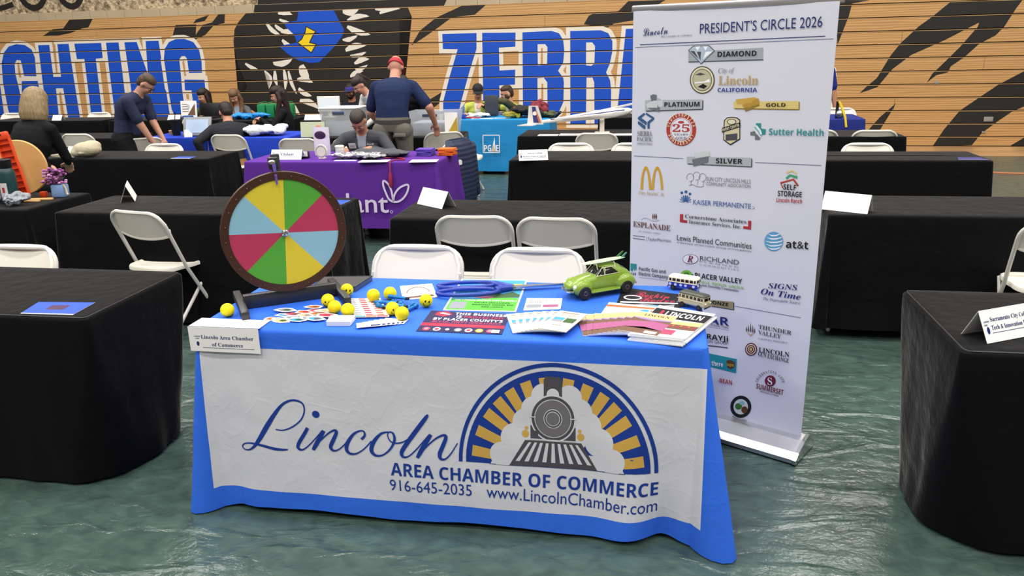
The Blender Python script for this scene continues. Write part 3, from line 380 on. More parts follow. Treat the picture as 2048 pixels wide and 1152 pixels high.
B_SHAPE=[
('navy',1,[(-0.3904,1.6854),(-0.3904,1.6826),(0.3839,1.6991),(0.3838,1.7019)]),
('navy',1,[(-0.4131,1.6741),(-0.4131,1.6726),(0.4138,1.6896),(0.4138,1.6911)]),
('glit',1,[(-0.1661,1.6519),(0.1493,1.6634),(0.1508,1.6203),(-0.1643,1.6136)]),
('grayd',1,[(-0.1643,1.6136),(0.1508,1.6203),(0.1553,1.6172),(-0.163,1.6103)]),
('grayd',2,[(-0.1675,1.6573),(-0.1461,1.6749),(-0.0752,1.6763),(-0.049,1.6541),(-0.1068,1.6026)]),
('gem',3,[(-0.1627,1.6567),(-0.1441,1.6722),(-0.0768,1.6732),(-0.0536,1.6541),(-0.1069,1.6063)]),
('white2',4,[(-0.137,1.6721),(-0.1132,1.6728),(-0.1242,1.6551)]),
('white2',4,[(-0.1014,1.6726),(-0.0808,1.6722),(-0.0888,1.6556)]),
('grayd',4,[(-0.127,1.6514),(-0.1092,1.6512),(-0.1104,1.6169)]),
('white2',4,[(-0.0885,1.6509),(-0.0593,1.6521),(-0.0988,1.6221)]),
('grayd',4,[(-0.1572,1.6555),(-0.1391,1.6542),(-0.1167,1.6223)]),
('olive',1,[(-0.0446,1.5408),(-0.045,1.5301),(-0.0475,1.5198),(-0.052,1.5103),(-0.0583,1.5019),(-0.0662,1.4949),(-0.0753,1.4896),(-0.0854,1.4863),(-0.0961,1.485),(-0.1069,1.4859),(-0.1175,1.4889),(-0.1273,1.4939),(-0.1361,1.5007),(-0.1434,1.5091),(-0.1491,1.5187),(-0.1527,1.5291),(-0.1543,1.5399),(-0.1537,1.5508),(-0.151,1.5612),(-0.1463,1.5708),(-0.1398,1.5792),(-0.1317,1.586),(-0.1224,1.5911),(-0.1123,1.5942),(-0.1016,1.5952),(-0.0909,1.5941),(-0.0806,1.591),(-0.071,1.586),(-0.0624,1.5792),(-0.0553,1.571),(-0.0498,1.5616),(-0.0462,1.5514)]),
('cream',2,[(-0.0492,1.5407),(-0.0497,1.5309),(-0.052,1.5214),(-0.056,1.5126),(-0.0618,1.5048),(-0.069,1.4984),(-0.0773,1.4936),(-0.0866,1.4905),(-0.0963,1.4893),(-0.1062,1.4902),(-0.1158,1.4929),(-0.1248,1.4975),(-0.1328,1.5038),(-0.1395,1.5115),(-0.1446,1.5204),(-0.148,1.53),(-0.1494,1.54),(-0.1489,1.55),(-0.1465,1.5596),(-0.1422,1.5684),(-0.1362,1.5761),(-0.1289,1.5825),(-0.1204,1.5871),(-0.1111,1.59),(-0.1014,1.591),(-0.0916,1.59),(-0.0822,1.5871),(-0.0734,1.5824),(-0.0656,1.5762),(-0.059,1.5686),(-0.054,1.5599),(-0.0507,1.5505)]),
('olive',3,[(-0.0563,1.5407),(-0.0566,1.5322),(-0.0586,1.524),(-0.0621,1.5164),(-0.0671,1.5097),(-0.0732,1.5041),(-0.0804,1.5),(-0.0883,1.4973),(-0.0967,1.4963),(-0.1051,1.4971),(-0.1134,1.4995),(-0.1211,1.5034),(-0.1279,1.5089),(-0.1336,1.5155),(-0.138,1.5231),(-0.1409,1.5314),(-0.1422,1.54),(-0.1417,1.5487),(-0.1396,1.5569),(-0.136,1.5646),(-0.1309,1.5712),(-0.1246,1.5767),(-0.1173,1.5807),(-0.1094,1.5832),(-0.1011,1.5841),(-0.0927,1.5832),(-0.0846,1.5807),(-0.077,1.5767),(-0.0703,1.5713),(-0.0647,1.5648),(-0.0604,1.5573),(-0.0575,1.5492)]),
('creamd',4,[(-0.0586,1.5407),(-0.059,1.5327),(-0.0608,1.525),(-0.0642,1.5178),(-0.0688,1.5115),(-0.0747,1.5063),(-0.0814,1.5024),(-0.0889,1.5),(-0.0968,1.499),(-0.1048,1.4997),(-0.1126,1.502),(-0.1198,1.5057),(-0.1263,1.5108),(-0.1317,1.517),(-0.1358,1.5242),(-0.1386,1.532),(-0.1397,1.54),(-0.1393,1.5481),(-0.1373,1.5559),(-0.1339,1.5631),(-0.1291,1.5693),(-0.1232,1.5745),(-0.1163,1.5783),(-0.1088,1.5806),(-0.1009,1.5814),(-0.093,1.5806),(-0.0853,1.5783),(-0.0782,1.5745),(-0.0719,1.5695),(-0.0666,1.5633),(-0.0625,1.5563),(-0.0598,1.5486)]),
('grayd',5,[(-0.1317,1.5611),(-0.1081,1.5691),(-0.084,1.5628),(-0.1075,1.5585)]),
('white2',5,[(-0.1333,1.5315),(-0.0885,1.5346),(-0.0683,1.5454),(-0.0635,1.5321),(-0.13,1.5261)]),
('black',5,[(-0.1173,1.5128),(-0.0939,1.5254),(-0.0756,1.516),(-0.0899,1.5051)]),
('grayd',1,[(-0.3568,1.4498),(-0.0906,1.4586),(-0.0899,1.4211),(-0.3555,1.4053)]),
('silver',2,[(-0.3609,1.4531),(-0.095,1.4623),(-0.0943,1.4248),(-0.3596,1.4092)]),
('gray',3,[(-0.3365,1.4734),(-0.3224,1.4793),(-0.3061,1.4768),(-0.3053,1.4515),(-0.3312,1.4498)]),
('silverl',3,[(-0.3571,1.4361),(-0.328,1.4521),(-0.2751,1.455),(-0.2768,1.4297),(-0.3011,1.4234),(-0.3501,1.422)]),
('gray',3,[(-0.3468,1.4221),(-0.2952,1.4405),(-0.2881,1.4238),(-0.2907,1.4056),(-0.3367,1.4156)]),
('silver',3,[(-0.3312,1.4481),(-0.3091,1.4683),(-0.2829,1.4565),(-0.3179,1.4399)]),
('goldd',1,[(0.0449,1.4527),(0.3077,1.4621),(0.3092,1.4319),(0.0464,1.4278)]),
('goldl',2,[(0.0412,1.4558),(0.3038,1.4655),(0.3053,1.4353),(0.0427,1.4314)]),
('gold',3,[(0.0492,1.465),(0.127,1.476),(0.1439,1.4696),(0.142,1.4577),(0.0561,1.4466)]),
('goldm',3,[(0.076,1.4445),(0.1437,1.4722),(0.1506,1.4516),(0.0911,1.4291)]),
('goldd',3,[(0.0853,1.4316),(0.1451,1.4525),(0.1512,1.4439),(0.0945,1.4197)]),
('steel',1,[(-0.3955,1.3792),(-0.366,1.3998),(-0.3579,1.3943),(-0.3787,1.378),(-0.3516,1.3617),(-0.3525,1.3472),(-0.3782,1.3607),(-0.3953,1.3716)]),
('steel',1,[(-0.3561,1.4018),(-0.316,1.382),(-0.3157,1.3728),(-0.3369,1.3565),(-0.3362,1.3335),(-0.3474,1.333),(-0.3483,1.3618),(-0.327,1.377),(-0.3558,1.3921)]),
('steel',1,[(-0.3951,1.3629),(-0.3849,1.3604),(-0.3577,1.3441),(-0.3574,1.3314),(-0.3654,1.331),(-0.3948,1.3513)]),
('red',1,[(-0.118,1.3386),(-0.1183,1.328),(-0.1203,1.3176),(-0.1239,1.3076),(-0.129,1.2983),(-0.1355,1.2898),(-0.1433,1.2825),(-0.1522,1.2764),(-0.162,1.2717),(-0.1724,1.2686),(-0.1832,1.2671),(-0.194,1.2674),(-0.2048,1.2693),(-0.2151,1.2729),(-0.2247,1.278),(-0.2334,1.2846),(-0.2409,1.2925),(-0.247,1.3015),(-0.2516,1.3113),(-0.2546,1.3217),(-0.2559,1.3324),(-0.2554,1.3432),(-0.2532,1.3538),(-0.2493,1.3639),(-0.2439,1.3733),(-0.2371,1.3817),(-0.2291,1.3889),(-0.22,1.3948),(-0.2101,1.3992),(-0.1997,1.402),(-0.1889,1.4032),(-0.1782,1.4027),(-0.1677,1.4006),(-0.1577,1.3969),(-0.1483,1.3917),(-0.14,1.3852),(-0.1327,1.3774),(-0.1268,1.3687),(-0.1223,1.3591),(-0.1193,1.349)]),
('white',2,[(-0.1352,1.3378),(-0.1357,1.328),(-0.1381,1.3184),(-0.1424,1.3095),(-0.1484,1.3015),(-0.1558,1.2948),(-0.1644,1.2897),(-0.1739,1.2862),(-0.1839,1.2847),(-0.194,1.2852),(-0.2039,1.2876),(-0.2131,1.2918),(-0.2212,1.2978),(-0.228,1.3052),(-0.2332,1.3138),(-0.2365,1.3233),(-0.2379,1.3332),(-0.2373,1.3432),(-0.2347,1.3529),(-0.2302,1.3619),(-0.2241,1.3698),(-0.2165,1.3764),(-0.2077,1.3814),(-0.1982,1.3846),(-0.1882,1.3859),(-0.1782,1.3853),(-0.1685,1.3828),(-0.1595,1.3785),(-0.1516,1.3726),(-0.145,1.3652),(-0.1399,1.3568),(-0.1366,1.3475)]),
('red',3,[(-0.1389,1.3376),(-0.1393,1.3284),(-0.1416,1.3195),(-0.1456,1.3112),(-0.1511,1.3037),(-0.158,1.2975),(-0.166,1.2927),(-0.1748,1.2895),(-0.184,1.2881),(-0.1934,1.2886),(-0.2025,1.2908),(-0.211,1.2948),(-0.2186,1.3003),(-0.2249,1.3073),(-0.2297,1.3153),(-0.2328,1.3241),(-0.2341,1.3334),(-0.2335,1.3427),(-0.2311,1.3517),(-0.227,1.3601),(-0.2213,1.3675),(-0.2142,1.3737),(-0.2061,1.3783),(-0.1973,1.3813),(-0.1881,1.3826),(-0.1788,1.382),(-0.1698,1.3797),(-0.1615,1.3757),(-0.1541,1.3701),(-0.1479,1.3633),(-0.1432,1.3554),(-0.1402,1.3467)]),
('white',4,[(-0.1407,1.3375),(-0.1412,1.3287),(-0.1433,1.3201),(-0.1471,1.312),(-0.1525,1.3049),(-0.1591,1.2989),(-0.1668,1.2942),(-0.1752,1.2912),(-0.1841,1.2898),(-0.1931,1.2902),(-0.2019,1.2924),(-0.21,1.2962),(-0.2173,1.3016),(-0.2234,1.3083),(-0.228,1.316),(-0.2309,1.3246),(-0.2322,1.3335),(-0.2316,1.3425),(-0.2293,1.3512),(-0.2254,1.3592),(-0.2199,1.3664),(-0.2131,1.3723),(-0.2054,1.3768),(-0.1969,1.3797),(-0.188,1.3809),(-0.1791,1.3804),(-0.1705,1.3781),(-0.1624,1.3742),(-0.1554,1.3689),(-0.1494,1.3623),(-0.1449,1.3547),(-0.142,1.3463)]),
('red',5,[(-0.1724,1.367),(-0.1734,1.3648),(-0.1764,1.3628),(-0.181,1.3614),(-0.1865,1.3608),(-0.192,1.361),(-0.1968,1.362),(-0.2,1.3637),(-0.2012,1.3658),(-0.2002,1.368),(-0.1971,1.37),(-0.1925,1.3714),(-0.187,1.372),(-0.1815,1.3718),(-0.1768,1.3707),(-0.1736,1.369)]),
('black',1,[(0.0035,1.3808),(0.0162,1.3937),(0.0362,1.3965),(0.0581,1.3952),(0.0729,1.3861),(0.0778,1.3085),(0.0373,1.2819),(0.0046,1.302)]),
('tanl',2,[(0.0077,1.3788),(0.0176,1.39),(0.0365,1.3928),(0.0566,1.3914),(0.0697,1.3833),(0.0742,1.311),(0.037,1.2873),(0.008,1.3044)]),
('olive',3,[(0.0575,1.3775),(0.0572,1.3752),(0.0562,1.3729),(0.0545,1.3708),(0.0521,1.369),(0.0492,1.3674),(0.0458,1.3661),(0.0421,1.3653),(0.0381,1.3649),(0.0342,1.365),(0.0304,1.3655),(0.0268,1.3665),(0.0237,1.3678),(0.021,1.3695),(0.019,1.3715),(0.0177,1.3737),(0.0172,1.376),(0.0175,1.3783),(0.0185,1.3805),(0.0203,1.3827),(0.0227,1.3845),(0.0256,1.3861),(0.0291,1.3873),(0.0328,1.3881),(0.0367,1.3885),(0.0407,1.3884),(0.0445,1.3879),(0.048,1.3869),(0.0511,1.3856),(0.0537,1.3839),(0.0557,1.3819),(0.057,1.3798)]),
('cream',4,[(0.0541,1.3774),(0.0534,1.3745),(0.0512,1.3719),(0.0477,1.3697),(0.0431,1.3683),(0.038,1.3676),(0.0328,1.3678),(0.028,1.369),(0.0242,1.3708),(0.0217,1.3733),(0.0207,1.3761),(0.0214,1.3789),(0.0236,1.3816),(0.0272,1.3837),(0.0318,1.3852),(0.0369,1.3858),(0.0421,1.3856),(0.0468,1.3845),(0.0506,1.3826),(0.0531,1.3801)]),
('black',5,[(-0.0029,1.3508),(0.0747,1.3766),(0.0758,1.3584),(-0.0018,1.3317)]),
('grayd',4,[(0.0144,1.3243),(0.0643,1.3321),(0.066,1.3052),(0.0158,1.2998)]),
('teal',1,[(0.1394,1.3754),(0.1603,1.3762),(0.1618,1.3552),(0.1817,1.3535),(0.181,1.3324),(0.1645,1.3316),(0.1408,1.3543)]),
('gray',1,[(0.1183,1.34),(0.1376,1.3436),(0.1393,1.3357),(0.1598,1.3207),(0.1594,1.3101),(0.1399,1.3101),(0.1388,1.3261),(0.1192,1.3267)]),
('white',2,[(0.1269,1.3537),(0.135,1.3578),(0.153,1.339),(0.1663,1.3221),(0.1598,1.3197),(0.1448,1.3359)]),
('tealm',3,[(0.1316,1.3587),(0.1397,1.3627),(0.1576,1.344),(0.1674,1.3279),(0.1609,1.3255),(0.1495,1.3409)]),
('white',4,[(0.1363,1.3636),(0.1443,1.3677),(0.1622,1.3489),(0.1685,1.3337),(0.162,1.3312),(0.1541,1.3459)]),
('navy',1,[(-0.4116,1.2112),(-0.4116,1.2094),(-0.1714,1.2129),(-0.1714,1.2147)]),
('navy',1,[(0.146,1.2207),(0.1461,1.2189),(0.4098,1.2255),(0.4097,1.2273)]),
('grayd',1,[(-0.1509,1.2209),(0.1333,1.2336),(0.1345,1.1989),(-0.1496,1.1906)]),
('silver',2,[(-0.1549,1.2241),(0.1291,1.2371),(0.1303,1.2024),(-0.1535,1.1944)]),
('silverl',3,[(-0.1226,1.242),(-0.056,1.2546),(-0.05,1.2326),(-0.1154,1.2198)]),
('gray',3,[(-0.1306,1.2131),(-0.0548,1.2323),(-0.0564,1.2041),(-0.123,1.184)]),
('goldt',1,[(-0.3769,1.0629),(-0.3746,1.1056),(-0.3716,1.1248),(-0.3685,1.1389),(-0.3653,1.1497),(-0.362,1.1579),(-0.3587,1.1637),(-0.3554,1.1672),(-0.352,1.1685),(-0.3485,1.1677),(-0.3449,1.1647),(-0.3413,1.1594),(-0.3376,1.1518),(-0.3339,1.1416),(-0.33,1.1281),(-0.326,1.1096),(-0.3213,1.068),(-0.3333,1.0644),(-0.3363,1.0981),(-0.3387,1.1147),(-0.341,1.1272),(-0.3433,1.1368),(-0.3454,1.1441),(-0.3475,1.1492),(-0.3495,1.1521),(-0.3515,1.153),(-0.3534,1.1518),(-0.3553,1.1486),(-0.3571,1.1432),(-0.3588,1.1356),(-0.3605,1.1256),(-0.362,1.1128),(-0.3635,1.0958),(-0.3645,1.0616)]),
('goldt',1,[(-0.3212,1.0667),(-0.3188,1.109),(-0.3158,1.128),(-0.3125,1.142),(-0.3092,1.1527),(-0.3058,1.1608),(-0.3024,1.1666),(-0.2988,1.1701),(-0.2952,1.1714),(-0.2916,1.1706),(-0.2878,1.1677),(-0.284,1.1625),(-0.2801,1.1549),(-0.2761,1.1448),(-0.272,1.1315),(-0.2678,1.1133),(-0.2627,1.0721),(-0.2745,1.0698),(-0.2778,1.1031),(-0.2805,1.1195),(-0.2831,1.1318),(-0.2856,1.1413),(-0.288,1.1485),(-0.2903,1.1535),(-0.2926,1.1564),(-0.2947,1.1573),(-0.2969,1.1561),(-0.2989,1.1529),(-0.3009,1.1475),(-0.3028,1.14),(-0.3046,1.1301),(-0.3064,1.1174),(-0.308,1.1005),(-0.3091,1.0666)]),
('gray',1,[(-0.1507,1.1249),(-0.1492,1.1254),(-0.1518,1.1323),(-0.1533,1.1317)]),
('gray',1,[(-0.1533,1.132),(-0.1517,1.1319),(-0.1513,1.1394),(-0.1529,1.1394)]),
('gray',1,[(-0.1529,1.1398),(-0.1514,1.139),(-0.1481,1.1457),(-0.1496,1.1464)]),
('gray',1,[(-0.1494,1.1467),(-0.1483,1.1454),(-0.1428,1.1501),(-0.1438,1.1513)]),
('gray',1,[(-0.1435,1.1515),(-0.1431,1.1499),(-0.1363,1.1517),(-0.1367,1.1533)]),
('gray',1,[(-0.1364,1.1533),(-0.1367,1.1517),(-0.1299,1.1504),(-0.1296,1.152)]),
('gray',1,[(-0.1292,1.1518),(-0.1302,1.1505),(-0.1246,1.1463),(-0.1237,1.1476)]),
('gray',1,[(-0.1234,1.1473),(-0.1248,1.1466),(-0.1215,1.1402),(-0.1201,1.1409)]),
('gray',1,[(-0.12,1.1406),(-0.1216,1.1405),(-0.1211,1.1331),(-0.1195,1.1333)]),
('gray',1,[(-0.1196,1.1329),(-0.1211,1.1335),(-0.1235,1.1265),(-0.122,1.1259)]),
('gray',1,[(-0.1222,1.1257),(-0.1233,1.1268),(-0.1283,1.1214),(-0.1271,1.1203)]),
('gray',1,[(-0.1274,1.1201),(-0.128,1.1216),(-0.1345,1.1188),(-0.1339,1.1174)]),
('gray',1,[(-0.1343,1.1173),(-0.1342,1.1189),(-0.1411,1.1193),(-0.1412,1.1177)]),
('gray',1,[(-0.1288,1.1241),(-0.1304,1.1243),(-0.1332,1.1026),(-0.1316,1.1024)]),
('gray',1,[(-0.121,1.1343),(-0.1195,1.1348),(-0.122,1.1416),(-0.1235,1.1411)]),
('gray',1,[(-0.1236,1.1414),(-0.122,1.1413),(-0.1216,1.1487),(-0.1232,1.1487)]),
('gray',1,[(-0.1231,1.1491),(-0.1217,1.1484),(-0.1185,1.1549),(-0.1199,1.1557)]),
('gray',1,[(-0.1197,1.1559),(-0.1187,1.1547),(-0.1132,1.1593),(-0.1142,1.1605)]),
('gray',1,[(-0.1139,1.1607),(-0.1135,1.1591),(-0.1068,1.1609),(-0.1072,1.1625)]),
('gray',1,[(-0.1068,1.1625),(-0.1071,1.1609),(-0.1004,1.1596),(-0.1001,1.1611)]),
('gray',1,[(-0.0998,1.161),(-0.1007,1.1597),(-0.0952,1.1555),(-0.0943,1.1568)]),
('gray',1,[(-0.094,1.1565),(-0.0954,1.1558),(-0.0921,1.1494),(-0.0907,1.1502)]),
('gray',1,[(-0.0906,1.1498),(-0.0922,1.1497),(-0.0917,1.1424),(-0.0901,1.1425)]),
('gray',1,[(-0.0902,1.1422),(-0.0917,1.1428),(-0.0941,1.1358),(-0.0926,1.1353)]),
('gray',1,[(-0.0927,1.135),(-0.0939,1.1361),(-0.0988,1.1308),(-0.0976,1.1297)]),
('gray',1,[(-0.0979,1.1295),(-0.0985,1.131),(-0.105,1.1283),(-0.1043,1.1268)]),
('gray',1,[(-0.1047,1.1267),(-0.1046,1.1283),(-0.1115,1.1287),(-0.1116,1.1271)]),
('gray',1,[(-0.099,1.1266),(-0.1006,1.1268),(-0.1032,1.1053),(-0.1017,1.1051)]),
('gray',1,[(-0.0934,1.1296),(-0.0919,1.1302),(-0.0944,1.137),(-0.0959,1.1364)]),
('gray',1,[(-0.096,1.1367),(-0.0944,1.1366),(-0.094,1.144),(-0.0956,1.1441)]),
('gray',1,[(-0.0955,1.1444),(-0.0941,1.1437),(-0.0909,1.1502),(-0.0924,1.1509)]),
('gray',1,[(-0.0922,1.1512),(-0.0911,1.15),(-0.0857,1.1546),(-0.0867,1.1558)]),
('gray',1,[(-0.0864,1.156),(-0.086,1.1544),(-0.0794,1.1562),(-0.0798,1.1577)]),
('gray',1,[(-0.0794,1.1578),(-0.0797,1.1562),(-0.0731,1.1549),(-0.0728,1.1564)]),
('gray',1,[(-0.0724,1.1563),(-0.0734,1.155),(-0.0679,1.1508),(-0.0669,1.1521)]),
('gray',1,[(-0.0667,1.1518),(-0.0681,1.1511),(-0.0648,1.1448),(-0.0634,1.1455)]),
('gray',1,[(-0.0633,1.1452),(-0.0649,1.1451),(-0.0644,1.1378),(-0.0628,1.1379)]),
('gray',1,[(-0.0629,1.1376),(-0.0644,1.1381),(-0.0667,1.1312),(-0.0652,1.1307)]),
('gray',1,[(-0.0654,1.1304),(-0.0666,1.1315),(-0.0714,1.1262),(-0.0702,1.1251)]),
('gray',1,[(-0.0705,1.1249),(-0.0711,1.1264),(-0.0775,1.1237),(-0.0769,1.1222)]),
('gray',1,[(-0.0772,1.1221),(-0.0771,1.1237),(-0.084,1.1241),(-0.084,1.1225)]),
('gray',1,[(-0.0719,1.1289),(-0.0735,1.1291),(-0.0761,1.1076),(-0.0745,1.1074)]),
('gray',1,[(-0.1414,1.101),(-0.1408,1.0991),(-0.1222,1.1048),(-0.1228,1.1067)]),
('gray',1,[(-0.1222,1.1067),(-0.1228,1.1048),(-0.1037,1.0983),(-0.1031,1.1002)]),
('gray',1,[(-0.1034,1.1003),(-0.1034,1.0983),(-0.0848,1.0976),(-0.0847,1.0996)]),
('gray',1,[(-0.0851,1.0996),(-0.0843,1.0977),(-0.071,1.1035),(-0.0718,1.1053)]),
('kblue',1,[(-0.1669,1.0667),(-0.1675,1.0641),(-0.1691,1.0619),(-0.1717,1.0605),(-0.1745,1.0602),(-0.1771,1.0611),(-0.179,1.063),(-0.1797,1.0655),(-0.1792,1.0681),(-0.1775,1.0703),(-0.175,1.0717),(-0.1721,1.0719),(-0.1695,1.071),(-0.1677,1.0692)]),
('kblue',1,[(-0.1468,1.0727),(-0.1474,1.0698),(-0.1492,1.0674),(-0.152,1.0659),(-0.1551,1.0656),(-0.1579,1.0666),(-0.16,1.0686),(-0.1608,1.0714),(-0.1602,1.0742),(-0.1584,1.0766),(-0.1556,1.0781),(-0.1525,1.0784),(-0.1497,1.0774),(-0.1476,1.0754)]),
('kblue',1,[(-0.1281,1.0651),(-0.1286,1.0625),(-0.1303,1.0603),(-0.1328,1.0589),(-0.1356,1.0587),(-0.1381,1.0595),(-0.14,1.0614),(-0.1407,1.0639),(-0.1402,1.0665),(-0.1386,1.0687),(-0.1361,1.07),(-0.1333,1.0703),(-0.1307,1.0694),(-0.1289,1.0675)]),
('kblue',1,[(-0.1486,1.0244),(-0.129,1.0325),(-0.1227,1.0331),(-0.1448,1.0247)]),
('kblue',1,[(-0.1496,1.0266),(-0.1329,1.0426),(-0.1266,1.0433),(-0.1458,1.0269)]),
('kblue',1,[(-0.1514,1.0283),(-0.1398,1.0506),(-0.1335,1.0512),(-0.1476,1.0287)]),
('kblue',1,[(-0.1537,1.0293),(-0.1488,1.0553),(-0.1424,1.0559),(-0.1499,1.0296)]),
('kblue',1,[(-0.1564,1.0294),(-0.1588,1.0563),(-0.1525,1.0569),(-0.1526,1.0298)]),
('kblue',1,[(-0.159,1.0287),(-0.1688,1.0534),(-0.1624,1.054),(-0.1552,1.0291)]),
('kblue',1,[(-0.1612,1.0273),(-0.1774,1.0469),(-0.171,1.0475),(-0.1574,1.0277)]),
('kblue',1,[(-0.1628,1.0252),(-0.1836,1.0377),(-0.1772,1.0383),(-0.159,1.0256)]),
('kblue',1,[(-0.1637,1.0228),(-0.1867,1.0267),(-0.1802,1.0274),(-0.1598,1.0232)]),
('kblue',1,[(0.1552,1.0345),(0.1549,1.0323),(0.1536,1.0304),(0.1516,1.0292),(0.1493,1.029),(0.1472,1.0297),(0.1456,1.0313),(0.145,1.0334),(0.1454,1.0356),(0.1467,1.0375),(0.1486,1.0387),(0.1509,1.039),(0.153,1.0382),(0.1546,1.0366)]),
('white',2,[(0.1541,1.0344),(0.1538,1.0327),(0.1528,1.0312),(0.1513,1.0303),(0.1495,1.0301),(0.1478,1.0307),(0.1466,1.0319),(0.1461,1.0335),(0.1464,1.0353),(0.1474,1.0367),(0.149,1.0377),(0.1507,1.0378),(0.1524,1.0373),(0.1536,1.036)]),
('goldl',1,[(0.2742,1.19),(0.299,1.201),(0.3168,1.1917),(0.3156,1.18),(0.3106,1.1891),(0.2995,1.1946),(0.2789,1.1851)]),
('green2',1,[(0.2748,1.1687),(0.2898,1.1833),(0.3211,1.1778),(0.3203,1.1672),(0.2931,1.1756),(0.2808,1.1612)]),
('red',1,[(0.2536,1.1482),(0.307,1.1677),(0.3292,1.143),(0.3244,1.1372),(0.3049,1.1606),(0.2594,1.1433),(0.27,1.1254),(0.2646,1.1249)]),
('brown',1,[(-0.3111,0.9608),(-0.3073,0.9459),(-0.3101,0.929),(-0.314,0.9452)]),
('brown',1,[(-0.3017,0.9619),(-0.2978,0.947),(-0.3006,0.9301),(-0.3046,0.9462)]),
('brown',1,[(-0.2936,0.9628),(-0.2897,0.9479),(-0.2926,0.931),(-0.2965,0.9472)]),
('gray',1,[(-0.3701,0.924),(-0.3693,0.9228),(-0.3523,0.934),(-0.3531,0.9353)]),
('gray',1,[(-0.3526,0.9354),(-0.3528,0.9339),(-0.3356,0.9315),(-0.3354,0.933)]),
('gray',1,[(-0.3352,0.933),(-0.3357,0.9316),(-0.315,0.9241),(-0.3145,0.9255)]),
('gray',1,[(-0.3148,0.9255),(-0.3147,0.924),(-0.2944,0.9252),(-0.2945,0.9267)]),
('gray',1,[(-0.2947,0.9266),(-0.2941,0.9252),(-0.2775,0.9321),(-0.2781,0.9334)]),
('grayd',1,[(-0.3387,0.8491),(-0.3397,0.8491),(-0.339,0.8272),(-0.338,0.8272)]),
('gray',1,[(-0.4119,0.8469),(-0.4118,0.8439),(-0.3488,0.8457),(-0.3489,0.8487)]),
('gray',1,[(-0.4116,0.8343),(-0.4115,0.8313),(-0.3484,0.832),(-0.3484,0.835)]),
('red2',1,[(-0.1783,0.9712),(-0.1622,0.9724),(-0.1631,0.9472),(-0.1419,0.9473),(-0.1426,0.9358),(-0.1775,0.9359)]),
('red2',1,[(0.1319,0.9784),(0.1458,0.9783),(0.146,0.9414),(0.1121,0.9418),(0.1126,0.9528),(0.1336,0.953)]),
('maroon',1,[(-0.083,0.7814),(-0.0835,0.7771),(-0.0854,0.7727),(-0.0886,0.7684),(-0.093,0.7644),(-0.0985,0.7609),(-0.1048,0.7579),(-0.1117,0.7556),(-0.119,0.7541),(-0.1263,0.7534),(-0.1333,0.7536),(-0.1399,0.7546),(-0.1457,0.7565),(-0.1506,0.7591),(-0.1542,0.7624),(-0.1565,0.7663),(-0.1574,0.7705),(-0.1569,0.7749),(-0.1549,0.7793),(-0.1516,0.7836),(-0.1471,0.7876),(-0.1415,0.7912),(-0.1351,0.7941),(-0.1282,0.7964),(-0.121,0.7978),(-0.1137,0.7985),(-0.1067,0.7982),(-0.1002,0.7971),(-0.0945,0.7952),(-0.0898,0.7926),(-0.0862,0.7893),(-0.0839,0.7856)]),
('white',2,[(-0.0849,0.7812),(-0.0854,0.7772),(-0.0872,0.7731),(-0.0902,0.7692),(-0.0945,0.7655),(-0.0996,0.7622),(-0.1056,0.7595),(-0.1122,0.7573),(-0.119,0.7559),(-0.126,0.7552),(-0.1327,0.7554),(-0.1389,0.7563),(-0.1444,0.758),(-0.149,0.7604),(-0.1524,0.7634),(-0.1546,0.7669),(-0.1555,0.7707),(-0.155,0.7748),(-0.1531,0.7789),(-0.15,0.7828),(-0.1457,0.7865),(-0.1404,0.7898),(-0.1343,0.7926),(-0.1277,0.7947),(-0.1209,0.796),(-0.114,0.7966),(-0.1074,0.7964),(-0.1012,0.7955),(-0.0958,0.7938),(-0.0913,0.7914),(-0.0879,0.7884),(-0.0858,0.785)]),
('attb',1,[(0.2839,0.91),(0.2838,0.9021),(0.2822,0.8943),(0.2791,0.8869),(0.2748,0.8801),(0.2694,0.8743),(0.263,0.8697),(0.2559,0.8664),(0.2483,0.8645),(0.2407,0.8642),(0.2332,0.8655),(0.2261,0.8683),(0.2198,0.8725),(0.2145,0.878),(0.2103,0.8845),(0.2075,0.8918),(0.2062,0.8996),(0.2064,0.9076),(0.2081,0.9155),(0.2112,0.923),(0.2157,0.9297),(0.2213,0.9354),(0.2277,0.94),(0.2349,0.9432),(0.2424,0.9449),(0.25,0.9451),(0.2574,0.9437),(0.2643,0.9409),(0.2705,0.9367),(0.2757,0.9312),(0.2798,0.9248),(0.2826,0.9176)]),
('white2',2,[(0.2188,0.9324),(0.2362,0.9301),(0.253,0.9328),(0.267,0.9396),(0.2673,0.9363),(0.2534,0.9278),(0.2365,0.9251)]),
('white2',2,[(0.2108,0.9178),(0.2345,0.9164),(0.2576,0.9199),(0.2768,0.9275),(0.2771,0.9242),(0.2579,0.9149),(0.2348,0.9113)]),
('white2',2,[(0.2088,0.9028),(0.2346,0.9017),(0.2598,0.9056),(0.2809,0.9135),(0.2812,0.9102),(0.2602,0.9006),(0.235,0.8967)]),
('white2',2,[(0.212,0.8885),(0.2363,0.8872),(0.2601,0.891),(0.2799,0.8988),(0.2801,0.8954),(0.2604,0.886),(0.2367,0.8822)]),
('white2',2,[(0.2207,0.876),(0.2396,0.8741),(0.258,0.8772),(0.2733,0.8844),(0.2736,0.881),(0.2584,0.8722),(0.24,0.869)]),
('teal',1,[(-0.4208,0.7115),(-0.3887,0.7131),(-0.3879,0.6796),(-0.3932,0.6918),(-0.3978,0.6761),(-0.4039,0.6914),(-0.4092,0.6743),(-0.42,0.6778)]),
('gray',1,[(-0.4176,0.6671),(-0.4112,0.6675),(-0.4109,0.6552),(-0.4174,0.6554)]),
('gray',1,[(-0.4076,0.6687),(-0.4012,0.6691),(-0.4009,0.6568),(-0.4073,0.657)]),
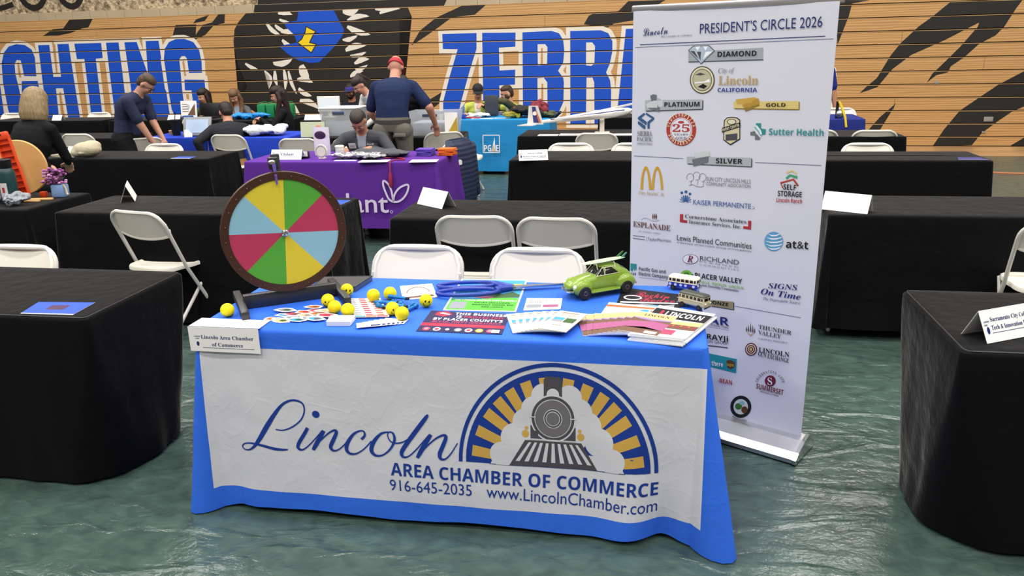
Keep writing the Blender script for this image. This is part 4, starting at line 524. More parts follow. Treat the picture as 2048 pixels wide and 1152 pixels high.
('gray',1,[(-0.3976,0.6703),(-0.3912,0.6707),(-0.3909,0.6584),(-0.3973,0.6586)]),
('gray',1,[(-0.373,0.6528),(-0.3729,0.6516),(-0.2241,0.6581),(-0.2242,0.6593)]),
('green',1,[(-0.1047,0.6977),(-0.105,0.6916),(-0.1065,0.6856),(-0.1091,0.6798),(-0.1128,0.6744),(-0.1173,0.6698),(-0.1225,0.6661),(-0.1283,0.6633),(-0.1343,0.6617),(-0.1405,0.6613),(-0.1464,0.662),(-0.152,0.664),(-0.1569,0.6671),(-0.161,0.6712),(-0.1642,0.6761),(-0.1662,0.6816),(-0.1671,0.6876),(-0.1667,0.6937),(-0.1652,0.6998),(-0.1625,0.7057),(-0.1588,0.711),(-0.1542,0.7156),(-0.1489,0.7193),(-0.1431,0.7219),(-0.1371,0.7235),(-0.131,0.7239),(-0.1251,0.723),(-0.1196,0.721),(-0.1148,0.718),(-0.1107,0.7139),(-0.1076,0.7091),(-0.1056,0.7036)]),
('green3',2,[(-0.1506,0.6772),(-0.1457,0.6766),(-0.1418,0.7084),(-0.1468,0.709)]),
('green3',2,[(-0.1447,0.7112),(-0.1439,0.7062),(-0.1264,0.709),(-0.1272,0.714)]),
('green3',2,[(-0.1243,0.712),(-0.1292,0.7109),(-0.1251,0.693),(-0.1203,0.6941)]),
('green3',2,[(-0.1209,0.6918),(-0.1245,0.6953),(-0.137,0.6827),(-0.1334,0.6792)]),
('green3',2,[(-0.1369,0.6828),(-0.1335,0.6791),(-0.1023,0.7071),(-0.1056,0.7108)]),
('grayd',1,[(-0.0818,0.5973),(0.0938,0.614),(0.0947,0.58),(-0.0808,0.5748)]),
('bronze',2,[(-0.0859,0.6003),(0.0893,0.6174),(0.0902,0.5834),(-0.0848,0.5785)]),
('navy',1,[(0.0966,0.5996),(0.0966,0.5978),(0.3801,0.6011),(0.38,0.6029)]),
('gray',1,[(-0.0802,0.4816),(-0.0802,0.4806),(0.0758,0.4831),(0.0758,0.4841)]),
('grayd',1,[(-0.024,0.395),(-0.0235,0.39),(0.0765,0.4002),(0.076,0.4052)]),
('tealb',1,[(-0.0479,0.3561),(0.1211,0.3599),(0.122,0.2946),(-0.0449,0.2948)]),
('brown2',2,[(0.0735,0.3423),(0.0931,0.3495),(0.114,0.3443),(0.1135,0.3213),(0.0971,0.3051),(0.0797,0.3118)]),
('grayd',1,[(0.1548,0.5197),(0.159,0.5022),(0.1566,0.4925),(0.1529,0.5027)]),
('brown',1,[(0.1627,0.5286),(0.1674,0.5021),(0.165,0.4924),(0.1614,0.5027)]),
('grayd',1,[(0.1713,0.5426),(0.177,0.5022),(0.1746,0.4926),(0.171,0.5028)]),
('brown',1,[(0.1816,0.5319),(0.1865,0.5024),(0.1842,0.4927),(0.1805,0.503)]),
('grayd',1,[(0.1906,0.5209),(0.1949,0.5023),(0.1925,0.4927),(0.1889,0.5029)]),
('tan',1,[(0.1545,0.4969),(0.1751,0.4853),(0.195,0.5005),(0.1757,0.4768)]),
('maroon',1,[(0.2084,0.4255),(0.2082,0.4189),(0.2067,0.4123),(0.2039,0.406),(0.2,0.4004),(0.1952,0.3958),(0.1897,0.3923),(0.1839,0.3902),(0.1779,0.3895),(0.172,0.3904),(0.1667,0.3927),(0.1622,0.3964),(0.1586,0.4013),(0.1562,0.4071),(0.1551,0.4135),(0.1553,0.4202),(0.1569,0.4269),(0.1598,0.4332),(0.1637,0.4388),(0.1686,0.4434),(0.1741,0.4468),(0.1799,0.4488),(0.1859,0.4494),(0.1917,0.4485),(0.1969,0.4461),(0.2014,0.4424),(0.205,0.4376),(0.2073,0.4319)]),
('cream',2,[(0.2037,0.4245),(0.2035,0.419),(0.2022,0.4136),(0.2,0.4084),(0.1968,0.4038),(0.1928,0.4),(0.1883,0.3972),(0.1835,0.3955),(0.1786,0.3949),(0.1738,0.3957),(0.1695,0.3976),(0.1657,0.4006),(0.1628,0.4046),(0.1608,0.4093),(0.1599,0.4146),(0.1601,0.4201),(0.1614,0.4256),(0.1638,0.4307),(0.167,0.4353),(0.171,0.4391),(0.1755,0.4419),(0.1803,0.4436),(0.1852,0.444),(0.1899,0.4433),(0.1942,0.4413),(0.1979,0.4383),(0.2008,0.4344),(0.2028,0.4297)]),
('maroon',3,[(0.2,0.4236),(0.1998,0.4191),(0.1988,0.4146),(0.1969,0.4103),(0.1942,0.4065),(0.191,0.4034),(0.1872,0.401),(0.1832,0.3996),(0.1792,0.3992),(0.1752,0.3998),(0.1716,0.4014),(0.1685,0.4039),(0.1661,0.4072),(0.1644,0.4111),(0.1637,0.4154),(0.1639,0.42),(0.1649,0.4245),(0.1669,0.4288),(0.1695,0.4326),(0.1728,0.4357),(0.1766,0.4381),(0.1806,0.4395),(0.1846,0.4399),(0.1886,0.4392),(0.1921,0.4376),(0.1952,0.4351),(0.1976,0.4318),(0.1992,0.4279)]),
('cream',4,[(0.1952,0.4226),(0.1951,0.4192),(0.1943,0.4159),(0.1929,0.4128),(0.191,0.41),(0.1886,0.4076),(0.1858,0.4059),(0.1829,0.4049),(0.1799,0.4046),(0.177,0.405),(0.1743,0.4062),(0.1721,0.408),(0.1703,0.4105),(0.1691,0.4133),(0.1685,0.4165),(0.1686,0.4199),(0.1694,0.4232),(0.1708,0.4264),(0.1728,0.4291),(0.1752,0.4315),(0.178,0.4332),(0.1809,0.4342),(0.1839,0.4345),(0.1868,0.434),(0.1894,0.4329),(0.1917,0.431),(0.1935,0.4286),(0.1946,0.4257)]),
('maroon',5,[(0.192,0.4218),(0.1919,0.4193),(0.1913,0.4168),(0.1903,0.4144),(0.1888,0.4123),(0.187,0.4105),(0.1849,0.4092),(0.1826,0.4084),(0.1804,0.4082),(0.1782,0.4085),(0.1761,0.4094),(0.1744,0.4108),(0.1731,0.4126),(0.1722,0.4148),(0.1717,0.4173),(0.1718,0.4198),(0.1724,0.4223),(0.1735,0.4247),(0.175,0.4268),(0.1768,0.4286),(0.1789,0.4299),(0.1812,0.4307),(0.1834,0.4309),(0.1856,0.4306),(0.1876,0.4297),(0.1893,0.4283),(0.1907,0.4264),(0.1916,0.4242)]),
('goldl',6,[(0.1878,0.4209),(0.1877,0.4194),(0.1874,0.4179),(0.1868,0.4166),(0.1859,0.4153),(0.1848,0.4143),(0.1836,0.4136),(0.1823,0.4131),(0.181,0.413),(0.1797,0.4132),(0.1786,0.4137),(0.1776,0.4145),(0.1768,0.4156),(0.1763,0.4168),(0.176,0.4182),(0.1761,0.4197),(0.1764,0.4212),(0.177,0.4225),(0.1779,0.4238),(0.179,0.4248),(0.1802,0.4255),(0.1815,0.426),(0.1828,0.4261),(0.1841,0.4259),(0.1852,0.4254),(0.1862,0.4246),(0.187,0.4235),(0.1875,0.4223)]),
('maroon',1,[(0.2993,0.3018),(0.2992,0.2969),(0.2982,0.2918),(0.2964,0.2869),(0.2937,0.2824),(0.2904,0.2783),(0.2865,0.2749),(0.2821,0.2724),(0.2775,0.2707),(0.2728,0.27),(0.2683,0.2702),(0.264,0.2715),(0.2601,0.2737),(0.2569,0.2768),(0.2544,0.2806),(0.2527,0.285),(0.2519,0.2898),(0.252,0.2948),(0.253,0.2999),(0.2549,0.3048),(0.2576,0.3094),(0.261,0.3134),(0.2649,0.3168),(0.2693,0.3193),(0.2739,0.3209),(0.2785,0.3216),(0.283,0.3213),(0.2873,0.32),(0.2911,0.3178),(0.2943,0.3147),(0.2968,0.311),(0.2985,0.3066)]),
('black',1,[(0.2014,0.1548),(0.2012,0.1444),(0.1991,0.1338),(0.1954,0.1236),(0.19,0.1139),(0.1833,0.1054),(0.1754,0.0981),(0.1666,0.0926),(0.1574,0.0888),(0.1479,0.0872),(0.1387,0.0876),(0.13,0.0901),(0.1223,0.0946),(0.1157,0.101),(0.1107,0.1089),(0.1073,0.1181),(0.1058,0.1282),(0.1061,0.1388),(0.1082,0.1495),(0.1122,0.1599),(0.1177,0.1695),(0.1246,0.178),(0.1326,0.1851),(0.1414,0.1905),(0.1507,0.194),(0.16,0.1955),(0.1691,0.1949),(0.1776,0.1923),(0.1852,0.1878),(0.1916,0.1815),(0.1965,0.1737),(0.1998,0.1647)]),
('silverl',2,[(0.1869,0.1508),(0.1867,0.1435),(0.1853,0.1362),(0.1827,0.129),(0.179,0.1223),(0.1743,0.1164),(0.1688,0.1114),(0.1628,0.1075),(0.1563,0.105),(0.1498,0.1038),(0.1434,0.1042),(0.1375,0.1059),(0.1321,0.1091),(0.1276,0.1135),(0.1241,0.119),(0.1218,0.1254),(0.1207,0.1324),(0.1209,0.1397),(0.1224,0.1471),(0.1251,0.1543),(0.1289,0.161),(0.1337,0.1669),(0.1392,0.1719),(0.1453,0.1756),(0.1517,0.1781),(0.1582,0.1791),(0.1645,0.1787),(0.1704,0.1769),(0.1756,0.1737),(0.1801,0.1694),(0.1835,0.1639),(0.1858,0.1577)]),
('green3',3,[(0.1594,0.1451),(0.1583,0.138),(0.1542,0.1314),(0.148,0.1266),(0.1408,0.1246),(0.1342,0.1258),(0.1294,0.1299),(0.1274,0.1362),(0.1286,0.1433),(0.1327,0.1499),(0.139,0.1547),(0.1461,0.1566),(0.1526,0.1554),(0.1574,0.1513)]),
('brown2',4,[(0.1866,0.1364),(0.1856,0.1288),(0.182,0.1219),(0.1763,0.117),(0.1698,0.1151),(0.1637,0.1167),(0.1593,0.1213),(0.1574,0.1282),(0.1584,0.1358),(0.1621,0.1428),(0.1677,0.1476),(0.1742,0.1494),(0.1803,0.1478),(0.1847,0.1432)]),
('tealm',4,[(0.17,0.1642),(0.1686,0.1593),(0.1644,0.1548),(0.1583,0.1519),(0.1521,0.1514),(0.1474,0.1535),(0.1455,0.1575),(0.1469,0.1625),(0.1512,0.167),(0.1572,0.1698),(0.1634,0.1703),(0.168,0.1682)]),
]
C_TEXT=[('AREA CHAMBER OF COMMERCE', 'sb', 'navy', -0.1919, 0.2053, 0.9593, 0.0502, -0.012), ('916-645-2035', 'reg', 'navy', -0.198, 0.1444, 0.3077, 0.0437, 0.008), ('www.LincolnChamber.com', 'reg', 'navy', 0.1636, 0.1473, 0.6024, 0.0463, -0.029)]
C_DOT=[(-0.4522,0.4269),(-0.4527,0.4215),(-0.4553,0.4169),(-0.4596,0.4136),(-0.465,0.4122),(-0.4705,0.4129),(-0.4755,0.4156),(-0.479,0.4199),(-0.4807,0.4251),(-0.4801,0.4305),(-0.4775,0.4352),(-0.4732,0.4385),(-0.4679,0.4398),(-0.4623,0.4391),(-0.4574,0.4364),(-0.4538,0.4321)]
C_STROKE=[
[(-0.6297,0.3563,0.0022),(-0.5994,0.3553,0.0025),(-0.5615,0.3712,0.0028),(-0.526,0.401,0.0028),(-0.5102,0.4351,0.0028),(-0.513,0.4627,0.0031),(-0.5324,0.4747,0.0038),(-0.5609,0.4745,0.0041),(-0.5952,0.4556,0.005),(-0.6285,0.4168,0.0075),(-0.6636,0.3661,0.0094),(-0.6996,0.3109,0.0082),(-0.7257,0.2786,0.005),(-0.7499,0.2639,0.0028),(-0.7704,0.2663,0.0025),(-0.7733,0.2783,0.0025),(-0.76,0.2892,0.0025),(-0.7313,0.2935,0.0035),(-0.6877,0.2874,0.005),(-0.6447,0.2782,0.0057),(-0.612,0.2759,0.0047),(-0.5885,0.2776,0.0025)],
[(-0.5027,0.3706,0.0063),(-0.5174,0.3458,0.0069),(-0.5406,0.3105,0.0069),(-0.5485,0.2911,0.0063),(-0.5423,0.2809,0.005),(-0.5263,0.282,0.0031),(-0.5002,0.3035,0.0025),(-0.4681,0.3379,0.0025),(-0.4466,0.3602,0.0044)],
[(-0.4407,0.3628,0.0069),(-0.4576,0.3349,0.0082),(-0.479,0.2997,0.0082),(-0.4902,0.2816,0.0057)],
[(-0.4901,0.2823,0.0025),(-0.4591,0.3198,0.0025),(-0.4238,0.3535,0.0031),(-0.3992,0.367,0.0044),(-0.3929,0.3578,0.0063),(-0.4071,0.3271,0.0075),(-0.4196,0.3001,0.0069),(-0.4137,0.2862,0.005),(-0.3944,0.2876,0.0028),(-0.3675,0.3097,0.0025),(-0.3399,0.3428,0.0031)],
[(-0.2983,0.3375,0.005),(-0.2852,0.3525,0.0044),(-0.2867,0.3685,0.0031),(-0.3026,0.3704,0.0031),(-0.3284,0.3547,0.005),(-0.3525,0.3197,0.0075),(-0.3577,0.2932,0.0069),(-0.3454,0.2791,0.005),(-0.3205,0.2809,0.0031),(-0.2908,0.3002,0.0025),(-0.2601,0.3335,0.0025)],
[(-0.1947,0.3739,0.0025),(-0.2231,0.364,0.0044),(-0.252,0.3304,0.0075),(-0.2615,0.2978,0.0075),(-0.2468,0.2795,0.005),(-0.2186,0.283,0.0031),(-0.1889,0.3089,0.0038),(-0.172,0.3432,0.005),(-0.1758,0.3686,0.0038),(-0.1913,0.3734,0.0025),(-0.1971,0.3599,0.0022),(-0.1868,0.3385,0.0025),(-0.1631,0.3328,0.0028),(-0.1314,0.3438,0.0025),(-0.0988,0.3723,0.0025),(-0.0657,0.4156,0.0025),(-0.0457,0.4477,0.0031)],
[(-0.0428,0.4507,0.0025),(-0.0509,0.4381,0.0069),(-0.084,0.3928,0.0082),(-0.125,0.3355,0.0082),(-0.1458,0.3009,0.0075),(-0.1429,0.2826,0.005),(-0.1235,0.284,0.0028),(-0.0959,0.3081,0.0025),(-0.0628,0.3471,0.0025),(-0.0411,0.3718,0.0038)],
[(-0.0348,0.3751,0.0063),(-0.0512,0.3479,0.0082),(-0.0754,0.3059,0.0082),(-0.0892,0.2813,0.0057)],
[(-0.0892,0.282,0.0025),(-0.0538,0.3258,0.0025),(-0.018,0.3603,0.0031),(0.011,0.3753,0.0044),(0.0201,0.3672,0.0063),(0.0091,0.336,0.0075),(-0.0032,0.3059,0.0075),(-0.0014,0.287,0.0057),(0.0154,0.2853,0.0031),(0.0367,0.3066,0.0025),(0.0622,0.3484,0.0019)],
]
# ---------------- structure: floor, tarp, bleachers, wall ----------------
def wood_material(name,c1,c2,c3,sx,sz,rough=.45,groove=0):
    m=bpy.data.materials.new(name); m.use_nodes=True; nt=m.node_tree; b=nt.nodes['Principled BSDF']; L=nt.links.new
    tc=nt.nodes.new('ShaderNodeTexCoord'); mp=nt.nodes.new('ShaderNodeMapping'); mp.inputs['Scale'].default_value=(sx,1,sz); L(tc.outputs['Object'],mp.inputs[0])
    wv=nt.nodes.new('ShaderNodeTexWave'); wv.wave_type='BANDS'; wv.bands_direction='Z'; wv.inputs['Scale'].default_value=1; wv.inputs['Distortion'].default_value=9; wv.inputs['Detail'].default_value=3; wv.inputs['Detail Scale'].default_value=.9
    L(mp.outputs[0],wv.inputs[0])
    n=nt.nodes.new('ShaderNodeTexNoise'); n.inputs['Scale'].default_value=1.2; n.inputs['Detail'].default_value=6; mp2=nt.nodes.new('ShaderNodeMapping'); mp2.inputs['Scale'].default_value=(sx*.9,1,sz*6); L(tc.outputs['Object'],mp2.inputs[0]); L(mp2.outputs[0],n.inputs[0])
    cr=nt.nodes.new('ShaderNodeValToRGB'); cr.color_ramp.elements[0].color=lin(c1); cr.color_ramp.elements[1].color=lin(c2); cr.color_ramp.elements[0].position=.1; cr.color_ramp.elements[1].position=.75
    L(wv.outputs[0],cr.inputs[0]); mx=nt.nodes.new('ShaderNodeMix'); mx.data_type='RGBA'; mx.inputs[7].default_value=lin(c3)
    ma=nt.nodes.new('ShaderNodeMath'); ma.operation='MULTIPLY'; ma.inputs[1].default_value=.8; L(n.outputs[0],ma.inputs[0])
    L(ma.outputs[0],mx.inputs[0]); L(cr.outputs[0],mx.inputs[6]); L(mx.outputs[2],b.inputs['Base Color']); b.inputs['Roughness'].default_value=rough
    return m
OAK=wood_material('oak_boards','9c7340','c69a64','b98d58',.7,9)
GYMW=wood_material('gym_floor_maple','9a7850','b59268','a8845a',.6,.6,.3)
# floor
MB().add([(-22,-10,0),(14,-10,0),(14,16,0),(-22,16,0)],[(0,1,2,3)]).build('floor',GYMW,kind='structure',label='wooden gym floor under the tarp')
# tarp: reinforced plastic sheet with creases
tm=bpy.data.materials.new('green_tarp'); tm.use_nodes=True; nt=tm.node_tree; b=nt.nodes['Principled BSDF']; L=nt.links.new
b.inputs['Roughness'].default_value=.2; b.inputs['Specular IOR Level'].default_value=.55
tc=nt.nodes.new('ShaderNodeTexCoord')
def nz(scale,detail,sc=(1,1,1),dist=0):
    mp=nt.nodes.new('ShaderNodeMapping'); mp.inputs['Scale'].default_value=sc; L(tc.outputs['Object'],mp.inputs[0])
    n=nt.nodes.new('ShaderNodeTexNoise'); n.inputs['Scale'].default_value=scale; n.inputs['Detail'].default_value=detail; n.inputs['Distortion'].default_value=dist; L(mp.outputs[0],n.inputs[0]); return n
n1=nz(1.6,6,(1,2.2,1),1.2); n2=nz(11,9,(1,1.5,1),.6); n3=nz(70,3)
v=nt.nodes.new('ShaderNodeTexVoronoi'); v.feature='DISTANCE_TO_EDGE'; v.inputs['Scale'].default_value=1.7
mp=nt.nodes.new('ShaderNodeMapping'); mp.inputs['Scale'].default_value=(.7,1.8,1); L(tc.outputs['Object'],mp.inputs[0])
va=nt.nodes.new('ShaderNodeVectorMath'); va.operation='MULTIPLY_ADD'; va.inputs[1].default_value=(.5,.5,.5); L(n1.outputs['Color'],va.inputs[0]); L(mp.outputs[0],va.inputs[2]); L(va.outputs[0],v.inputs['Vector'])
cl=nt.nodes.new('ShaderNodeMapRange'); cl.inputs[2].default_value=.09; L(v.outputs['Distance'],cl.inputs[0])
def mth(op,a,bv):
    m=nt.nodes.new('ShaderNodeMath'); m.operation=op
    for i,x in enumerate((a,bv)):
        if isinstance(x,(int,float)): m.inputs[i].default_value=x
        else: L(x,m.inputs[i])
    return m.outputs[0]
h=mth('ADD',mth('ADD',mth('MULTIPLY',n1.outputs[0],.30),mth('MULTIPLY',n2.outputs[0],.20)),mth('ADD',mth('MULTIPLY',cl.outputs[0],-.13),mth('MULTIPLY',n3.outputs[0],.05)))
bp=nt.nodes.new('ShaderNodeBump'); bp.inputs['Strength'].default_value=1; bp.inputs['Distance'].default_value=.032; L(h,bp.inputs['Height']); L(bp.outputs[0],b.inputs['Normal'])
cr=nt.nodes.new('ShaderNodeValToRGB'); cr.color_ramp.elements[0].color=lin('364742'); cr.color_ramp.elements[1].color=lin('485c55'); cr.color_ramp.elements[0].position=.3; cr.color_ramp.elements[1].position=.7; L(n2.outputs[0],cr.inputs[0]); L(cr.outputs[0],b.inputs['Base Color'])
mb=MB(); nx,ny=150,110; X0,X1,Y0,Y1=-16,10,-5,10.05
for j in range(ny+1):
    for i in range(nx+1):
        x=X0+(X1-X0)*i/nx; y=Y0+(Y1-Y0)*j/ny
        mb.v.append((x,y,.004+.006*max(0,noise.noise((x*.9,y*2.1,0)))+.004*max(0,noise.noise((x*3,y*4,5)))))
mb.f=[(j*(nx+1)+i,j*(nx+1)+i+1,(j+1)*(nx+1)+i+1,(j+1)*(nx+1)+i) for j in range(ny) for i in range(nx)]; mb.m=[0]*len(mb.f)
mb.build('floor_tarp',tm,kind='structure',label='dark green crinkled plastic tarp over the gym floor')
# bleachers
PSI,DI=-0.05278,11.47932
bl=empty('folded_bleachers',(-sin(PSI)*DI,cos(PSI)*DI,0),PSI,'tall bank of folded oak bleachers painted with big blue letters across the back','bleachers')
ROWS=[0.0]+[.1457+.2014*k for k in range(12)]
gapm=mat('bleacher_gap','0b0a09',.9)
lipm=mat('board_edge','c9a06a',.5)  # wood lip: light caught along the board tops is put into its paler colour
for k in range(12):
    z0,z1=ROWS[k]+.014,ROWS[k+1]-.003
    m_=MB(); x=-15.0
    while x<9.5:
        x1=x+4.4+((k*37)%5)*.3; m_.mi(0).box(((x+x1-.004)/2,.02,(z0+z1)/2),(x1-x-.004,.04,z1-z0)); x=x1
    m_.mi(1).box((-2.75,.018,z1+.0),(24.5,.044,.006))
    m_.mi(2).box((-2.75,.06,ROWS[k]+.01),(24.5,.02,.05))
    m_.build('seat_riser_board',[OAK,lipm,gapm],bl,smooth=False)
PK=[0]
def paint(name,layers,mats):
    mb=MB()
    for mi,off,polys in layers:
        for pts in polys:
            PK[0]=(PK[0]+1)%37; off+=.000025
            vs,fs=tri(pts); bm=bmesh.new(); q=[bm.verts.new((x,0,z)) for x,z in vs]
            for f in fs: bm.faces.new([q[i] for i in f])
            for k in range(12):
                for zz in (ROWS[k]+.014,ROWS[k+1]-.006):
                    bmesh.ops.bisect_plane(bm,geom=bm.verts[:]+bm.edges[:]+bm.faces[:],plane_co=(0,0,zz),plane_no=(0,0,1))
            dl=[f for f in bm.faces if not any(ROWS[k]+.014<f.calc_center_median().z<ROWS[k+1]-.006 for k in range(12))]
            bmesh.ops.delete(bm,geom=dl,context='FACES')
            for v in bm.verts: v.co.y=-off-.00001*PK[0]
            bmesh.ops.recalc_face_normals(bm,faces=bm.faces)
            for f in bm.faces:
                if f.normal.y>0: f.normal_flip()
            mb.mi(mi).bm(bm)
    me=bpy.data.meshes.new(name); me.from_pydata(mb.v,[],mb.f)
    for m in mats: me.materials.append(m)
    me.polygons.foreach_set('material_index',mb.m); me.update(); return link(name,me,bl)
PBLACK=mat('black_paint','1b1815',.6,var=.1); PWHITE=mat('cream_paint','d8d1c4',.55); PBLUE=mat('blue_paint','0a49b8',.5); PYEL=mat('yellow_paint','e2c416',.5)
def outline(p,w):
    out=[]; n=len(p)
    for i in range(n):
        a=V((*p[i],0));b=V((*p[(i+1)%n],0));d=b-a
        if d.length<.01: continue
        d.normalize(); q=V((-d.y,d.x,0))*w
        out.append([(a+q)[:2],(a-q)[:2],(b-q)[:2],(b+q)[:2]])
        e=V((*p[i-1],0))-a
        sq=abs(e.normalized().dot(d))<.25
        if sq: out.append([(a.x-w,a.y-w),(a.x+w,a.y-w),(a.x+w,a.y+w),(a.x-w,a.y+w)])
        else: out.append([(a.x+w*cos(t),a.y+w*sin(t)) for t in np.linspace(0,2*pi,11)[:-1]])
    return out
for p in M_BLACK: paint('painted_stripe',[(0,.001,[p])],[PBLACK])
for p in M_STRIPE: paint('painted_claw_mark',[(0,.002,[p])],[PWHITE])
paint('painted_shield',[(0,.003,M_BLUE)],[PBLUE]); paint('painted_letter',[(0,.0035,outline(M_YEL[0],.018)),(1,.004,M_YEL)],[PBLACK,PYEL])
inb=lambda q,p:min(x for x,_ in p)<=q[0][0]<=max(x for x,_ in p)
for p in M_LET: paint('painted_letter',[(0,.0015,outline(p,.072)),(1,.003,[p])],[PWHITE,PBLUE])
for q in M_WHITE: paint('painted_counter',[(0,.004,[q])],[PWHITE])
for q in M_WOOD: paint('bare_wood_slit',[(0,.005,[q])],[OAK])
# small fittings on the boards
for i,(x,z,w) in enumerate(((-9.62,1.1,.09),(4.37,.98,.07),(5.17,.42,.13),(5.13,.22,.05))):
    MB().box((0,0,0),(w,.012,w*.55),ch=.003).build('socket_plate',mat('plate_grey','8c8880',.4),bl,(x,-.008,z))
# block wall behind and above
wm=bpy.data.materials.new('split_face_block'); wm.use_nodes=True; nt=wm.node_tree; b=nt.nodes['Principled BSDF']; L=nt.links.new
tc=nt.nodes.new('ShaderNodeTexCoord'); b.inputs['Roughness'].default_value=.95
n=nt.nodes.new('ShaderNodeTexNoise'); n.inputs['Scale'].default_value=14; n.inputs['Detail'].default_value=8; L(tc.outputs['Object'],n.inputs[0])
cr=nt.nodes.new('ShaderNodeValToRGB'); cr.color_ramp.elements[0].color=lin('6b5a45'); cr.color_ramp.elements[1].color=lin('c9b594'); cr.color_ramp.elements[0].position=.33; cr.color_ramp.elements[1].position=.62; L(n.outputs[0],cr.inputs[0]); L(cr.outputs[0],b.inputs['Base Color'])
bp=nt.nodes.new('ShaderNodeBump'); bp.inputs['Strength'].default_value=1; bp.inputs['Distance'].default_value=.06; L(n.outputs[0],bp.inputs['Height']); L(bp.outputs[0],b.inputs['Normal'])
WALL=MB().box((-2.5,.75,4.5),(40,.3,9)).build('wall_back',wm,loc=bl.location,rz=PSI,kind='structure',label='split-face block wall above the bleachers')
sm=mat('smooth_block','b3a285',.9,bump=.3,bscale=60,var=.12,vscale=3)
m_=MB()
for i in range(62): m_.box((-15.3+i*.4,.55,2.43),(.394,.1,.19))
m_.build('trim_1',sm,loc=bl.location,rz=PSI,kind='structure',label='course of smooth tan blocks along the top of the bleachers',smooth=False)
# painted script numerals and the top of the black crest field, on the wall
def wallribbon(name,pts,w,closed=False,y=.597):
    mb=MB(); n=len(pts); vs=[]
    for i,p in enumerate(pts):
        a=V(pts[(i-1)%n] if closed or i else p); b_=V(pts[(i+1)%n] if closed or i<n-1 else p); d=(b_-a).normalized(); q=V((-d.y,d.x))*w
        vs+=[(p[0]+q.x,y,p[1]+q.y),(p[0]-q.x,y,p[1]-q.y)]
    k=n if closed else n-1
    mb.add(vs,[(2*i,2*i+1,(2*i+3)%(2*n),(2*i+2)%(2*n)) for i in range(k)]); return mb.build(name,PBLACK,WALL,smooth=False)
for cx,rx in ((-12.45,.33),(-11.55,.3)): wallribbon('painted_numeral',[(cx+rx*cos(a),3.05+.42*sin(a)) for a in np.linspace(0,2*pi,33)[:-1]],.06,True)
wallribbon('painted_stroke',[(-13.9,2.62),(-13.5,2.63),(-13.2,2.66),(-12.95,2.72)],.05)
m_=MB(); m_.add([(-7.5,.497,2.34),(-3.75,.497,2.34),(-3.65,.497,2.52),(-7.45,.497,2.52)],[(0,1,2,3)]); m_.add([(-7.45,.597,2.50),(-3.65,.597,2.50),(-3.45,.597,3.2),(-7.3,.597,3.2)],[(0,1,2,3)]); m_.build('painted_field',PBLACK,WALL,smooth=False)
# ---------------- covered tables ----------------
def ring(x0,x1,y0,y1,r,ne,nyv,nc):
    pts=[]
    r=max(r,1e-4)
    cs=[(x1-r,y0+r,-pi/2),(x1-r,y1-r,0),(x0+r,y1-r,pi/2),(x0+r,y0+r,pi)]
    # front edge left->right, corner, right edge, corner, back edge, corner, left edge, corner
    def edge(a,bq,n,nor): return [((a[0]+(bq[0]-a[0])*i/n,a[1]+(bq[1]-a[1])*i/n),nor) for i in range(n)]
    pts+=edge((x0+r,y0),(x1-r,y0),ne,(0,-1))
    def cor(c): return [((c[0]+r*cos(c[2]+pi/2*i/nc),c[1]+r*sin(c[2]+pi/2*i/nc)),(cos(c[2]+pi/2*i/nc),sin(c[2]+pi/2*i/nc))) for i in range(nc)]
    pts+=cor(cs[0]); pts+=edge((x1,y0+r),(x1,y1-r),nyv,(1,0)); pts+=cor(cs[1]); pts+=edge((x1-r,y1),(x0+r,y1),ne,(0,1)); pts+=cor(cs[2]); pts+=edge((x0,y1-r),(x0,y0+r),nyv,(-1,0)); pts+=cor(cs[3])
    return pts
def cover(name,x0,x1,y0,y1,h,hem,disp,mats,rb=0,ne=40,nyv=16,nc=8,nz=14,parent=None,hemf=None,r0=.025,**k):
    mb=MB(); n=None
    def addring(pts): mb.v.extend(pts)
    rings=[]
    for ins,dz in ((.28,0),(.12,0),(.05,0),(.02,0),(.008,-.002),(.002,-.007),(0,-.016)):
        rings.append([(p[0],p[1],h+dz) for p,nn in ring(x0+ins,x1-ins,y0+ins,y1-ins,r0,ne,nyv,nc)])
    for j in range(1,nz+1):
        t=j/nz; rr=r0+rb*t**1.4; row=[]
        for p,nn in ring(x0,x1,y0,y1,rr,ne,nyv,nc):
            he=hem+(hemf(p[0],p[1]) if hemf else 0)
            z=h-.016+(he-(h-.016))*t; d=disp(p[0],p[1],z,t,nn)
            row.append((p[0]+nn[0]*d,p[1]+nn[1]*d,z))
        rings.append(row)
    mb.loft(rings,caps=False); n=len(rings[0]); mb.f.append(tuple(range(n))); mb.m.append(0)
    return mb.build(name,mats,parent,**k)
def plain(seed,flare=.015,amp=.012,corner=0.0):
    def f(x,y,z,t,nn):
        d=flare*t+amp*t*(noise.noise((x*4+seed,y*4,z*.6))*1.3+.6*noise.noise((x*11,y*11+seed,z*2)))+.012*t*noise.noise((x*3+seed,z*5,y*3))
        if corner and abs(nn[0])>.05 and abs(nn[1])>.05: d+=corner*t*(abs(nn[0]*nn[1])*2)**.7
        return d
    return f
BLACKC2=mat('black_spandex','08080a',.85,spec=.12,bump=.25,bscale=14)
BLACKC2.node_tree.nodes['Principled BSDF'].inputs['Sheen Weight'].default_value=.34; BLACKC2.node_tree.nodes['Principled BSDF'].inputs['Sheen Roughness'].default_value=.25
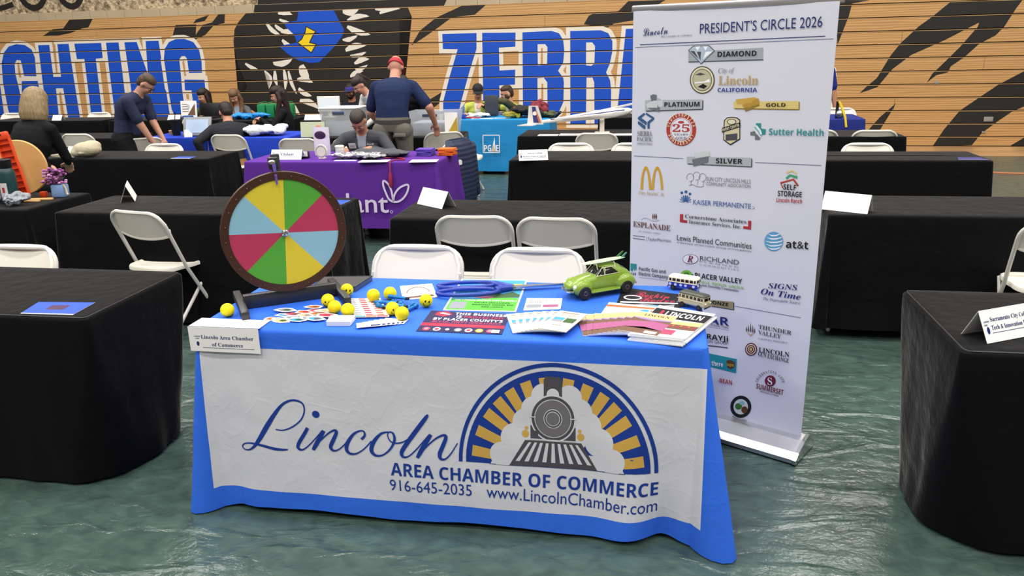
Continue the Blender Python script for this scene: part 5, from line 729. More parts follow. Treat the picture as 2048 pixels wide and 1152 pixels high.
def black_table(x0,x1,y0,y1,label,seed,fitted=False,hem=.03,mats=None,group='black covered tables',name='tablecloth',corner=.05,flare=.015,h=.742):
    if fitted:
        o=cover(name,x0,x1,y0,y1,h,hem,plain(seed,-.01,.02),mats or BLACKC2,rb=.22,ne=46,nyv=20,label=label,cat='tablecloth',group=group)
        pts=[(p[0],p[1],h-.001) for p,nn in ring(x0+.012,x1-.012,y0+.012,y1-.012,.02,20,10,5)]
        MB().tube(pts,.0035,6,closed=True).build('seam_piping',BLACKP,o)
        return o
    return cover(name,x0,x1,y0,y1,h,hem,plain(seed,flare,.02,corner),mats or BLACKC,rb=.02,label=label,cat='tablecloth',group=group)
black_table(-3.21,-1.38,.03,.69,'smooth black fitted cover on the table left of the blue one',1,True,.02)
black_table(1.69,3.52,.05,.72,'smooth black fitted cover on the table at the right foreground edge',2,True,.02)
black_table(-3.05,-1.22,1.92,2.53,'black cloth on the table behind the prize wheel',3)
black_table(-.8,1.03,1.88,2.5,'black cloth on the table behind the two white chairs at centre',4)
black_table(1.69,3.52,2.15,2.78,'black cloth on the table right of the sponsor banner with blank tent card',5,hem=.07)
black_table(-5.1,-3.3,1.98,2.62,'black cloth on the craft table at far left under the wooden disc',6)
black_table(-5.22,-3.4,4.36,4.97,'black cloth on the table left of the purple one',7)
black_table(-.53,1.3,4.3,4.95,'black cloth on the table with the college name card beside the banner',8)
black_table(1.5,3.33,4.32,4.9,'black cloth on the table in the third row right of the banner',9)
black_table(-.77,1.06,6.15,6.85,'black cloth on the table carrying the white model glider',10)
black_table(1.35,3.15,6.0,6.65,'black cloth on the table before the bleachers at right with a grey chair back',11)
black_table(-7.4,-5.52,6.1,6.75,'black cloth on the empty table behind the blonde person',12)
black_table(-9.6,-7.55,8.5,9.15,'black cloth on the table against the bleachers at far left',13)
black_table(-7.4,-5.62,8.45,9.1,'black cloth on the table with the laptop against the bleachers',14)
black_table(-5.5,-4.45,8.25,9.0,'black cloth on the table under the green tote bags',15)
black_table(-4.25,-3.1,8.25,9.0,'black cloth on the table with the white monitor',16)
black_table(-3.2,-1.45,6.08,6.75,'black cloth on the table with clear tubs behind the red-capped man',17)
black_table(-.05,1.75,8.3,9.0,'black cloth on the table against the bleachers left of the banner top',18)
BLUEC=mat('royal_blue_cloth','1a3bb0',.75,spec=.25,bump=.3,bscale=10)
black_table(-5.27,-3.44,6.16,6.86,'plain royal blue cloth on the table with the grey screen',20,mats=BLUEC,group='coloured tablecloths')
NAVYC=mat('dark_blue_cloth','1d2a78',.75,spec=.25,bump=.3,bscale=10)
black_table(1.5,3.2,7.9,8.6,'dark blue cloth on the table half hidden by the banner',21,mats=NAVYC,group='coloured tablecloths')
# sky blue utility table
SKYC=mat('sky_blue_cloth','1a82bd',.7,spec=.3,bump=.35,bscale=6)
pg=cover('tablecloth',-1.93,-.68,8.2,8.9,.742,.05,plain(22,.03,.03,.03),SKYC,label='sky blue cloth with a white square logo on the utility table',cat='tablecloth',group='coloured tablecloths')
def print_on(name,parent,items,fn,mats):
    mb=MB()
    for kind,*a in items:
        if kind=='t': vs,fs=text2d(*a[1:]); flat(mb,vs,fs,fn,a[0])
        else: vs,fs=tri(a[1]); flat(mb,vs,fs,fn,a[0])
    return mb.build(name,mats,parent,smooth=False)
LOGO=(-1.585,-1.35,.305,.545)
pgf=lambda a,b:(a,8.2-.06-(.742-b)*.05,b)
fr=[]; bx0,bx1,bz0,bz1=LOGO
for (a,b_,c,d) in ((bx0,bz0,bx1,bz0+.01),(bx0,bz1-.01,bx1,bz1),(bx0,bz0,bx0+.01,bz1),(bx1-.01,bz0,bx1,bz1)): fr.append(('p',0,[(a,b_),(c,b_),(c,d),(a,d)]))
lw=bx1-bx0
print_on('logo_print',pg,fr+[('p',0,[(bx0+lw*.5,bz0+.02),(bx0+lw*.74,bz0+.02),(bx0+lw*.70,bz1-.03)]),('t',0,'PG','sb',lw*.42,.085,bx0+lw*.07,bz0+.02),('t',0,'E','sb',lw*.17,.085,bx0+lw*.76,bz0+.02),('t',1,'&','sb',lw*.2,.085,bx0+lw*.53,bz0+.018)],lambda a,b_:(a,pgf(a,b_)[1],b_),[PAPER,mat('gold_ink','d9a93a',.7)])
# purple table
PURP=mat('purple_cloth','57288a',.8,spec=.2,bump=.15,bscale=10)
def purd(x,y,z,t,nn):
    d=.03*t+.012*t*noise.noise((x*3,y*3,z))
    if nn[0]>.05: d+=.02*t*sin(y*14)
    if abs(nn[0])>.05 and abs(nn[1])>.05: d+=.06*t*(abs(nn[0]*nn[1])*2)**.7
    return d
pu=cover('tablecloth',-2.95,-1.14,4.2,4.95,.742,.15,purd,PURP,rb=.03,label='purple cloth with a white leaf logo on the centre-left table',cat='tablecloth',group='coloured tablecloths')
PLAV=mat('lavender_ink','cfc4dc',.8)
pf=lambda a,b:(a,4.2-.05*(.742-b)-.02,b)
def catmull(pts,n=7):
    out=[]
    P=[pts[0]]+list(pts)+[pts[-1]]
    for i in range(1,len(P)-2):
        for k in range(n):
            t=k/n; out.append(tuple(.5*((2*b)+(-a+c)*t+(2*a-5*b+4*c-d)*t*t+(-a+3*b-3*c+d)*t**3) for a,b,c,d in zip(P[i-1],P[i],P[i+1],P[i+2])))
    out.append(tuple(pts[-1])); return out
def ribbon2(pts,w):
    vs=[];fs=[]
    for i,p in enumerate(pts):
        q0=V((*pts[max(0,i-1)],0));q1=V((*pts[min(len(pts)-1,i+1)],0)); d=(q1-q0).normalized(); n=V((-d.y,d.x,0))*(w if not isinstance(w,list) else w[i])
        vs+=[(p[0]+n.x,p[1]+n.y),(p[0]-n.x,p[1]-n.y)]
    fs=[(2*i,2*i+1,2*i+3,2*i+2) for i in range(len(pts)-1)]
    return vs,fs
mb=MB()
for k in range(4): vs,fs=text2d('vitalant','reg',.79,.165,-2.385+.004*(k%2),.298+.004*(k//2)); flat(mb,vs,fs,lambda a,b,k=k:(a,pf(a,b)[1]-.0004*k,b))
for lp in ([(-1.546,.395),(-1.585,.42),(-1.612,.48),(-1.63,.54),(-1.624,.58),(-1.585,.553),(-1.56,.50),(-1.55,.44),(-1.546,.395)],[(-1.546,.395),(-1.53,.46),(-1.48,.52),(-1.405,.547),(-1.410,.49),(-1.45,.43),(-1.50,.398),(-1.546,.395)]):
    vs,fs=ribbon2(catmull(lp,5),.0085); flat(mb,vs,fs,pf)
vs,fs=ribbon2([(-1.567+.011*cos(a),.306+.011*sin(a)) for a in np.linspace(0,2*pi,17)],.002); flat(mb,vs,fs,pf)
mb.build('logo_print',PLAV,pu,smooth=False)
# ---------------- the front table: blue throw with printed panel ----------------
def frontD(x,z):
    t=min(1,max(0,(.726-z)/(.726-.03)))
    d=.035*t+.010*t*noise.noise((x*2.2,z*2,3))+.006*t*noise.noise((x*6,z*3,7))+.003*noise.noise((x*9,z*9,1))*min(1,t*6)
    d-=.045*t*t*math.exp(-((x-.79)/.06)**2); d+=.03*t*t*math.exp(-((x-.66)/.09)**2); d-=.02*t*math.exp(-((x+.82)/.06)**2)
    return d
def blued(x,y,z,t,nn):
    if nn[1]<-.99: return frontD(x,z)
    d=.03*t+.02*t*noise.noise((x*4,y*4,z))
    if nn[0]>.9: d=.075*t+.045*t*sin(y*22+.5)+.02*t*noise.noise((y*8,z*2,1))
    if nn[0]<-.9: d=.045*t+.03*t*sin(y*17)
    if abs(nn[0])>.05 and abs(nn[1])>.05:
        c=(abs(nn[0]*nn[1])*2)
        base=frontD(x,z)*abs(nn[1])+(.075 if nn[0]>0 else .045)*t*abs(nn[0])
        d=base+(.085 if nn[0]>0 else .07)*t*c**2
    return d
bc=bpy.data.materials.new('blue_throw_with_panel'); bc.use_nodes=True; nt=bc.node_tree; b=nt.nodes['Principled BSDF']; L=nt.links.new
b.inputs['Roughness'].default_value=.75; b.inputs['Specular IOR Level'].default_value=.25
tc=nt.nodes.new('ShaderNodeTexCoord'); sp=nt.nodes.new('ShaderNodeSeparateXYZ'); L(tc.outputs['Object'],sp.inputs[0])
def mth(op,a,bv):
    m=nt.nodes.new('ShaderNodeMath'); m.operation=op
    for i,x in enumerate((a,bv)):
        if isinstance(x,(int,float)): m.inputs[i].default_value=x
        else: L(x,m.inputs[i])
    return m.outputs[0]
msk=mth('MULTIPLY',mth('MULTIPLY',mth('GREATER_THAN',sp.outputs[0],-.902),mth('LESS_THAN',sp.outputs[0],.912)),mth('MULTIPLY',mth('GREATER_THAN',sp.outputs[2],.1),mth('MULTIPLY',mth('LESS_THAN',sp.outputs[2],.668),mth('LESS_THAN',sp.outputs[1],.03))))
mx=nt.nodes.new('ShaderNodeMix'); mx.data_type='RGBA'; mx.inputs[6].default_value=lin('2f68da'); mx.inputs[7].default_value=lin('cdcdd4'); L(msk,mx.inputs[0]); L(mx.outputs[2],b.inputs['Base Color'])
def bumpset(nt,tc,b,L):
    def nz(scale,detail,dist,kind='n'):
        n=nt.nodes.new('ShaderNodeTexNoise'); n.inputs['Scale'].default_value=scale; n.inputs['Detail'].default_value=detail; n.inputs['Distortion'].default_value=dist; L(tc.outputs['Object'],n.inputs[0]); return n.outputs[0]
    n1=nz(5,3,.8); a=mth('ABSOLUTE',mth('SUBTRACT',n1,.5),0); n2=nz(13,3,.6); c=mth('ABSOLUTE',mth('SUBTRACT',n2,.5),0)
    hh=mth('ADD',mth('MULTIPLY',mth('MINIMUM',a,.05),-2.2),mth('MULTIPLY',mth('MINIMUM',c,.06),-.9))
    bp=nt.nodes.new('ShaderNodeBump'); bp.inputs['Strength'].default_value=.32; bp.inputs['Distance'].default_value=.012; L(hh,bp.inputs['Height']); L(bp.outputs[0],b.inputs['Normal'])
bumpset(nt,tc,b,L)
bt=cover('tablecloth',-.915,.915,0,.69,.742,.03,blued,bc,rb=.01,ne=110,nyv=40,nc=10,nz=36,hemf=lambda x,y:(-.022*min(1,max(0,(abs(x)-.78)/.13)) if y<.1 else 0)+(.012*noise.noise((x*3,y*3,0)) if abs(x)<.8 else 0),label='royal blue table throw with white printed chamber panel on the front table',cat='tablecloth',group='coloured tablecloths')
ff=lambda off:(lambda a,c:(a,-frontD(a,c)-off,c))
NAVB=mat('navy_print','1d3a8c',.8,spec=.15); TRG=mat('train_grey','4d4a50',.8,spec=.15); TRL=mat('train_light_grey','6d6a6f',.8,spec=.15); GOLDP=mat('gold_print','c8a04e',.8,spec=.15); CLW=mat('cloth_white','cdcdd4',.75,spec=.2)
def fine(vs,fs,step=.03):                         # cut long triangles so print can follow the cloth
    bm=bmesh.new(); q=[bm.verts.new((x,y,0)) for x,y in vs]
    for f in fs:
        try: bm.faces.new([q[i] for i in f])
        except ValueError: pass
    for ax in (0,1):
        lo=min(v.co[ax] for v in bm.verts); hi=max(v.co[ax] for v in bm.verts); k=int(lo/step)
        while k*step<hi:
            no=(1,0,0) if ax==0 else (0,1,0); bmesh.ops.bisect_plane(bm,geom=bm.verts[:]+bm.edges[:]+bm.faces[:],plane_co=tuple(k*step*x for x in no),plane_no=no); k+=1
    bm.verts.index_update(); r=([(v.co.x,v.co.y) for v in bm.verts],[tuple(v.index for v in f.verts) for f in bm.faces]); bm.free(); return r
mb=MB()
for i,s in enumerate(C_STROKE):
    pp=catmull(s); vs,fs=ribbon2([(p[0],p[1]) for p in pp],[p[2] for p in pp]); flat(mb,vs,fs,ff(.0014+.0001*i))
vs,fs=tri(C_DOT); flat(mb,vs,fs,ff(.0014))
mb.build('script_lettering',NAVB,bt,smooth=False)
mb=MB()
for t in C_TEXT:
    vs,fs=text2d(*t[:2],t[5],t[6],t[3],t[4],t[7]); flat(mb,vs,fs,ff(.0014))
mb.build('contact_lettering',NAVB,bt,smooth=False)
ex,ez,erx,erz=.4156,.279,.3505,.386
mb=MB()
def E_(mi,off,pts):
    vs,fs=tri(pts); vs,fs=fine([(ex+x*erx,ez+z*erz) for x,z in vs],fs); flat(mb,vs,fs,ff(.0014+(off-.002)*.35),mi)
def half(r0,r1,n=48): return [(r1*cos(pi*i/n),r1*sin(pi*i/n)) for i in range(n+1)]+[(r0*cos(pi*i/n),r0*sin(pi*i/n)) for i in range(n,-1,-1)]
def circ(x,z,r,n=36): return [(x+r*cos(2*pi*i/n),z+r*sin(2*pi*i/n)) for i in range(n)]
[E_(0,.0020,[(r_*cos(pi*(i+d)/48),r_*sin(pi*(i+d)/48)) for r_,d in ((1,0),(1,1),(.962,1),(.962,0))]) for i in range(48)]; E_(0,.0020,[(cos(pi*i/48)*.925,sin(pi*i/48)*.925) for i in range(49)])
for a in (8,22,35.5,46.5,57,69,82,98,111,123,133.5,144.5,158,172):
    a=R(a); c,s=cos(a),sin(a); q=lambda r,w:(c*r-s*w,s*r+c*w)
    E_(1,.0028,[q(.48,-.042),q(.865,-.055),q(.865,.055),q(.48,.042)])
for x,z,r in ((-.55,.10,.125),(-.42,.27,.14),(-.30,.42,.14),(-.22,.55,.13),(-.13,.68,.12),(.55,.10,.125),(.42,.27,.14),(.30,.42,.14),(.22,.55,.13),(.13,.68,.12),(0,.4,.33)): E_(2,.0036,[(a,max(-.005,b_)) for a,b_ in circ(x,z,r)])
E_(2,.0036,[(-.67,.0),(.67,0),(.6,.14),(-.6,.14)]); E_(0,.0028,[(-.68,-.006),(.68,-.006),(.68,.0),(-.68,.0)])
x0=-.035
E_(3,.0044,[(x0-.09,.62),(x0+.09,.62),(x0+.09,.84),(x0+.065,.87),(x0-.065,.87),(x0-.09,.84)]); E_(2,.0050,half(.055,.07)and [(x0+.062*cos(pi*i/12),.70+.06*sin(pi*i/12)) for i in range(13)]+[(x0-.062,.64),(x0-.045,.64)]+[(x0+.045*cos(pi*i/12),.70+.045*sin(pi*i/12)) for i in range(12,-1,-1)]+[(x0+.045,.64),(x0+.062,.64)])
E_(3,.0046,[(x0-.225,.26),(x0+.225,.26),(x0+.225,.40),(x0-.225,.40)]); E_(2,.0052,circ(x0,.475,.226)); E_(3,.0058,circ(x0,.475,.212)); E_(2,.0064,circ(x0,.475,.184)); E_(4,.0070,circ(x0,.475,.177)); E_(2,.0076,circ(x0,.475,.092)); E_(3,.0082,circ(x0,.475,.085)); E_(2,.0088,circ(x0,.475,.070)); E_(4,.0094,circ(x0,.475,.064))
for sx in (-1,1): E_(2,.0088,[(x0+sx*.17,.488),(x0+sx*.23,.488),(x0+sx*.23,.478),(x0+sx*.17,.478)]); E_(1,.0050,circ(x0+sx*.275,.315,.036)); E_(1,.0050,circ(x0+sx*.265,.37,.018))
E_(2,.0060,[(x0-.235,.262),(x0+.235,.262),(x0+.235,.272),(x0-.235,.272)])
E_(3,.0054,[(x0-.28,.255),(x0+.28,.255),(x0+.44,.0),(x0-.44,.0)])
for i in range(9):
    u0=-.92+i*1.84/8.6+.02; u1=u0+.10
    E_(2 if i%1==0 else 3,.0060,[(x0+.27*u0,.235),(x0+.27*u1,.235),(x0+.42*u1,.045),(x0+.42*u0,.045)])
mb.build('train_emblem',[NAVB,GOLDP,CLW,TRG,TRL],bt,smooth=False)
# ---------------- roll-up sponsor banner ----------------
INK={'navy':'26306a','black':'1b1b1f','gray':'6d6e76','grayd':'4a4b52','white':'dfdfe6','white2':'f0f0f4','glit':'9fa5aa','gem':'aebdca','olive':'4d4a36','cream':'d9d3b4','creamd':'b9b596','tan':'b39b6a','blue':'2b3f92','silver':'a9afb0','silverl':'c6cbca','goldl':'d6c078','goldd':'8c7434','gold':'c4a04a','goldm':'b08d3c','steel':'3a5a80','red':'b03a30','red2':'a8323a','tanl':'cfc5a0','teal':'2f8b8c','tealm':'7fb4b4','goldt':'c99a33','kblue':'2a5c96','green2':'3f9a6a','brown':'6b4030','maroon':'6a2036','attb':'5f9cc4','green':'76b043','green3':'35702c','navyb':'232a72','bronze':'8f8566','tealb':'1f8796','brown2':'5a3a20'}
bn=empty('roll_up_banner',(0.992,0.926,0),-0.4963,'tall white roll-up sponsor banner with rows of logos on a silver floor base','banner')
PANEL=mat('banner_vinyl','d3d4de',.45,spec=.3)
mb=MB(); NXB,NZB=10,30; vs=[];fs=[]
bw=lambda x,z:.004*sin(z*2.2)-.006*((x/.42)**2)*max(0,(z-.9)/.9)
for side in (0,.0012):
    for j in range(NZB+1):
        for i in range(NXB+1):
            x=-.425+.85*i/NXB; z=.07+1.75*j/NZB; vs.append((x,bw(x,z)+side,z))
for s in (0,1):
    o=s*(NXB+1)*(NZB+1)
    fs+=[(o+j*(NXB+1)+i,o+j*(NXB+1)+i+1,o+(j+1)*(NXB+1)+i+1,o+(j+1)*(NXB+1)+i) for j in range(NZB) for i in range(NXB)]
mb.add(vs,fs); pn=mb.build('vinyl_panel',PANEL,bn)
keys=sorted(INK); inkm=[mat('ink_'+k,INK[k],.7,spec=.2,var=.35 if k=='glit' else 0,vscale=300) for k in keys]
mb=MB(); bf=lambda ly:(lambda a,c:(a,bw(a,c)-.0012-.0004*ly,c))
for col,ly,pts in B_SHAPE:
    try:
        vs,fs=tri(pts); vs,fs=fine(vs,fs,.06); flat(mb,vs,fs,bf(ly),keys.index(col))
    except Exception as e: print('shape',col,e)
for t,st,col,u,v_,w,cap,ang in B_TEXT:
    vs,fs=text2d(t,st,w,cap,u,v_,ang); flat(mb,vs,fs,bf(7),keys.index(col))
mb.build('logo_print',inkm,pn,smooth=False)
SILV=mat('silver_aluminium','c2c2c6',.3,metal=.85)
MB().box((0,.004,1.828),(.875,.022,.03),ch=.006).build('top_rail',SILV,bn)
prof=[(-.13,.012),(-.13,.03),(-.10,.05),(-.03,.075),(.02,.085),(.06,.07),(.085,.03),(.085,.012)]
MB().loft([[(-.44,y,z) for y,z in prof],[(.44,y,z) for y,z in prof]]).build('cassette_base',SILV,bn,smooth=False)
for sx in (-1,1): MB().loft([[(sx*.44,y*1.04,z*1.05) for y,z in prof],[(sx*.455,y*1.04,z*1.05) for y,z in prof]]).build('end_cap',CHROME,bn,smooth=False)
for sx in (-1,1): MB().box((sx*.34,.0,.007),(.05,.24,.013),ch=.003).build('foot',BLACKP,bn)
MB().cyl((0,.02,.07),(0,.012,1.82),.009).build('support_pole',STEEL,bn)
# ---------------- folding chairs ----------------
def make_chair():
    t=empty('folding_chair',(0,0,0),0)
    def ypos(z): return -.19+ (0.80-z)*.42 if z>.43 else -.035+(.43-z)*.56
    w=.213; mb=MB(); pts=[]
    for z in (.012,.2,.43,.56,.68): pts.append((-w+.0*z,ypos(z),z))
    left=pts[:]; arc=[]
    for i in range(7):
        a=pi-pi/2*i/6; arc.append((-w+.085+.085*cos(a),ypos(.70+.085*sin(a)),.70+.085*sin(a)))
    full=left+arc; full=full+[(-x,y,z) for x,y,z in reversed(full)]
    mb.tube(full,.0115,8).build('frame',WHITEM,t)
    # backrest panel: dished, rounded top corners
    mb=MB(); n,m=20,7; F=[];B=[]
    for i in range(n+1):
        u=-1+2*i/n; x=u*.2
        cr=max(0,(abs(u)-.6)/.4); zt=.79-.075*(1-math.sqrt(max(0,1-cr*cr))); zb=.615+.028*(abs(u)**2.2)-.0
        for j in range(m+1):
            v_=j/m; z=zb+(zt-zb)*v_; y=ypos(z)+.0-.028*(1-u*u)*1.0+.012
            F.append((x,y+.006,z)); B.append((x,y-.006,z))
    N=len(F); fs=[]
    for i in range(n):
        for j in range(m):
            a=i*(m+1)+j; fs.append((a,a+m+1,a+m+2,a+1)); fs.append((N+a,N+a+1,N+a+m+2,N+a+m+1))
    for i in range(n):
        a=i*(m+1); fs.append((a,N+a,N+a+m+1,a+m+1)); a=i*(m+1)+m; fs.append((a,a+m+1,N+a+m+1,N+a))
    for j in range(m):
        fs.append((j,j+1,N+j+1,N+j)); a=n*(m+1)+j; fs.append((a,N+a,N+a+1,a+1))
    mb.add(F+B,fs)
    top=[V(F[i*(m+1)+m]) for i in range(n+1)]; bot=[V(F[i*(m+1)]) for i in range(n+1)]
    loop=[p+V((0,-.006,0)) for p in bot+top[::-1]]
    mb.tube(loop,.0105,6,closed=True); mb.build('backrest',WHITEP,t)
    for sx in (-1,1): MB().box((sx*.207,ypos(.67)+.012,.67),(.018,.012,.03),ch=.003).build('latch',WHITEP,t)
    # seat: dished rounded panel with lip
    mb=MB(); rings=[]
    def sr(s,z,dz=0):
        out=[]
        for i in range(40):
            a=2*pi*i/40; c,sn=cos(a),sin(a); k=.5
            x=.2*s*abs(c)**k*(1 if c>0 else -1); y=.2*s*abs(sn)**k*(1 if sn>0 else -1)
            out.append((x*(1-.08*(y<0)),y+.025,z-.010*(y>.12)*s+dz))
        return out
    for s,z in ((.25,.428),(.6,.429),(.86,.433),(.93,.440),(.98,.441),(1.0,.432),(1.0,.418),(.96,.416),(.9,.420),(.3,.418)): rings.append(sr(s,z))
    mb.loft(rings).build('seat',WHITEP,t)
    for sx in (-1,1):
        x=sx*.188
        MB().tube([(x,.17,.415),(x,.09,.30),(x,-.20,.012)],.0105,8).build('rear_leg',WHITEM,t)
    MB().cyl((-.188,-.115,.13),(.188,-.115,.13),.008).build('cross_bar',WHITEM,t)
    MB().cyl((-.213,ypos(.12),.12),(.213,ypos(.12),.12),.008).build('cross_bar',WHITEM,t)
    for sx in (-1,1):
        MB().cyl((sx*.213,ypos(.012),.002),(sx*.213,ypos(.03),.035),.0145).build('foot_cap',WHITEP,t); MB().cyl((sx*.188,-.205,.002),(sx*.188,-.192,.03),.0135).build('foot_cap',WHITEP,t)
    return t
ch0=make_chair(); used=[False]
def chair(x,y,yaw,label):
    o=ch0 if not used[0] else copy_tree(ch0); used[0]=True
    # x,y: middle of the backrest top; facing = yaw (0 -> +y)
    f=V((-sin(yaw),cos(yaw))); o.location=(x+f.x*.19,y+f.y*.19,.008); o.rotation_euler=(0,0,yaw)
    tag(o,label,'chair','white folding chairs'); return o
chair(-2.36,.86,pi,'white folding chair behind the left foreground black table, top of its back showing')
chair(-2.33,1.70,R(-14),'white folding chair turned away in front of the table behind the prize wheel')
chair(-.36,1.02,pi,'white folding chair behind the front table, nearer the prize wheel')
chair(.21,1.01,pi,'white folding chair behind the front table, nearer the green toy car')
chair(-.257,1.70,R(2),'white folding chair seen from behind at the centre table beside the blank tent card')
chair(.202,1.68,R(-2),'white folding chair seen from behind at the centre table next to the banner')
chair(2.73,1.72,R(-8),'white folding chair cut by the right edge of the photo')
chair(-4.03,5.86,R(-3),'white folding chair with the man in tan trousers on it')
chair(-6.05,6.02,0,'white folding chair beside the blonde person, empty, back toward us')
chair(-4.86,5.56,R(40),'white folding chair turned sideways behind the standing man in a navy polo')
chair(-4.25,5.03,pi,'white folding chair facing us behind the table with the blue sheet and cloth bonnet')
chair(-3.0,5.46,R(4),'white folding chair back-on behind the place card of the purple table')
chair(-2.4,5.5,pi,'white folding chair under the seated man in a grey pullover')
chair(-1.55,6.02,R(25),'white folding chair back-on beside the sky blue table')
chair(.111,5.86,0,'white folding chair back-on under the model glider table')
chair(-.06,5.0,pi,'white folding chair facing us behind the college name card table, clear of the banner')
chair(.53,5.0,pi,'white folding chair facing us, half hidden by the banner edge')
chair(.187,9.1,pi,'white folding chair by the bleachers left of the banner top')
chair(2.3,6.05,R(-4),'white folding chair back-on, its right half showing past the banner edge')
chair(2.85,6.0,0,'white folding chair back-on right of the banner in the fourth row')
chair(2.53,4.95,pi,'white folding chair facing us right of the banner in the third row')
chair(-9.75,9.3,pi,'white folding chair against the bleachers left of the blonde head')
chair(-8.11,9.25,pi,'white folding chair against the bleachers right of the blonde head')
jc=chair(-1.20,5.15,R(70),'white folding chair with a navy quilted jacket over its back')
chair(-1.72,6.75,R(-85),'white folding chair holding red and white booklets beyond the jacket')
chair(3.05,8.75,pi,'white folding chair behind the dark blue table past the banner')
# ---------------- printed sheets and cards ----------------
def bil(c): return lambda u,v:tuple(c[0][i]*(1-u)*(1-v)+c[1][i]*u*(1-v)+c[2][i]*u*v+c[3][i]*(1-u)*v for i in (0,1))
def sheet(name,c,items,mats,label,cat,z=.7432,th=.0009,group=None):
    mb=MB(); f=bil(c); mb.mi(0).prism([f(0,0),f(1,0),f(1,1),f(0,1)],z,z+th)
    for i,it in enumerate(items):
        zz=z+th+.0002+.00004*i
        if it[0]=='t':
            _,mi,t,st,x,y,w,cap=it; vs,fs=text2d(t,st,w,cap,x,y)
        elif it[0]=='r':
            _,mi,x,y,w,h=it; vs=[(x,y),(x+w,y),(x+w,y+h),(x,y+h)]; fs=[(0,1,2,3)]
        elif it[0]=='e':
            _,mi,x,y,a,b_=it; vs=[(x+a*cos(2*pi*k/20),y+b_*sin(2*pi*k/20)) for k in range(20)]; fs=[tuple(range(20))]
        else: _,mi,pts=it; vs,fs=tri(pts)
        flat(mb,vs,fs,lambda a,b_:(*f(a,b_),zz),mi)
    return mb.build(name,mats,None,smooth=False,label=label,cat=cat,group=group)
def ink(n,c): return mat('ink_'+n,c,.6,spec=.25)
iR=ink('flyer_red','b02a44');iN=ink('flyer_navy','2c2752');iW=ink('flyer_white','ececee');iG=ink('flyer_green','57b33c');iS=ink('flyer_sky','3f97d8');iY=ink('flyer_yellow','f0c928');iP=ink('flyer_pink','c04560');iK=ink('flyer_black','1c1a1e');iO=ink('flyer_orange','c8693a');iB=ink('flyer_brown','6f5140');iT=ink('flyer_tan','c8b07c');iL=ink('flyer_lilac','9a7fb0');iM=ink('flyer_magenta','a0577f');iGr=ink('flyer_grey','8d8f98');iDG=ink('flyer_darkgreen','3c5a34');iC=ink('flyer_cream','e4dcc4')
sheet('flyer',[(-.085,.039),(.222,.038),(.211,.256),(-.092,.264)],[('r',1,0,.36,1,.64),('r',2,0,.26,1,.14),('p',2,[(.08,.80),(.2,.72),(.3,.84),(.22,.99),(.1,.95)]),('p',3,[(.13,.87),(.26,.82),(.27,.85),(.16,.93)]),('t',3,'THIS BUSINESS','sb',.33,.84,.64,.11),('t',3,'IS','sb',.36,.70,.07,.10),('t',2,'PROTECTED','sb',.46,.70,.48,.10),('t',3,"BY PLACER COUNTY'S",'sb',.1,.55,.85,.11),('t',4,'RETAIL THEFT OPERATIONS','bi',.1,.43,.84,.09),('r',4,.1,.31,.8,.02)]+[('e',(4,3,1,6,3,5,4)[k],.1+.125*k,.12,.045,.08) for k in range(7)]+[('e',(6,2,3,3,2,3,6)[k],.1+.125*k,.12,.025,.045) for k in range(7)]+[('r',3,.87,.05,.09,.13)],[iN,iN,iR,iW,iP,iY,iGr],'red and navy flyer with bold capitals lying near the front edge','flyer')
sheet('flyer',[(-.05,.275),(.229,.284),(.206,.701),(-.077,.692)],[('r',1,.025,.02,.95,.96),('r',2,.025,.02,.95,.32),('p',2,[(.4,.34),(.6,.42),(.97,.40),(.97,.33)]),('p',6,[(.5,.46),(.62,.55),(.72,.52),(.85,.60),(.97,.5),(.97,.42),(.55,.38)]),('p',5,[(.3,.40),(.55,.36),(.62,.42),(.42,.47)]),('e',4,.2,.9,.06,.03),('p',3,[(.3,.74),(.5,.78),(.6,.72),(.8,.84),(.95,.86),(.9,.70),(.6,.64),(.35,.66)]),('t',4,'GOLF','sb',.32,.68,.5,.12),('e',5,.5,.78,.1,.05),('t',4,'9AM 4 PERSON SHOTGUN START SCRAMBLE','sb',.08,.29,.88,.035),('t',7,'ENTRY INCLUDES:','sb',.38,.22,.5,.035),('t',7,'BREAKFAST, DRINKS, BAR,','sb',.36,.16,.58,.035),('t',7,'AND LUNCH','sb',.5,.10,.3,.035),('r',8,.06,.05,.22,.2)],[iW,iS,iG,iY,iW,iM,iDG,iK,iGr],'colourful golf tournament flyer partly under the big scissors','flyer',z=.7428)
sheet('postcard',[(-.24,.379),(-.113,.431),(-.186,.611),(-.311,.562)],[('p',1,[(.15+.35*(1-cos(pi*k/16)),.42+.42*sin(pi*k/16)) for k in range(17)]),('p',0,[(.18+.32*(1-cos(pi*k/16)),.42+.36*sin(pi*k/16)) for k in range(17)]),('r',2,.2,.46,.6,.03),('r',2,.25,.55,.5,.03),('r',2,.3,.64,.4,.03),('r',2,.12,.3,.7,.03),('p',3,[(.08,.08),(.92,.08),(.9,.22),(.6,.16),(.4,.2),(.1,.17)])],[PAPER,iB,iGr,iB],'white postcard with an arched emblem left of the scissors handles','card')
sheet('postcard',[(.254,.302),(.39,.334),(.382,.466),(.243,.455)],[('t',1,'MONTHLY','sb',.1,.75,.4,.08),('t',1,'MIXER','sb',.1,.6,.35,.08),('e',2,.68,.75,.13,.13),('e',0,.68,.75,.10,.10),('r',3,.05,.2,.4,.25),('r',4,.5,.2,.42,.22),('r',2,.1,.08,.7,.03)],[PAPER,iK,iGr,iGr,iM],'white postcard with small photos behind the cream brochures','card')
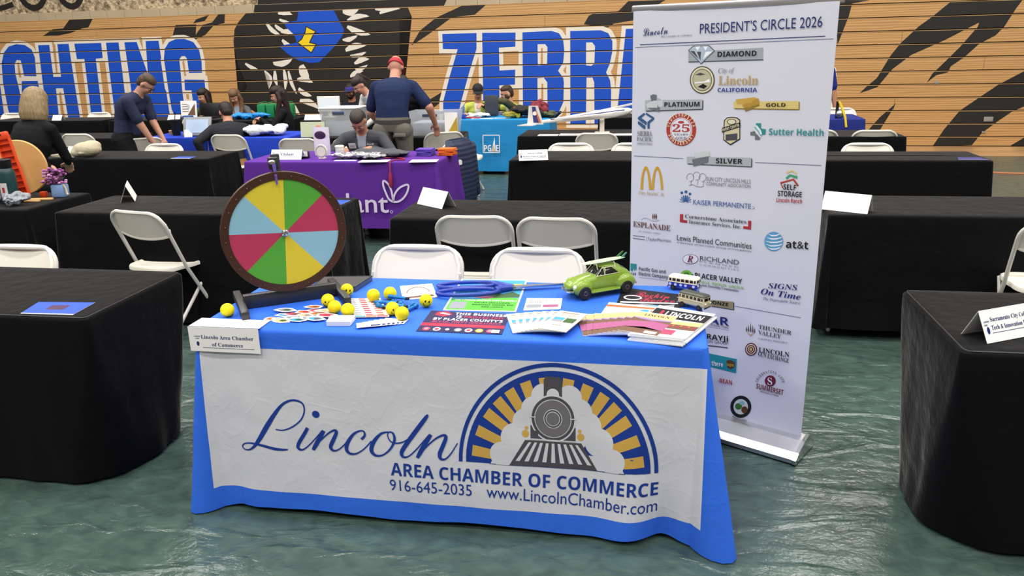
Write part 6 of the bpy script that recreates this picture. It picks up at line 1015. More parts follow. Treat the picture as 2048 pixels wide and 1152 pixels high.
# festival posters
fm=[iK,iW,iR,iO,iGr,iS,iC]
sheet('poster',[(.585,.30),(.83,.36),(.845,.56),(.61,.635)],[('r',0,.0,0,1,1),('t',2,'Rockin','sc',.25,.68,.55,.22),('t',2,'Rodeo','sc',.35,.48,.55,.2),('e',1,.22,.62,.15,.1),('e',0,.22,.62,.12,.07),('r',1,.05,.4,.9,.05),('p',4,[(.1,.25),(.4,.38),(.7,.28),(.9,.36),(.9,.15),(.1,.15)]),('r',5,.45,.2,.25,.1)],fm,'black festival poster with red script lettering behind the toy car','poster',z=.7431)
sheet('poster',[(.53,.20),(.78,.24),(.80,.385),(.565,.43)],[('r',1,0,0,1,1),('r',3,0,.78,1,.12),('r',0,0,.90,1,.1),('t',0,'COMMUNITY','sb',.08,.62,.45,.1),('t',0,'FUNDRAISER','sb',.08,.47,.45,.1),('e',5,.62,.65,.07,.09),('e',3,.75,.65,.05,.07),('r',6,.05,.2,.9,.2),('r',4,.1,.25,.3,.1)],[iW,iW,iR,iO,iGr,iS,iC],'white poster with an orange band below the black festival poster','poster',z=.7442)
# magazine stack
for k in range(5):
    dx=.006*(k%3)-.004; c=[(.655+dx,.03),(.835+dx,-.005+.004*k*.3),(.948+dx,.262),(.752+dx,.345)]
    sheet('magazine',c,[('r',1,0,.60,1,.30),('t',2,'LINCOLN','sb',.24,.68,.66,.16),('r',3,.14,.69,.05,.15),('p',4,[(0,.6),(.4,.52),(1,.60),(1,.42),(0,.42)]),('r',5,0,.28,1,.16)]+[('e',(5,3,6)[j%3],.05+.047*j,.36+.04*((j*7)%3-1),.02,.035) for j in range(20)]+[('r',7,.33,.08,.38,.16),('t',4,'FOUNDING SUMMER','sb',.3,.93,.5,.035)] if k==4 else [],[iW,iK,iW,iR,iT,iB,iO,iP],('topmost magazine titled LINCOLN at the right end of the blue table' if k==4 else 'white-edged magazine in the stack below the LINCOLN cover'),'magazine',z=.743+.0052*k,th=.0048,group='magazines at the right end of the table')
# fanned booklets
for k in range(8):
    a=R(12-4.5*k); px,py=.50+.0165*k,.055+.001*k; w,h=.14,.215
    ca,sa=cos(a),sin(a); q=lambda u,v:(px+u*ca-v*sa,py+u*sa+v*ca)
    c=[q(0,0),q(w,0),q(w,h),q(0,h)]
    sheet('booklet',c,[('r',1,0,.72,1,.26),('r',2,0,0,1,.72),('p',3,[(0,.2),(.5,.3),(1,.22),(1,.55),(.6,.6),(0,.5)]),('p',4,[(0,.68),(.5,.62),(1,.68),(1,.72),(0,.72)]),('t',5,'LINCOLN','se',.2,.82,.65,.09),('r',0,.62,.04,.3,.1)],[iW,iT,iB,iM,iL,iK],('top booklet of the purple sunset fan, cover fully shown' if k==7 else 'booklet in the purple and yellow fan beside the magazine stack'),'booklet',z=.743+.0034*k,th=.003,group='fanned sunset booklets')
for k in range(7):
    a=R(17-5.5*k); px,py=.258+.0145*k,.05; w,h=.105,.2
    ca,sa=cos(a),sin(a); q=lambda u,v:(px+u*ca-v*sa,py+u*sa+v*ca)
    c=[q(0,0),q(w,0),q(w,h),q(0,h)]
    sheet('brochure',c,[('r',1,.1,.42,.38,.24),('r',2,.52,.42,.38,.24),('p',3,[(.1,.5),(.3,.56),(.48,.5),(.48,.42),(.1,.42)]),('r',4,.15,.9,.6,.03),('r',4,.15,.84,.7,.015),('r',4,.15,.78,.6,.015),('r',4,.3,.25,.3,.02)],[iC,iS,iDG,iGr,iB],('top cream brochure of its fan with two photos fully shown' if k==6 else 'cream brochure tucked in the fan left of the sunset booklets'),'brochure',z=.7445+.0036*k,th=.0032,group='fanned cream brochures')
# small card stacks, fans and stickers
for k in range(10):
    c=[(-.425+.0012*(k%3),.056),(-.338+.0012*(k%3),.066),(-.345,.138),(-.436,.125)]
    sheet('business_card',c,[],[PAPER],'white business card in the small stack near the front edge','card',z=.743+.0017*k,th=.0015,group='stacked white business cards')
for k in range(6):
    a=R(22-5*k); ca,sa=cos(a),sin(a); px,py=-.30+.012*k,.030+.016*k
    q=lambda u,v:(px+u*ca-v*sa,py+u*sa+v*ca)
    sheet('business_card',[q(0,0),q(.09,0),q(.09,.05),q(0,.05)],[('r',1,.55,.1,.38,.28),('r',2,.08,.6,.5,.08),('r',2,.08,.45,.4,.05)],[PAPER,NAVYI,iGr],'white business card with a dark logo fanned out near the red flyer','card',z=.743+.0011*(6-k),th=.0009,group='fanned white business cards')
CC=[iS,iO,iP,iR,iGr,iT]
for col in range(3):
    for k in range(9):
        x=-.462+.042*col+.0135*k*.95; y=.372+.006*col-.0245*k
        sheet('coupon_card',[(x,y-.032),(x+.05,y-.026),(x+.042,y+.012),(x-.01,y+.006)],[('r',1,.1,.1,.8,.35),('r',2,.1,.55,.5,.3)],[PAPER,(iS,iO,iP)[col],(iGr,iR,iO)[col]],('pale blue','orange','pink')[col]+' printed coupon card in the overlapping rows beside the yellow balls','card',z=.743+.0006*k+.0002*col,th=.0005,group=('blue','orange','pink')[col]+' coupon card row')
random.seed(3)
spots=[(-.66,.11),(-.63,.155),(-.615,.09),(-.60,.165),(-.585,.125),(-.57,.19),(-.555,.10),(-.545,.15),(-.53,.205),(-.52,.12),(-.505,.17),(-.49,.11),(-.48,.205),(-.465,.15),(-.645,.19),(-.55,.235)]
for k,(x,y) in enumerate(spots):
    n=9; sc=.028+.008*random.random(); a0=random.random()*6
    pts=[(x+sc*(1.3 if i%2 else .95)*cos(a0+2*pi*i/n)*1.1,y+sc*(.8+.25*random.random())*sin(a0+2*pi*i/n)*.75) for i in range(n)]
    mb=MB(); z=.743+.0006*k; mb.mi(0).prism(pts,z,z+.0005)
    cx,cy=x,y; ip=[(cx+(p[0]-cx)*.72,cy+(p[1]-cy)*.72) for p in pts]; mb.mi(1).add([(a,b_,z+.0007) for a,b_ in ip],[tuple(range(n))])
    ip=[(cx+.006+(p[0]-cx)*.35,cy+(p[1]-cy)*.4) for p in pts]; mb.mi(2).add([(a,b_,z+.0009) for a,b_ in ip],[tuple(range(n))])
    mb.build('sticker',[PAPER,(iO,iS,iT,iP,iGr)[k%5],(iW,iR,iDG,iB)[k%4]],smooth=False,label='white-edged die-cut sticker in the loose pile in front of the prize wheel',cat='sticker',group='loose die-cut stickers')
# ---------------- hanging name card on the front edge ----------------
TW=.742
mb=MB(); a=R(1)
c4=[(-.93,-.006),(-.655,-.006)]
mb.mi(0).box((-.7925,.038,TW+.0035),(.275,.088,.0012)); mb.box((-.7925,-.014,TW-.043),(.275,.0012,.094))
card=mb.build('name_card',[PAPER],label='folded white name card hanging over the front edge of the blue table',cat='card',smooth=False)
cf=lambda a,b_:(a,-.0152,b_)
mb=MB(); vs,fs=text2d('Lincoln Area Chamber','se',.205,.0135,-.882,TW-.040); flat(mb,vs,fs,cf); vs,fs=text2d('of Commerce','se',.122,.0135,-.842,TW-.068); flat(mb,vs,fs,cf)
flat(mb,[(-.88,TW-.074),(-.678,TW-.074),(-.678,TW-.0755),(-.88,TW-.0755)],[(0,1,2,3)],cf)
for t,y,w in (('CAREER',-.034,.026),('FAIR',-.042,.014)): vs,fs=text2d(t,'sb',w,.0045,-.897-w/2,TW+y); flat(mb,vs,fs,cf)
flat(mb,[(-.897+.0055*cos(k*.5),TW-.060+.009*sin(k*.5)) for k in range(12)],[tuple(range(12))],cf)
mb.build('lettering',NAVYI,card,smooth=False)
# ---------------- prize wheel ----------------
wh=empty('prize_wheel',(-.6785,.313,TW),math.atan2(.564,.826),'tabletop prize wheel with eight coloured wedges in a dark wood rim on a black stand','prize wheel')
BR=mat('dark_wood_rim','3f2417',.4,var=.2,vscale=20); WS=mat('wheel_stand_black','232327',.4,spec=.7)
for sx in (-1,1): MB().box((sx*.19,0,.017),(.028,.31,.034),ch=.003).build('stand_foot',WS,wh)
MB().box((0,0,.028),(.36,.03,.055),ch=.003).build('cross_bar',WS,wh)
MB().box((0,.03,.30),(.032,.018,.56),ch=.003).build('post',WS,wh)
WZ=.287; wr=.233
mb=MB(); mb.lathe([(.204,-.011),(wr,-.011),(wr+.002,-.006),(wr+.002,.006),(wr,.011),(.204,.011),(.204,-.011)],64,caps=False,X=M.Translation((0,-.02,WZ))@M.Rotation(pi/2,4,'X'))
mb.build('rim',BR,wh)
cols=['d3bf33','4f9d34','ad3554','86b4c6','d3bf33','4f9d34','ad3554','86b4c6']; wm_=[mat('wedge_'+c,c,.6,spec=.3) for c in cols[:4]]
mb=MB()
for s in range(8):
    a1=86-45*(s-1); a0=a1-45; mb.mi({0:0,1:1,2:2,3:3}[s%4])
    arc=[(.206*cos(R(a0+45*i/8)),.206*sin(R(a0+45*i/8))) for i in range(9)]
    mb.add([(0,-.028,WZ)]+[(x,-.028,WZ+z) for x,z in arc],[(0,i+1,i+2) for i in range(8)])
mb.mi(0).lathe([(.206,.0),(.206,.006)],48,caps=False,X=M.Translation((0,-.02,WZ))@M.Rotation(pi/2,4,'X'))
mb.build('wedge_face',wm_,wh,smooth=False)
mb=MB(); mb.lathe([(.0,.0),(.014,.0),(.014,.008),(.009,.012),(.009,.018),(.0,.02)],20,X=M.Translation((0,-.028,WZ))@M.Rotation(pi/2,4,'X')); mb.build('hub',CHROME,wh)
for k in range(24):
    a=2*pi*k/24+.06; MB().ell((.218*cos(a),-.034,WZ+.218*sin(a)),(.0026,.003,.0026),nu=8,nv=6).build('peg',mat('bronze_peg','7a5a48',.35,metal=.6),wh)
MB().box((-.012,.01,WZ+.262),(.034,.03,.045),ch=.003).build('clicker_block',WS,wh)
MB().ell((-.018,-.01,WZ+.268),(.014,.008,.009)).cyl((-.018,-.02,WZ+.268),(-.018,.0,WZ+.268),.005).build('wing_nut',CHROME,wh)
MB().add([(-.020,-.022,WZ+.262),(-.006,-.022,WZ+.262),(-.008,-.040,WZ+.19),(-.014,-.040,WZ+.185),(-.020,-.019,WZ+.262),(-.006,-.019,WZ+.262),(-.008,-.037,WZ+.19),(-.014,-.037,WZ+.185)],[(0,1,2,3),(7,6,5,4),(0,4,5,1),(1,5,6,2),(2,6,7,3),(3,7,4,0)]).build('flapper',mat('purple_plastic','5a3f9a',.4),wh,smooth=False)
# case, paper, pen behind the wheel
cs=[(-.648,.40),(-.47,.47),(-.455,.63),(-.66,.60)]
mb=MB(); mb.prism(cs,TW+.001,TW+.022); ca_=mb.build('flat_case',mat('case_black','4a4a4d',.3,spec=.6),label='flat black case lying behind the prize wheel',cat='case',smooth=False)  # black case, greyed: the reflection on its top is put into the colour
MB().tube([(x,y,TW+.022) for x,y in cs],.002,6,closed=True).build('case_edge',BLACKP,ca_)
sheet('paper_slip',[(-.83,.33),(-.775,.385),(-.80,.41),(-.86,.36)],[],[PAPER],'white paper slip under a pen left of the wheel stand','paper')
mb=MB(); mb.tube([(-.825,.352,TW+.006),(-.785,.384,TW+.006)],.004,8); pe=mb.build('pen',BLACKP,label='black pen on the white slip left of the wheel stand',cat='pen'); MB().tube([(-.785,.384,TW+.006),(-.777,.390,TW+.006)],[.004,.001],8).build('tip',CHROME,pe)
# ---------------- smiley balls ----------------
YB=mat('yellow_foam','e6d40c',.55,spec=.3,bump=.12,bscale=120)
rb=.0255
def make_ball():
    mb=MB(); mb.ell((0,0,0),(rb,rb,rb),nu=32,nv=20); o=mb.build('stress_ball',YB)
    for sx in (-1,1): MB().ell((sx*.0075,-rb*.945,.0065),(.003,.0022,.0048),nu=10,nv=6).build('eye',BLACKI,o)
    pts=[]
    for i in range(13):
        a=pi+pi*i/12; x=.0135*cos(a); z=-.001+.0125*sin(a); y=-math.sqrt(max(0,(rb+.0003)**2-x*x-z*z)); pts.append((x,y,z))
    MB().tube(pts,.0011,6).build('smile',BLACKI,o); return o
b0=make_ball()
balls=[(-.841,.115,0,(1.3,0,2.5),'yellow ball alone at the left end, above the name card'),(-.482,.408,.0,(.1,.2,.55),'smiley yellow ball resting against the right foot of the wheel stand'),(-.505,.268,0,(.3,.2,.3),'yellow smiley ball just before the wheel stand foot, face up'),(-.447,.192,0,(1.7,.3,2),'yellow ball at the middle of the three in front of the wheel stand foot'),(-.384,.165,0,(1.5,.5,2.7),'yellow ball nearest the stack of white business cards'),(-.35,.35,0,(1.2,.2,2.2),'yellow ball beside the coupon rows, left of the flashlights'),(-.292,.382,0,(1.4,.4,3),'yellow ball touching the far end of the flashlights'),(-.222,.198,0,(.2,.1,.75),'yellow smiley ball tight behind the one nearest the red flyer'),(-.169,.148,0,(1.4,.2,2.3),'yellow ball nearest the red and navy flyer'),(-.123,.305,0,(.15,.25,.45),'smiley yellow ball between the flashlights and the golf flyer')]
for i,(x,y,z,ro,lb) in enumerate(balls):
    o=b0 if i==0 else copy_tree(b0); o.location=(x,y,TW+rb+.002+z); o.rotation_euler=ro; tag(o,lb,'ball','yellow stress balls')
# ---------------- flashlights ----------------
FB=mat('anodised_blue','1c74b8',.3,metal=.4)
def make_light():
    mb=MB(); mb.cyl((0,-.04,0),(0,.02,0),.0065); o=mb.build('mini_flashlight',FB)
    MB().lathe([(.0075,.02),(.0085,.026),(.0085,.04),(.006,.042)],14,X=M.Rotation(-pi/2,4,'X')).build('lamp_head',FB,o); MB().cyl((0,-.041,0),(0,-.052,0),.006).build('tail_cap',BLACKP,o); MB().cyl((0,.0405,0),(0,.043,0),.0055).build('lens',STEEL,o)
    return o
l0=make_light(); first=True
for (x,y,a,z) in ((-.305,.285,40,0),(-.275,.26,65,0),(-.285,.32,95,0),(-.255,.31,20,0),(-.235,.285,-10,0),(-.225,.25,70,.014),(-.205,.285,35,0),(-.205,.235,-35,0),(-.185,.27,-12,0),(-.17,.255,-20,.0),(-.25,.345,75,.013)):
    o=l0 if first else copy_tree(l0); first=False; o.location=(x,y,TW+.0105+z); o.rotation_euler=(0,0,R(a)); tag(o,'small metallic blue flashlight in the loose heap between the yellow balls','flashlight','blue mini flashlights')
# ---------------- giant scissors ----------------
SB=mat('scissor_blue','16349a',.35,spec=.5)
sc_=empty('giant_scissors',(.085,.533,TW+.016),R(13),'giant ceremonial scissors with blue handles and long steel blades','scissors')
def loop(cx,cy,a,b_,tx,ty):
    pts=[(cx+a*cos(t),cy+b_*sin(t),0) for t in np.linspace(0,2*pi,29)[:-1]]
    mb=MB(); mb.tube(pts,.0085,10,closed=True); mb.tube([(cx+a*.9,cy+b_*.2,0),(tx,ty,0),(tx+.05,ty*.3,0)],[.013,.017,.010],10); return mb
loop(-.10,.050,.118,.040,.035,.022).build('handle',SB,sc_); loop(-.095,-.048,.122,.043,.035,-.022).build('handle',SB,sc_)
mb=MB(); mb.prism([(.03,-.012),(.10,-.018),(.36,.012),(.365,.016),(.10,.010),(.03,.006)],.001,.005); mb.build('blade',STEEL,sc_,smooth=False)
mb=MB(); mb.prism([(.03,-.006),(.10,-.010),(.36,.018),(.365,.024),(.10,.018),(.03,.014)],-.005,-.001); mb.build('blade',STEEL,sc_,smooth=False)
MB().cyl((.085,.0,-.007),(.085,.0,.009),.008).build('pivot_screw',CHROME,sc_)
# ---------------- toy vehicles ----------------
GLS=mat('dark_glass','10120f',.12,spec=.7)
def tagfaces(me,fn):
    for p in me.polygons: p.material_index=fn(p.center,p.normal)
def wheel(parent,x,y,r,w,hubm):
    s=1 if y>0 else -1
    t=MB().lathe([(r*.55,-w/2),(r*.9,-w/2),(r,-w*.3),(r,w*.3),(r*.9,w/2),(r*.55,w/2)],22,X=M.Translation((x,y,r))@M.Rotation(pi/2,4,'X')).build('wheel',mat('rubber','18181a',.7),parent)
    MB().lathe([(.001,w*.25),(r*.3,w*.52),(r*.5,w*.36),(r*.62,w*.5),(r*.62,0),(.001,0)],18,X=M.Translation((x,y,r))@M.Rotation(-s*pi/2,4,'X')).build('hubcap',hubm,t)
yaw=math.atan2(-.107,-.155)
LIME=mat('lime_paint','7c9a2c',.28,spec=.5,coat=.4)
mb=MB(); rings=[]
for x,zt,w in ((.150,.046,.016),(.146,.056,.026),(.132,.066,.033),(.11,.075,.037),(.085,.081,.040),(.058,.085,.043),(.042,.088,.044),(.030,.100,.044),(.014,.115,.0445),(-.006,.1225,.045),(-.03,.124,.045),(-.055,.121,.0445),(-.078,.113,.043),(-.10,.100,.040),(-.12,.084,.036),(-.136,.068,.030),(-.148,.050,.020)):
    r_=[]; zb=.024+.012*(abs(x)>.12)
    for i in range(28):
        a=2*pi*i/28; c,q=cos(a),sin(a); k=2/3.2
        z=(zb+.05)/2+0; y=w*abs(c)**k*(1 if c>0 else -1)
        h=(zt-.052) if q>0 else (.052-zb); zz=.052+h*abs(q)**(k if q<0 else .8)*(1 if q>0 else -1)
        if zz>.080: y*=1-.22*min(1,(zz-.080)/.035)
        r_.append((x,y,zz))
    rings.append(r_)
mb.loft(rings)
for sx in (-1,1):
    mb.ell((.096,sx*.040,.041),(.043,.018,.029),nu=20,nv=14); mb.ell((-.096,sx*.041,.042),(.045,.018,.032),nu=20,nv=14); mb.box((0,sx*.048,.024),(.13,.018,.006))
me=remesh(mb,.0024,2)
def bt_tag(c,n):
    x,y,z=c
    if .0845<z<.1125 and abs(n.y)>.45:
        if .002<x<.036-(z-.084)*.75 or -.066+(z-.084)*1.1<x<-.004: return 1
    if .0885<z<.1135 and n.x>.4 and abs(y)<.029 and x>.008: return 1
    if .088<z<.108 and n.x<-.3 and abs(y)<.022 and x<-.06: return 1
    return 0
tagfaces(me,bt_tag); me.materials.append(LIME); me.materials.append(GLS)
car=link('toy_car',me,None,(.519,.549,TW+.003),yaw,label='lime green rounded toy car carrying surfboards on its roof',cat='toy car')
TRIM=mat('cream_trim','cfc9a8',.4)
for sx in (-1,1):
    for x in (.094,-.094): wheel(car,x,sx*.0515,.0265,.017,STEEL)
    MB().ell((.131,sx*.040,.050),(.008,.009,.010),nu=14,nv=10).build('headlight',mat('lamp_lens','d8d8cc',.15),car)
    MB().tube([(.037,sx*.0425,.083),(.012,sx*.0375,.113),(-.04,sx*.038,.1135),(-.066,sx*.0415,.086),(.037,sx*.0425,.083)],.0014,6).build('window_trim',TRIM,car)
    MB().box((-.001,sx*.0395,.098),(.003,.005,.03)).build('door_pillar',TRIM,car)
MB().tube([(.140,-.048,.034),(.154,-.02,.034),(.154,.02,.034),(.140,.048,.034)],.004,8).build('bumper',CHROME,car)
MB().tube([(-.140,-.048,.036),(-.153,-.02,.036),(-.153,.02,.036),(-.140,.048,.036)],.004,8).build('bumper',CHROME,car)
for sy,cc,dz in ((-.012,'d8d7b8',0),(.014,'a9c4a4',.003)):
    mb=MB(); mb.ell((-.02,sy,.1290+dz),(.095,.0125,.0035),nu=24,nv=10); s_=mb.build('surfboard',mat('board_'+cc,cc,.3,coat=.3),car,rot=(0,R(2),0))
    MB().prism([(-.10,.128),(-.085,.130),(-.118,.152),(-.124,.15)],sy-.0012,sy+.0012,X=M(((1,0,0,0),(0,0,1,0),(0,1,0,0),(0,0,0,1)))).build('fin',mat('fin_'+cc,'4d8f86' if dz else '3f7a3a',.4),s_,smooth=False)
for x in (.03,-.05): MB().tube([(x,-.037,.108),(x,-.030,.126),(x,0,.135),(x,.030,.126),(x,.037,.108)],.0014,6).build('roof_strap',TRIM,car)
def van(loc,yaw,L,top,low,roof,label,pat):
    mb=MB(); mb.box((0,0,.036),(L,.05,.046),ch=.012); mb.box((0,0,.022),(L*.98,.049,.02),ch=.006)
    me=remesh(mb,.002,4)
    def f(c,n):
        x,y,z=c
        if .037<z<.048 and abs(n.y)>.6 and abs(x)<L*.44 and ((x+L/2)/(L/7))%1>.22: return 3
        if .037<z<.049 and abs(n.x)>.6 and abs(y)<.02 and abs(y)>.0018: return 3
        if z>.050: return 2
        return 0 if z>.033 else 1
    tagfaces(me,f)
    for m_ in (mat('van_'+top,top,.35),mat('van_'+low,low,.35),mat('van_'+roof,roof,.35),GLS): me.materials.append(m_)
    o=link('toy_van',me,None,loc,yaw,label=label,cat='toy van')
    for sx in (-1,1):
        for x in (.3,-.3): wheel(o,x*L,sx*.0225,.0105,.009,STEEL)
        MB().tube([(-L*.5,sx*.0255,.033),(0,sx*.0262,.033),(L*.5,sx*.0255,.033)],.0009,6).build('body_trim',TRIM,o)
        MB().ell((L*.5,sx*.015,.026),(.003,.005,.005),nu=10,nv=8).build('headlight',mat('lamp_lens','d8d8cc',.15),o)
    MB().box((L*.5,0,.012),(.004,.05,.006),ch=.001).build('bumper',CHROME,o); MB().box((-L*.5,0,.012),(.004,.05,.006),ch=.001).build('bumper',CHROME,o)
    if pat:
        k=0
        for sx in (-1,1):
            for x in (-.4,-.22,-.04,.12,.38):
                k+=1; MB().lathe([(.0005,.0),(.006,.0),(.006,.0006),(.0005,.0006)],8,X=M.Translation((x*L,sx*.0254,.024))@M.Rotation(-sx*pi/2,4,'X')).build('flower_print',mat('flower_pale','c9cbe6',.5),o)
    return o
van((.852,.628,TW+.003),math.atan2(-.037,.086),.125,'ddd6bf','3139a0','e2dcc8','cream and blue toy van with printed flowers, farther of the two vans',True)
van((.882,.405,TW+.003),math.atan2(-.056,.076),.118,'cfc29a','cabd92','3e4236','cream toy van with a dark roof, nearer of the two vans',False)
# ---------------- people ----------------
def ik(a,c,l1,l2,pole):
    a,c=V(a),V(c); d=c-a; L=min(d.length,(l1+l2)*.999); u=d.normalized(); c=a+u*L
    x=(l1*l1-l2*l2+L*L)/(2*L); h=math.sqrt(max(0,l1*l1-x*x)); p=V(pole); p=(p-u*p.dot(u)).normalized()
    return a+u*x+p*h,c
SKINS={}
def person(loc,yaw,label,sc=.96,seat=None,lean=5,bend=0,hpitch=0,hyaw=0,hands=None,feet=None,shirt='222222',pants='202022',skin='c08a6c',shoe='1c1a18',hair='3a2a1e',hstyle='short',sleeve='long',w=1.0,fem=False,beard=False,tuck=False,hipz=None,vest=None,collar=None,group=None,pole=None,inner=None):
    """body is one continuous remeshed surface; local +Y is the facing direction"""
    mb=MB(); pr=[]                                 # pr: regions for the surface materials
    def cap(p,q,r0,r1,tg): mb.capsule(p,q,r0,r1); pr.append(('c',np.array(V(p)),np.array(V(q)),r0,r1,tg))
    def ell(X,c,r_,tg,add=True):
        if add: mb.ell(c,r_,X=X,nu=20,nv=14)
        pr.append(('e',np.array(X.inverted()),np.array(c),np.array(r_),tg))
    hz=hipz if hipz else (.91 if seat is None else seat+.10)
    
    hx=.092*w
    P=V((0,0,hz)); l1,l2=R(lean),R(lean+bend)
    dd=lambda a:V((0,sin(a),cos(a)))
    W_=P+dd(l1*.7)*.19; Ch=W_+dd(l1*.5+l2*.5)*.17; Sh=Ch+dd(l2)*.11; Nk=Sh+dd(l2)*.055
    fz=lambda a:V((0,cos(a),-sin(a)))              # torso front direction
    # torso loft
    rings=[]
    prof=[(P+V((0,0,-.07)),.135,.10,l1),(P,.165,.115,l1),(P+dd(l1)*.09,.155,.110,l1),(W_,.145 if not fem else .128,.105,l1),(Ch-dd(l2)*.06,.160,.118,l2),(Ch,.172 if not fem else .155,.122,l2),(Ch+dd(l2)*.06,.170 if not fem else .15,.112,l2),(Sh,.135,.085,l2),(Nk,.062,.062,l2)]
    for c,a,b_,an in prof:
        f=fz(an); rings.append([c+V((1,0,0))*(a*w*cos(2*pi*i/20))+f*(b_*(w*.5+.5)*sin(2*pi*i/20)) for i in range(20)])
    mb.loft(rings)
    top='shirt'
    for (c,a,b_,an),(c2,a2,b2,an2) in zip(prof,prof[1:]):
        pr.append(('t',np.array(c),np.array(c2),np.array(fz((an+an2)/2)),a*w,b_,a2*w,b2,('pants' if (tuck and (c2-P).length<.1 and c2.z<=P.z+.1) or c2.z<=P.z+.001 else 'shirt')))
    # head
    hp=R(hpitch); up_=dd(l2*.5+hp*.4)
    H0=Nk+up_*.052
    X=M.Translation(H0)@M.Rotation(R(hyaw),4,'Z')@M.Rotation(-hp-l2*.3,4,'X')
    cap(Nk-dd(l2)*.03,H0+V(X.to_3x3()@V((0,-.005,.05))),.062,.056,'skin')
    ell(X,(0,-.008,.135),(.074,.094,.100),'skin'); ell(X,(0,.028,.07),(.056,.060,.062),'skin'); ell(X,(0,.045,.045),(.034,.036,.03),'skin')
    ell(X,(0,.094,.092),(.013,.020,.016),'skin'); ell(X,(0,.083,.112),(.010,.014,.024),'skin'); ell(X,(0,.070,.135),(.052,.018,.012),'skin')
    for s in (-1,1): ell(X,(s*.076,-.008,.105),(.011,.021,.031),'skin'); ell(X,(s*.034,.062,.085),(.022,.022,.02),'skin')
    ell(X,(0,.086,.062),(.023,.008,.007),'lip')
    if beard:
        ell(X,(0,.045,.045),(.052,.052,.045),'hair'); 
        for s in (-1,1): ell(X,(s*.055,.02,.08),(.018,.035,.04),'hair')
        ell(X,(0,.088,.078),(.026,.010,.006),'hair')
    # arms
    sides=[(-1,'L'),(1,'R')]
    hands=hands or {}
    for s,nm in sides:
        S=Sh+V((s*(.165 if not fem else .145)*w,0,-.02)); hd=hands.get(nm,(s*.26,.05,hz-.10)); hd=V(hd)
        E_,Wr=ik(S,hd,.285,.255,(pole or {}).get(nm,(s*.7,-.8,-.25)))
        ar=.052 if not fem else .043
        long_=sleeve=='long'
        cap(Sh+V((s*.07,0,-.01)),S,.075*(.5+w*.5),ar+.016,'shirt')
        if long_: cap(S,E_,ar+.012,ar,'shirt'); cap(E_,Wr,ar,ar*.72,'shirt')
        else:
            mid=S+(E_-S)*(.78); cap(S,mid,ar+.016,ar+.014,'shirt'); cap(S+(E_-S)*.5,E_,ar,ar*.86,'skin'); cap(E_,Wr,ar*.9,ar*.56,'skin')
        d=(Wr-E_).normalized(); sd=d.cross(V((0,0,1))); sd=sd.normalized() if sd.length>.1 else V((1,0,0)); nn=sd.cross(d)
        d2=(d+V((0,0,-.25))).normalized()
        cap(Wr-d*.01,Wr+d2*.045,.026,.030,'skin')
        B=M((( *sd,),( *d2,),( *nn,))).transposed().to_4x4(); B.translation=Wr+d2*.055
        ell(B,(0,0,0),(.040,.047,.018),'skin')
        for k in range(4):
            fl=(.072,.082,.077,.060)[k]; b0_=Wr+d2*.085+sd*((k-1.5)*.0205); kn=b0_+(d2*.8-nn*.3+V((0,0,-.25))).normalized()*fl*.52; tp=kn+(d2*.45-nn*.2+V((0,0,-.7))).normalized()*fl*.5
            cap(b0_,kn,.0105,.0095,'skin'); cap(kn,tp,.0095,.008,'skin')
        tb=Wr+d2*.03-sd*s*.030; tk=tb+(d2*.7-sd*s*.75).normalized()*.042; cap(tb,tk,.0135,.011,'skin'); cap(tk,tk+(d2+V((0,0,-.5))).normalized()*.03,.011,.009,'skin')
    # legs
    for s,nm in sides:
        Hp=P+V((s*hx,0,-.04))
        if seat is not None: ft=V((feet or {}).get(nm,(s*.12,.42,.075)))
        else: ft=V((feet or {}).get(nm,(s*.12,.0,.075)))
        K,A_=ik(Hp,ft,.43,.415,(s*.15,1,.15))
        cap(Hp,K,.092*w,.062,'pants'); cap(K,A_,.062,.050,'pants')
        if seat is None: ell(M.Translation(Hp+V((0,-.055,0))),(0,0,.0),(.085*w,.07,.10),'pants')
        cap(A_+V((0,-.03,-.035)),A_+V((s*.015,.13,-.045)),.040,.032,'shoe')
    me=remesh(mb,.0095,3)
    n=len(me.polygons); C=np.empty(n*3); me.polygons.foreach_get('center',C); C=C.reshape(-1,3)
    best=np.full(n,9e9); lab=np.zeros(n,int); names=['skin','shirt','pants','shoe','lip','hair']
    for q in pr:
        if q[0]=='c':
            _,a,b_,r0,r1,tg=q; ab=b_-a; t=np.clip(((C-a)@ab)/max(1e-9,ab@ab),0,1); d=np.linalg.norm(C-a-t[:,None]*ab,axis=1)-(r0+(r1-r0)*t)
        elif q[0]=='e':
            _,Xi,c,r_,tg=q; L=(C@Xi[:3,:3].T+Xi[:3,3]-c)/r_; d=(np.linalg.norm(L,axis=1)-1)*r_.min()
        else:
            _,a,b_,f,a0,b0_,a1,b1,tg=q; ab=b_-a; t=((C-a)@ab)/max(1e-9,ab@ab); tc=np.clip(t,0,1); D=C-a-tc[:,None]*ab
            ax=np.array([1,0,0]); u=ab/np.linalg.norm(ab); ex=D@ax/(a0+(a1-a0)*tc); ey=D@f/(b0_+(b1-b0_)*tc); h=np.abs(np.minimum(t,0)+np.maximum(t-1,0))*np.linalg.norm(ab)
            d=(np.hypot(ex,ey)-1)*np.minimum(a0,b0_)+h
        i=names.index(tg); d=d-(.004 if tg in('lip','hair') else 0); m_=d<best; best[m_]=d[m_]; lab[m_]=i
    if vest or inner:
        f=np.array(fz(l2)); rel=(C-np.array(Ch)); fr=rel@f; sh=(lab==1)&(fr>0)&(np.abs(C[:,0])<.030*(1+ (rel[:,2]+.1)*3).clip(.3,2))&(rel[:,2]>-.02)
        lab[sh]=6
        if vest: 
            v=(lab==1)&(np.abs(C[:,0])<.19*w)&(C[:,2]>P.z)&(np.linalg.norm(C[:,:2]-np.array(Ch)[:2],axis=1)<.26); lab[v]=7
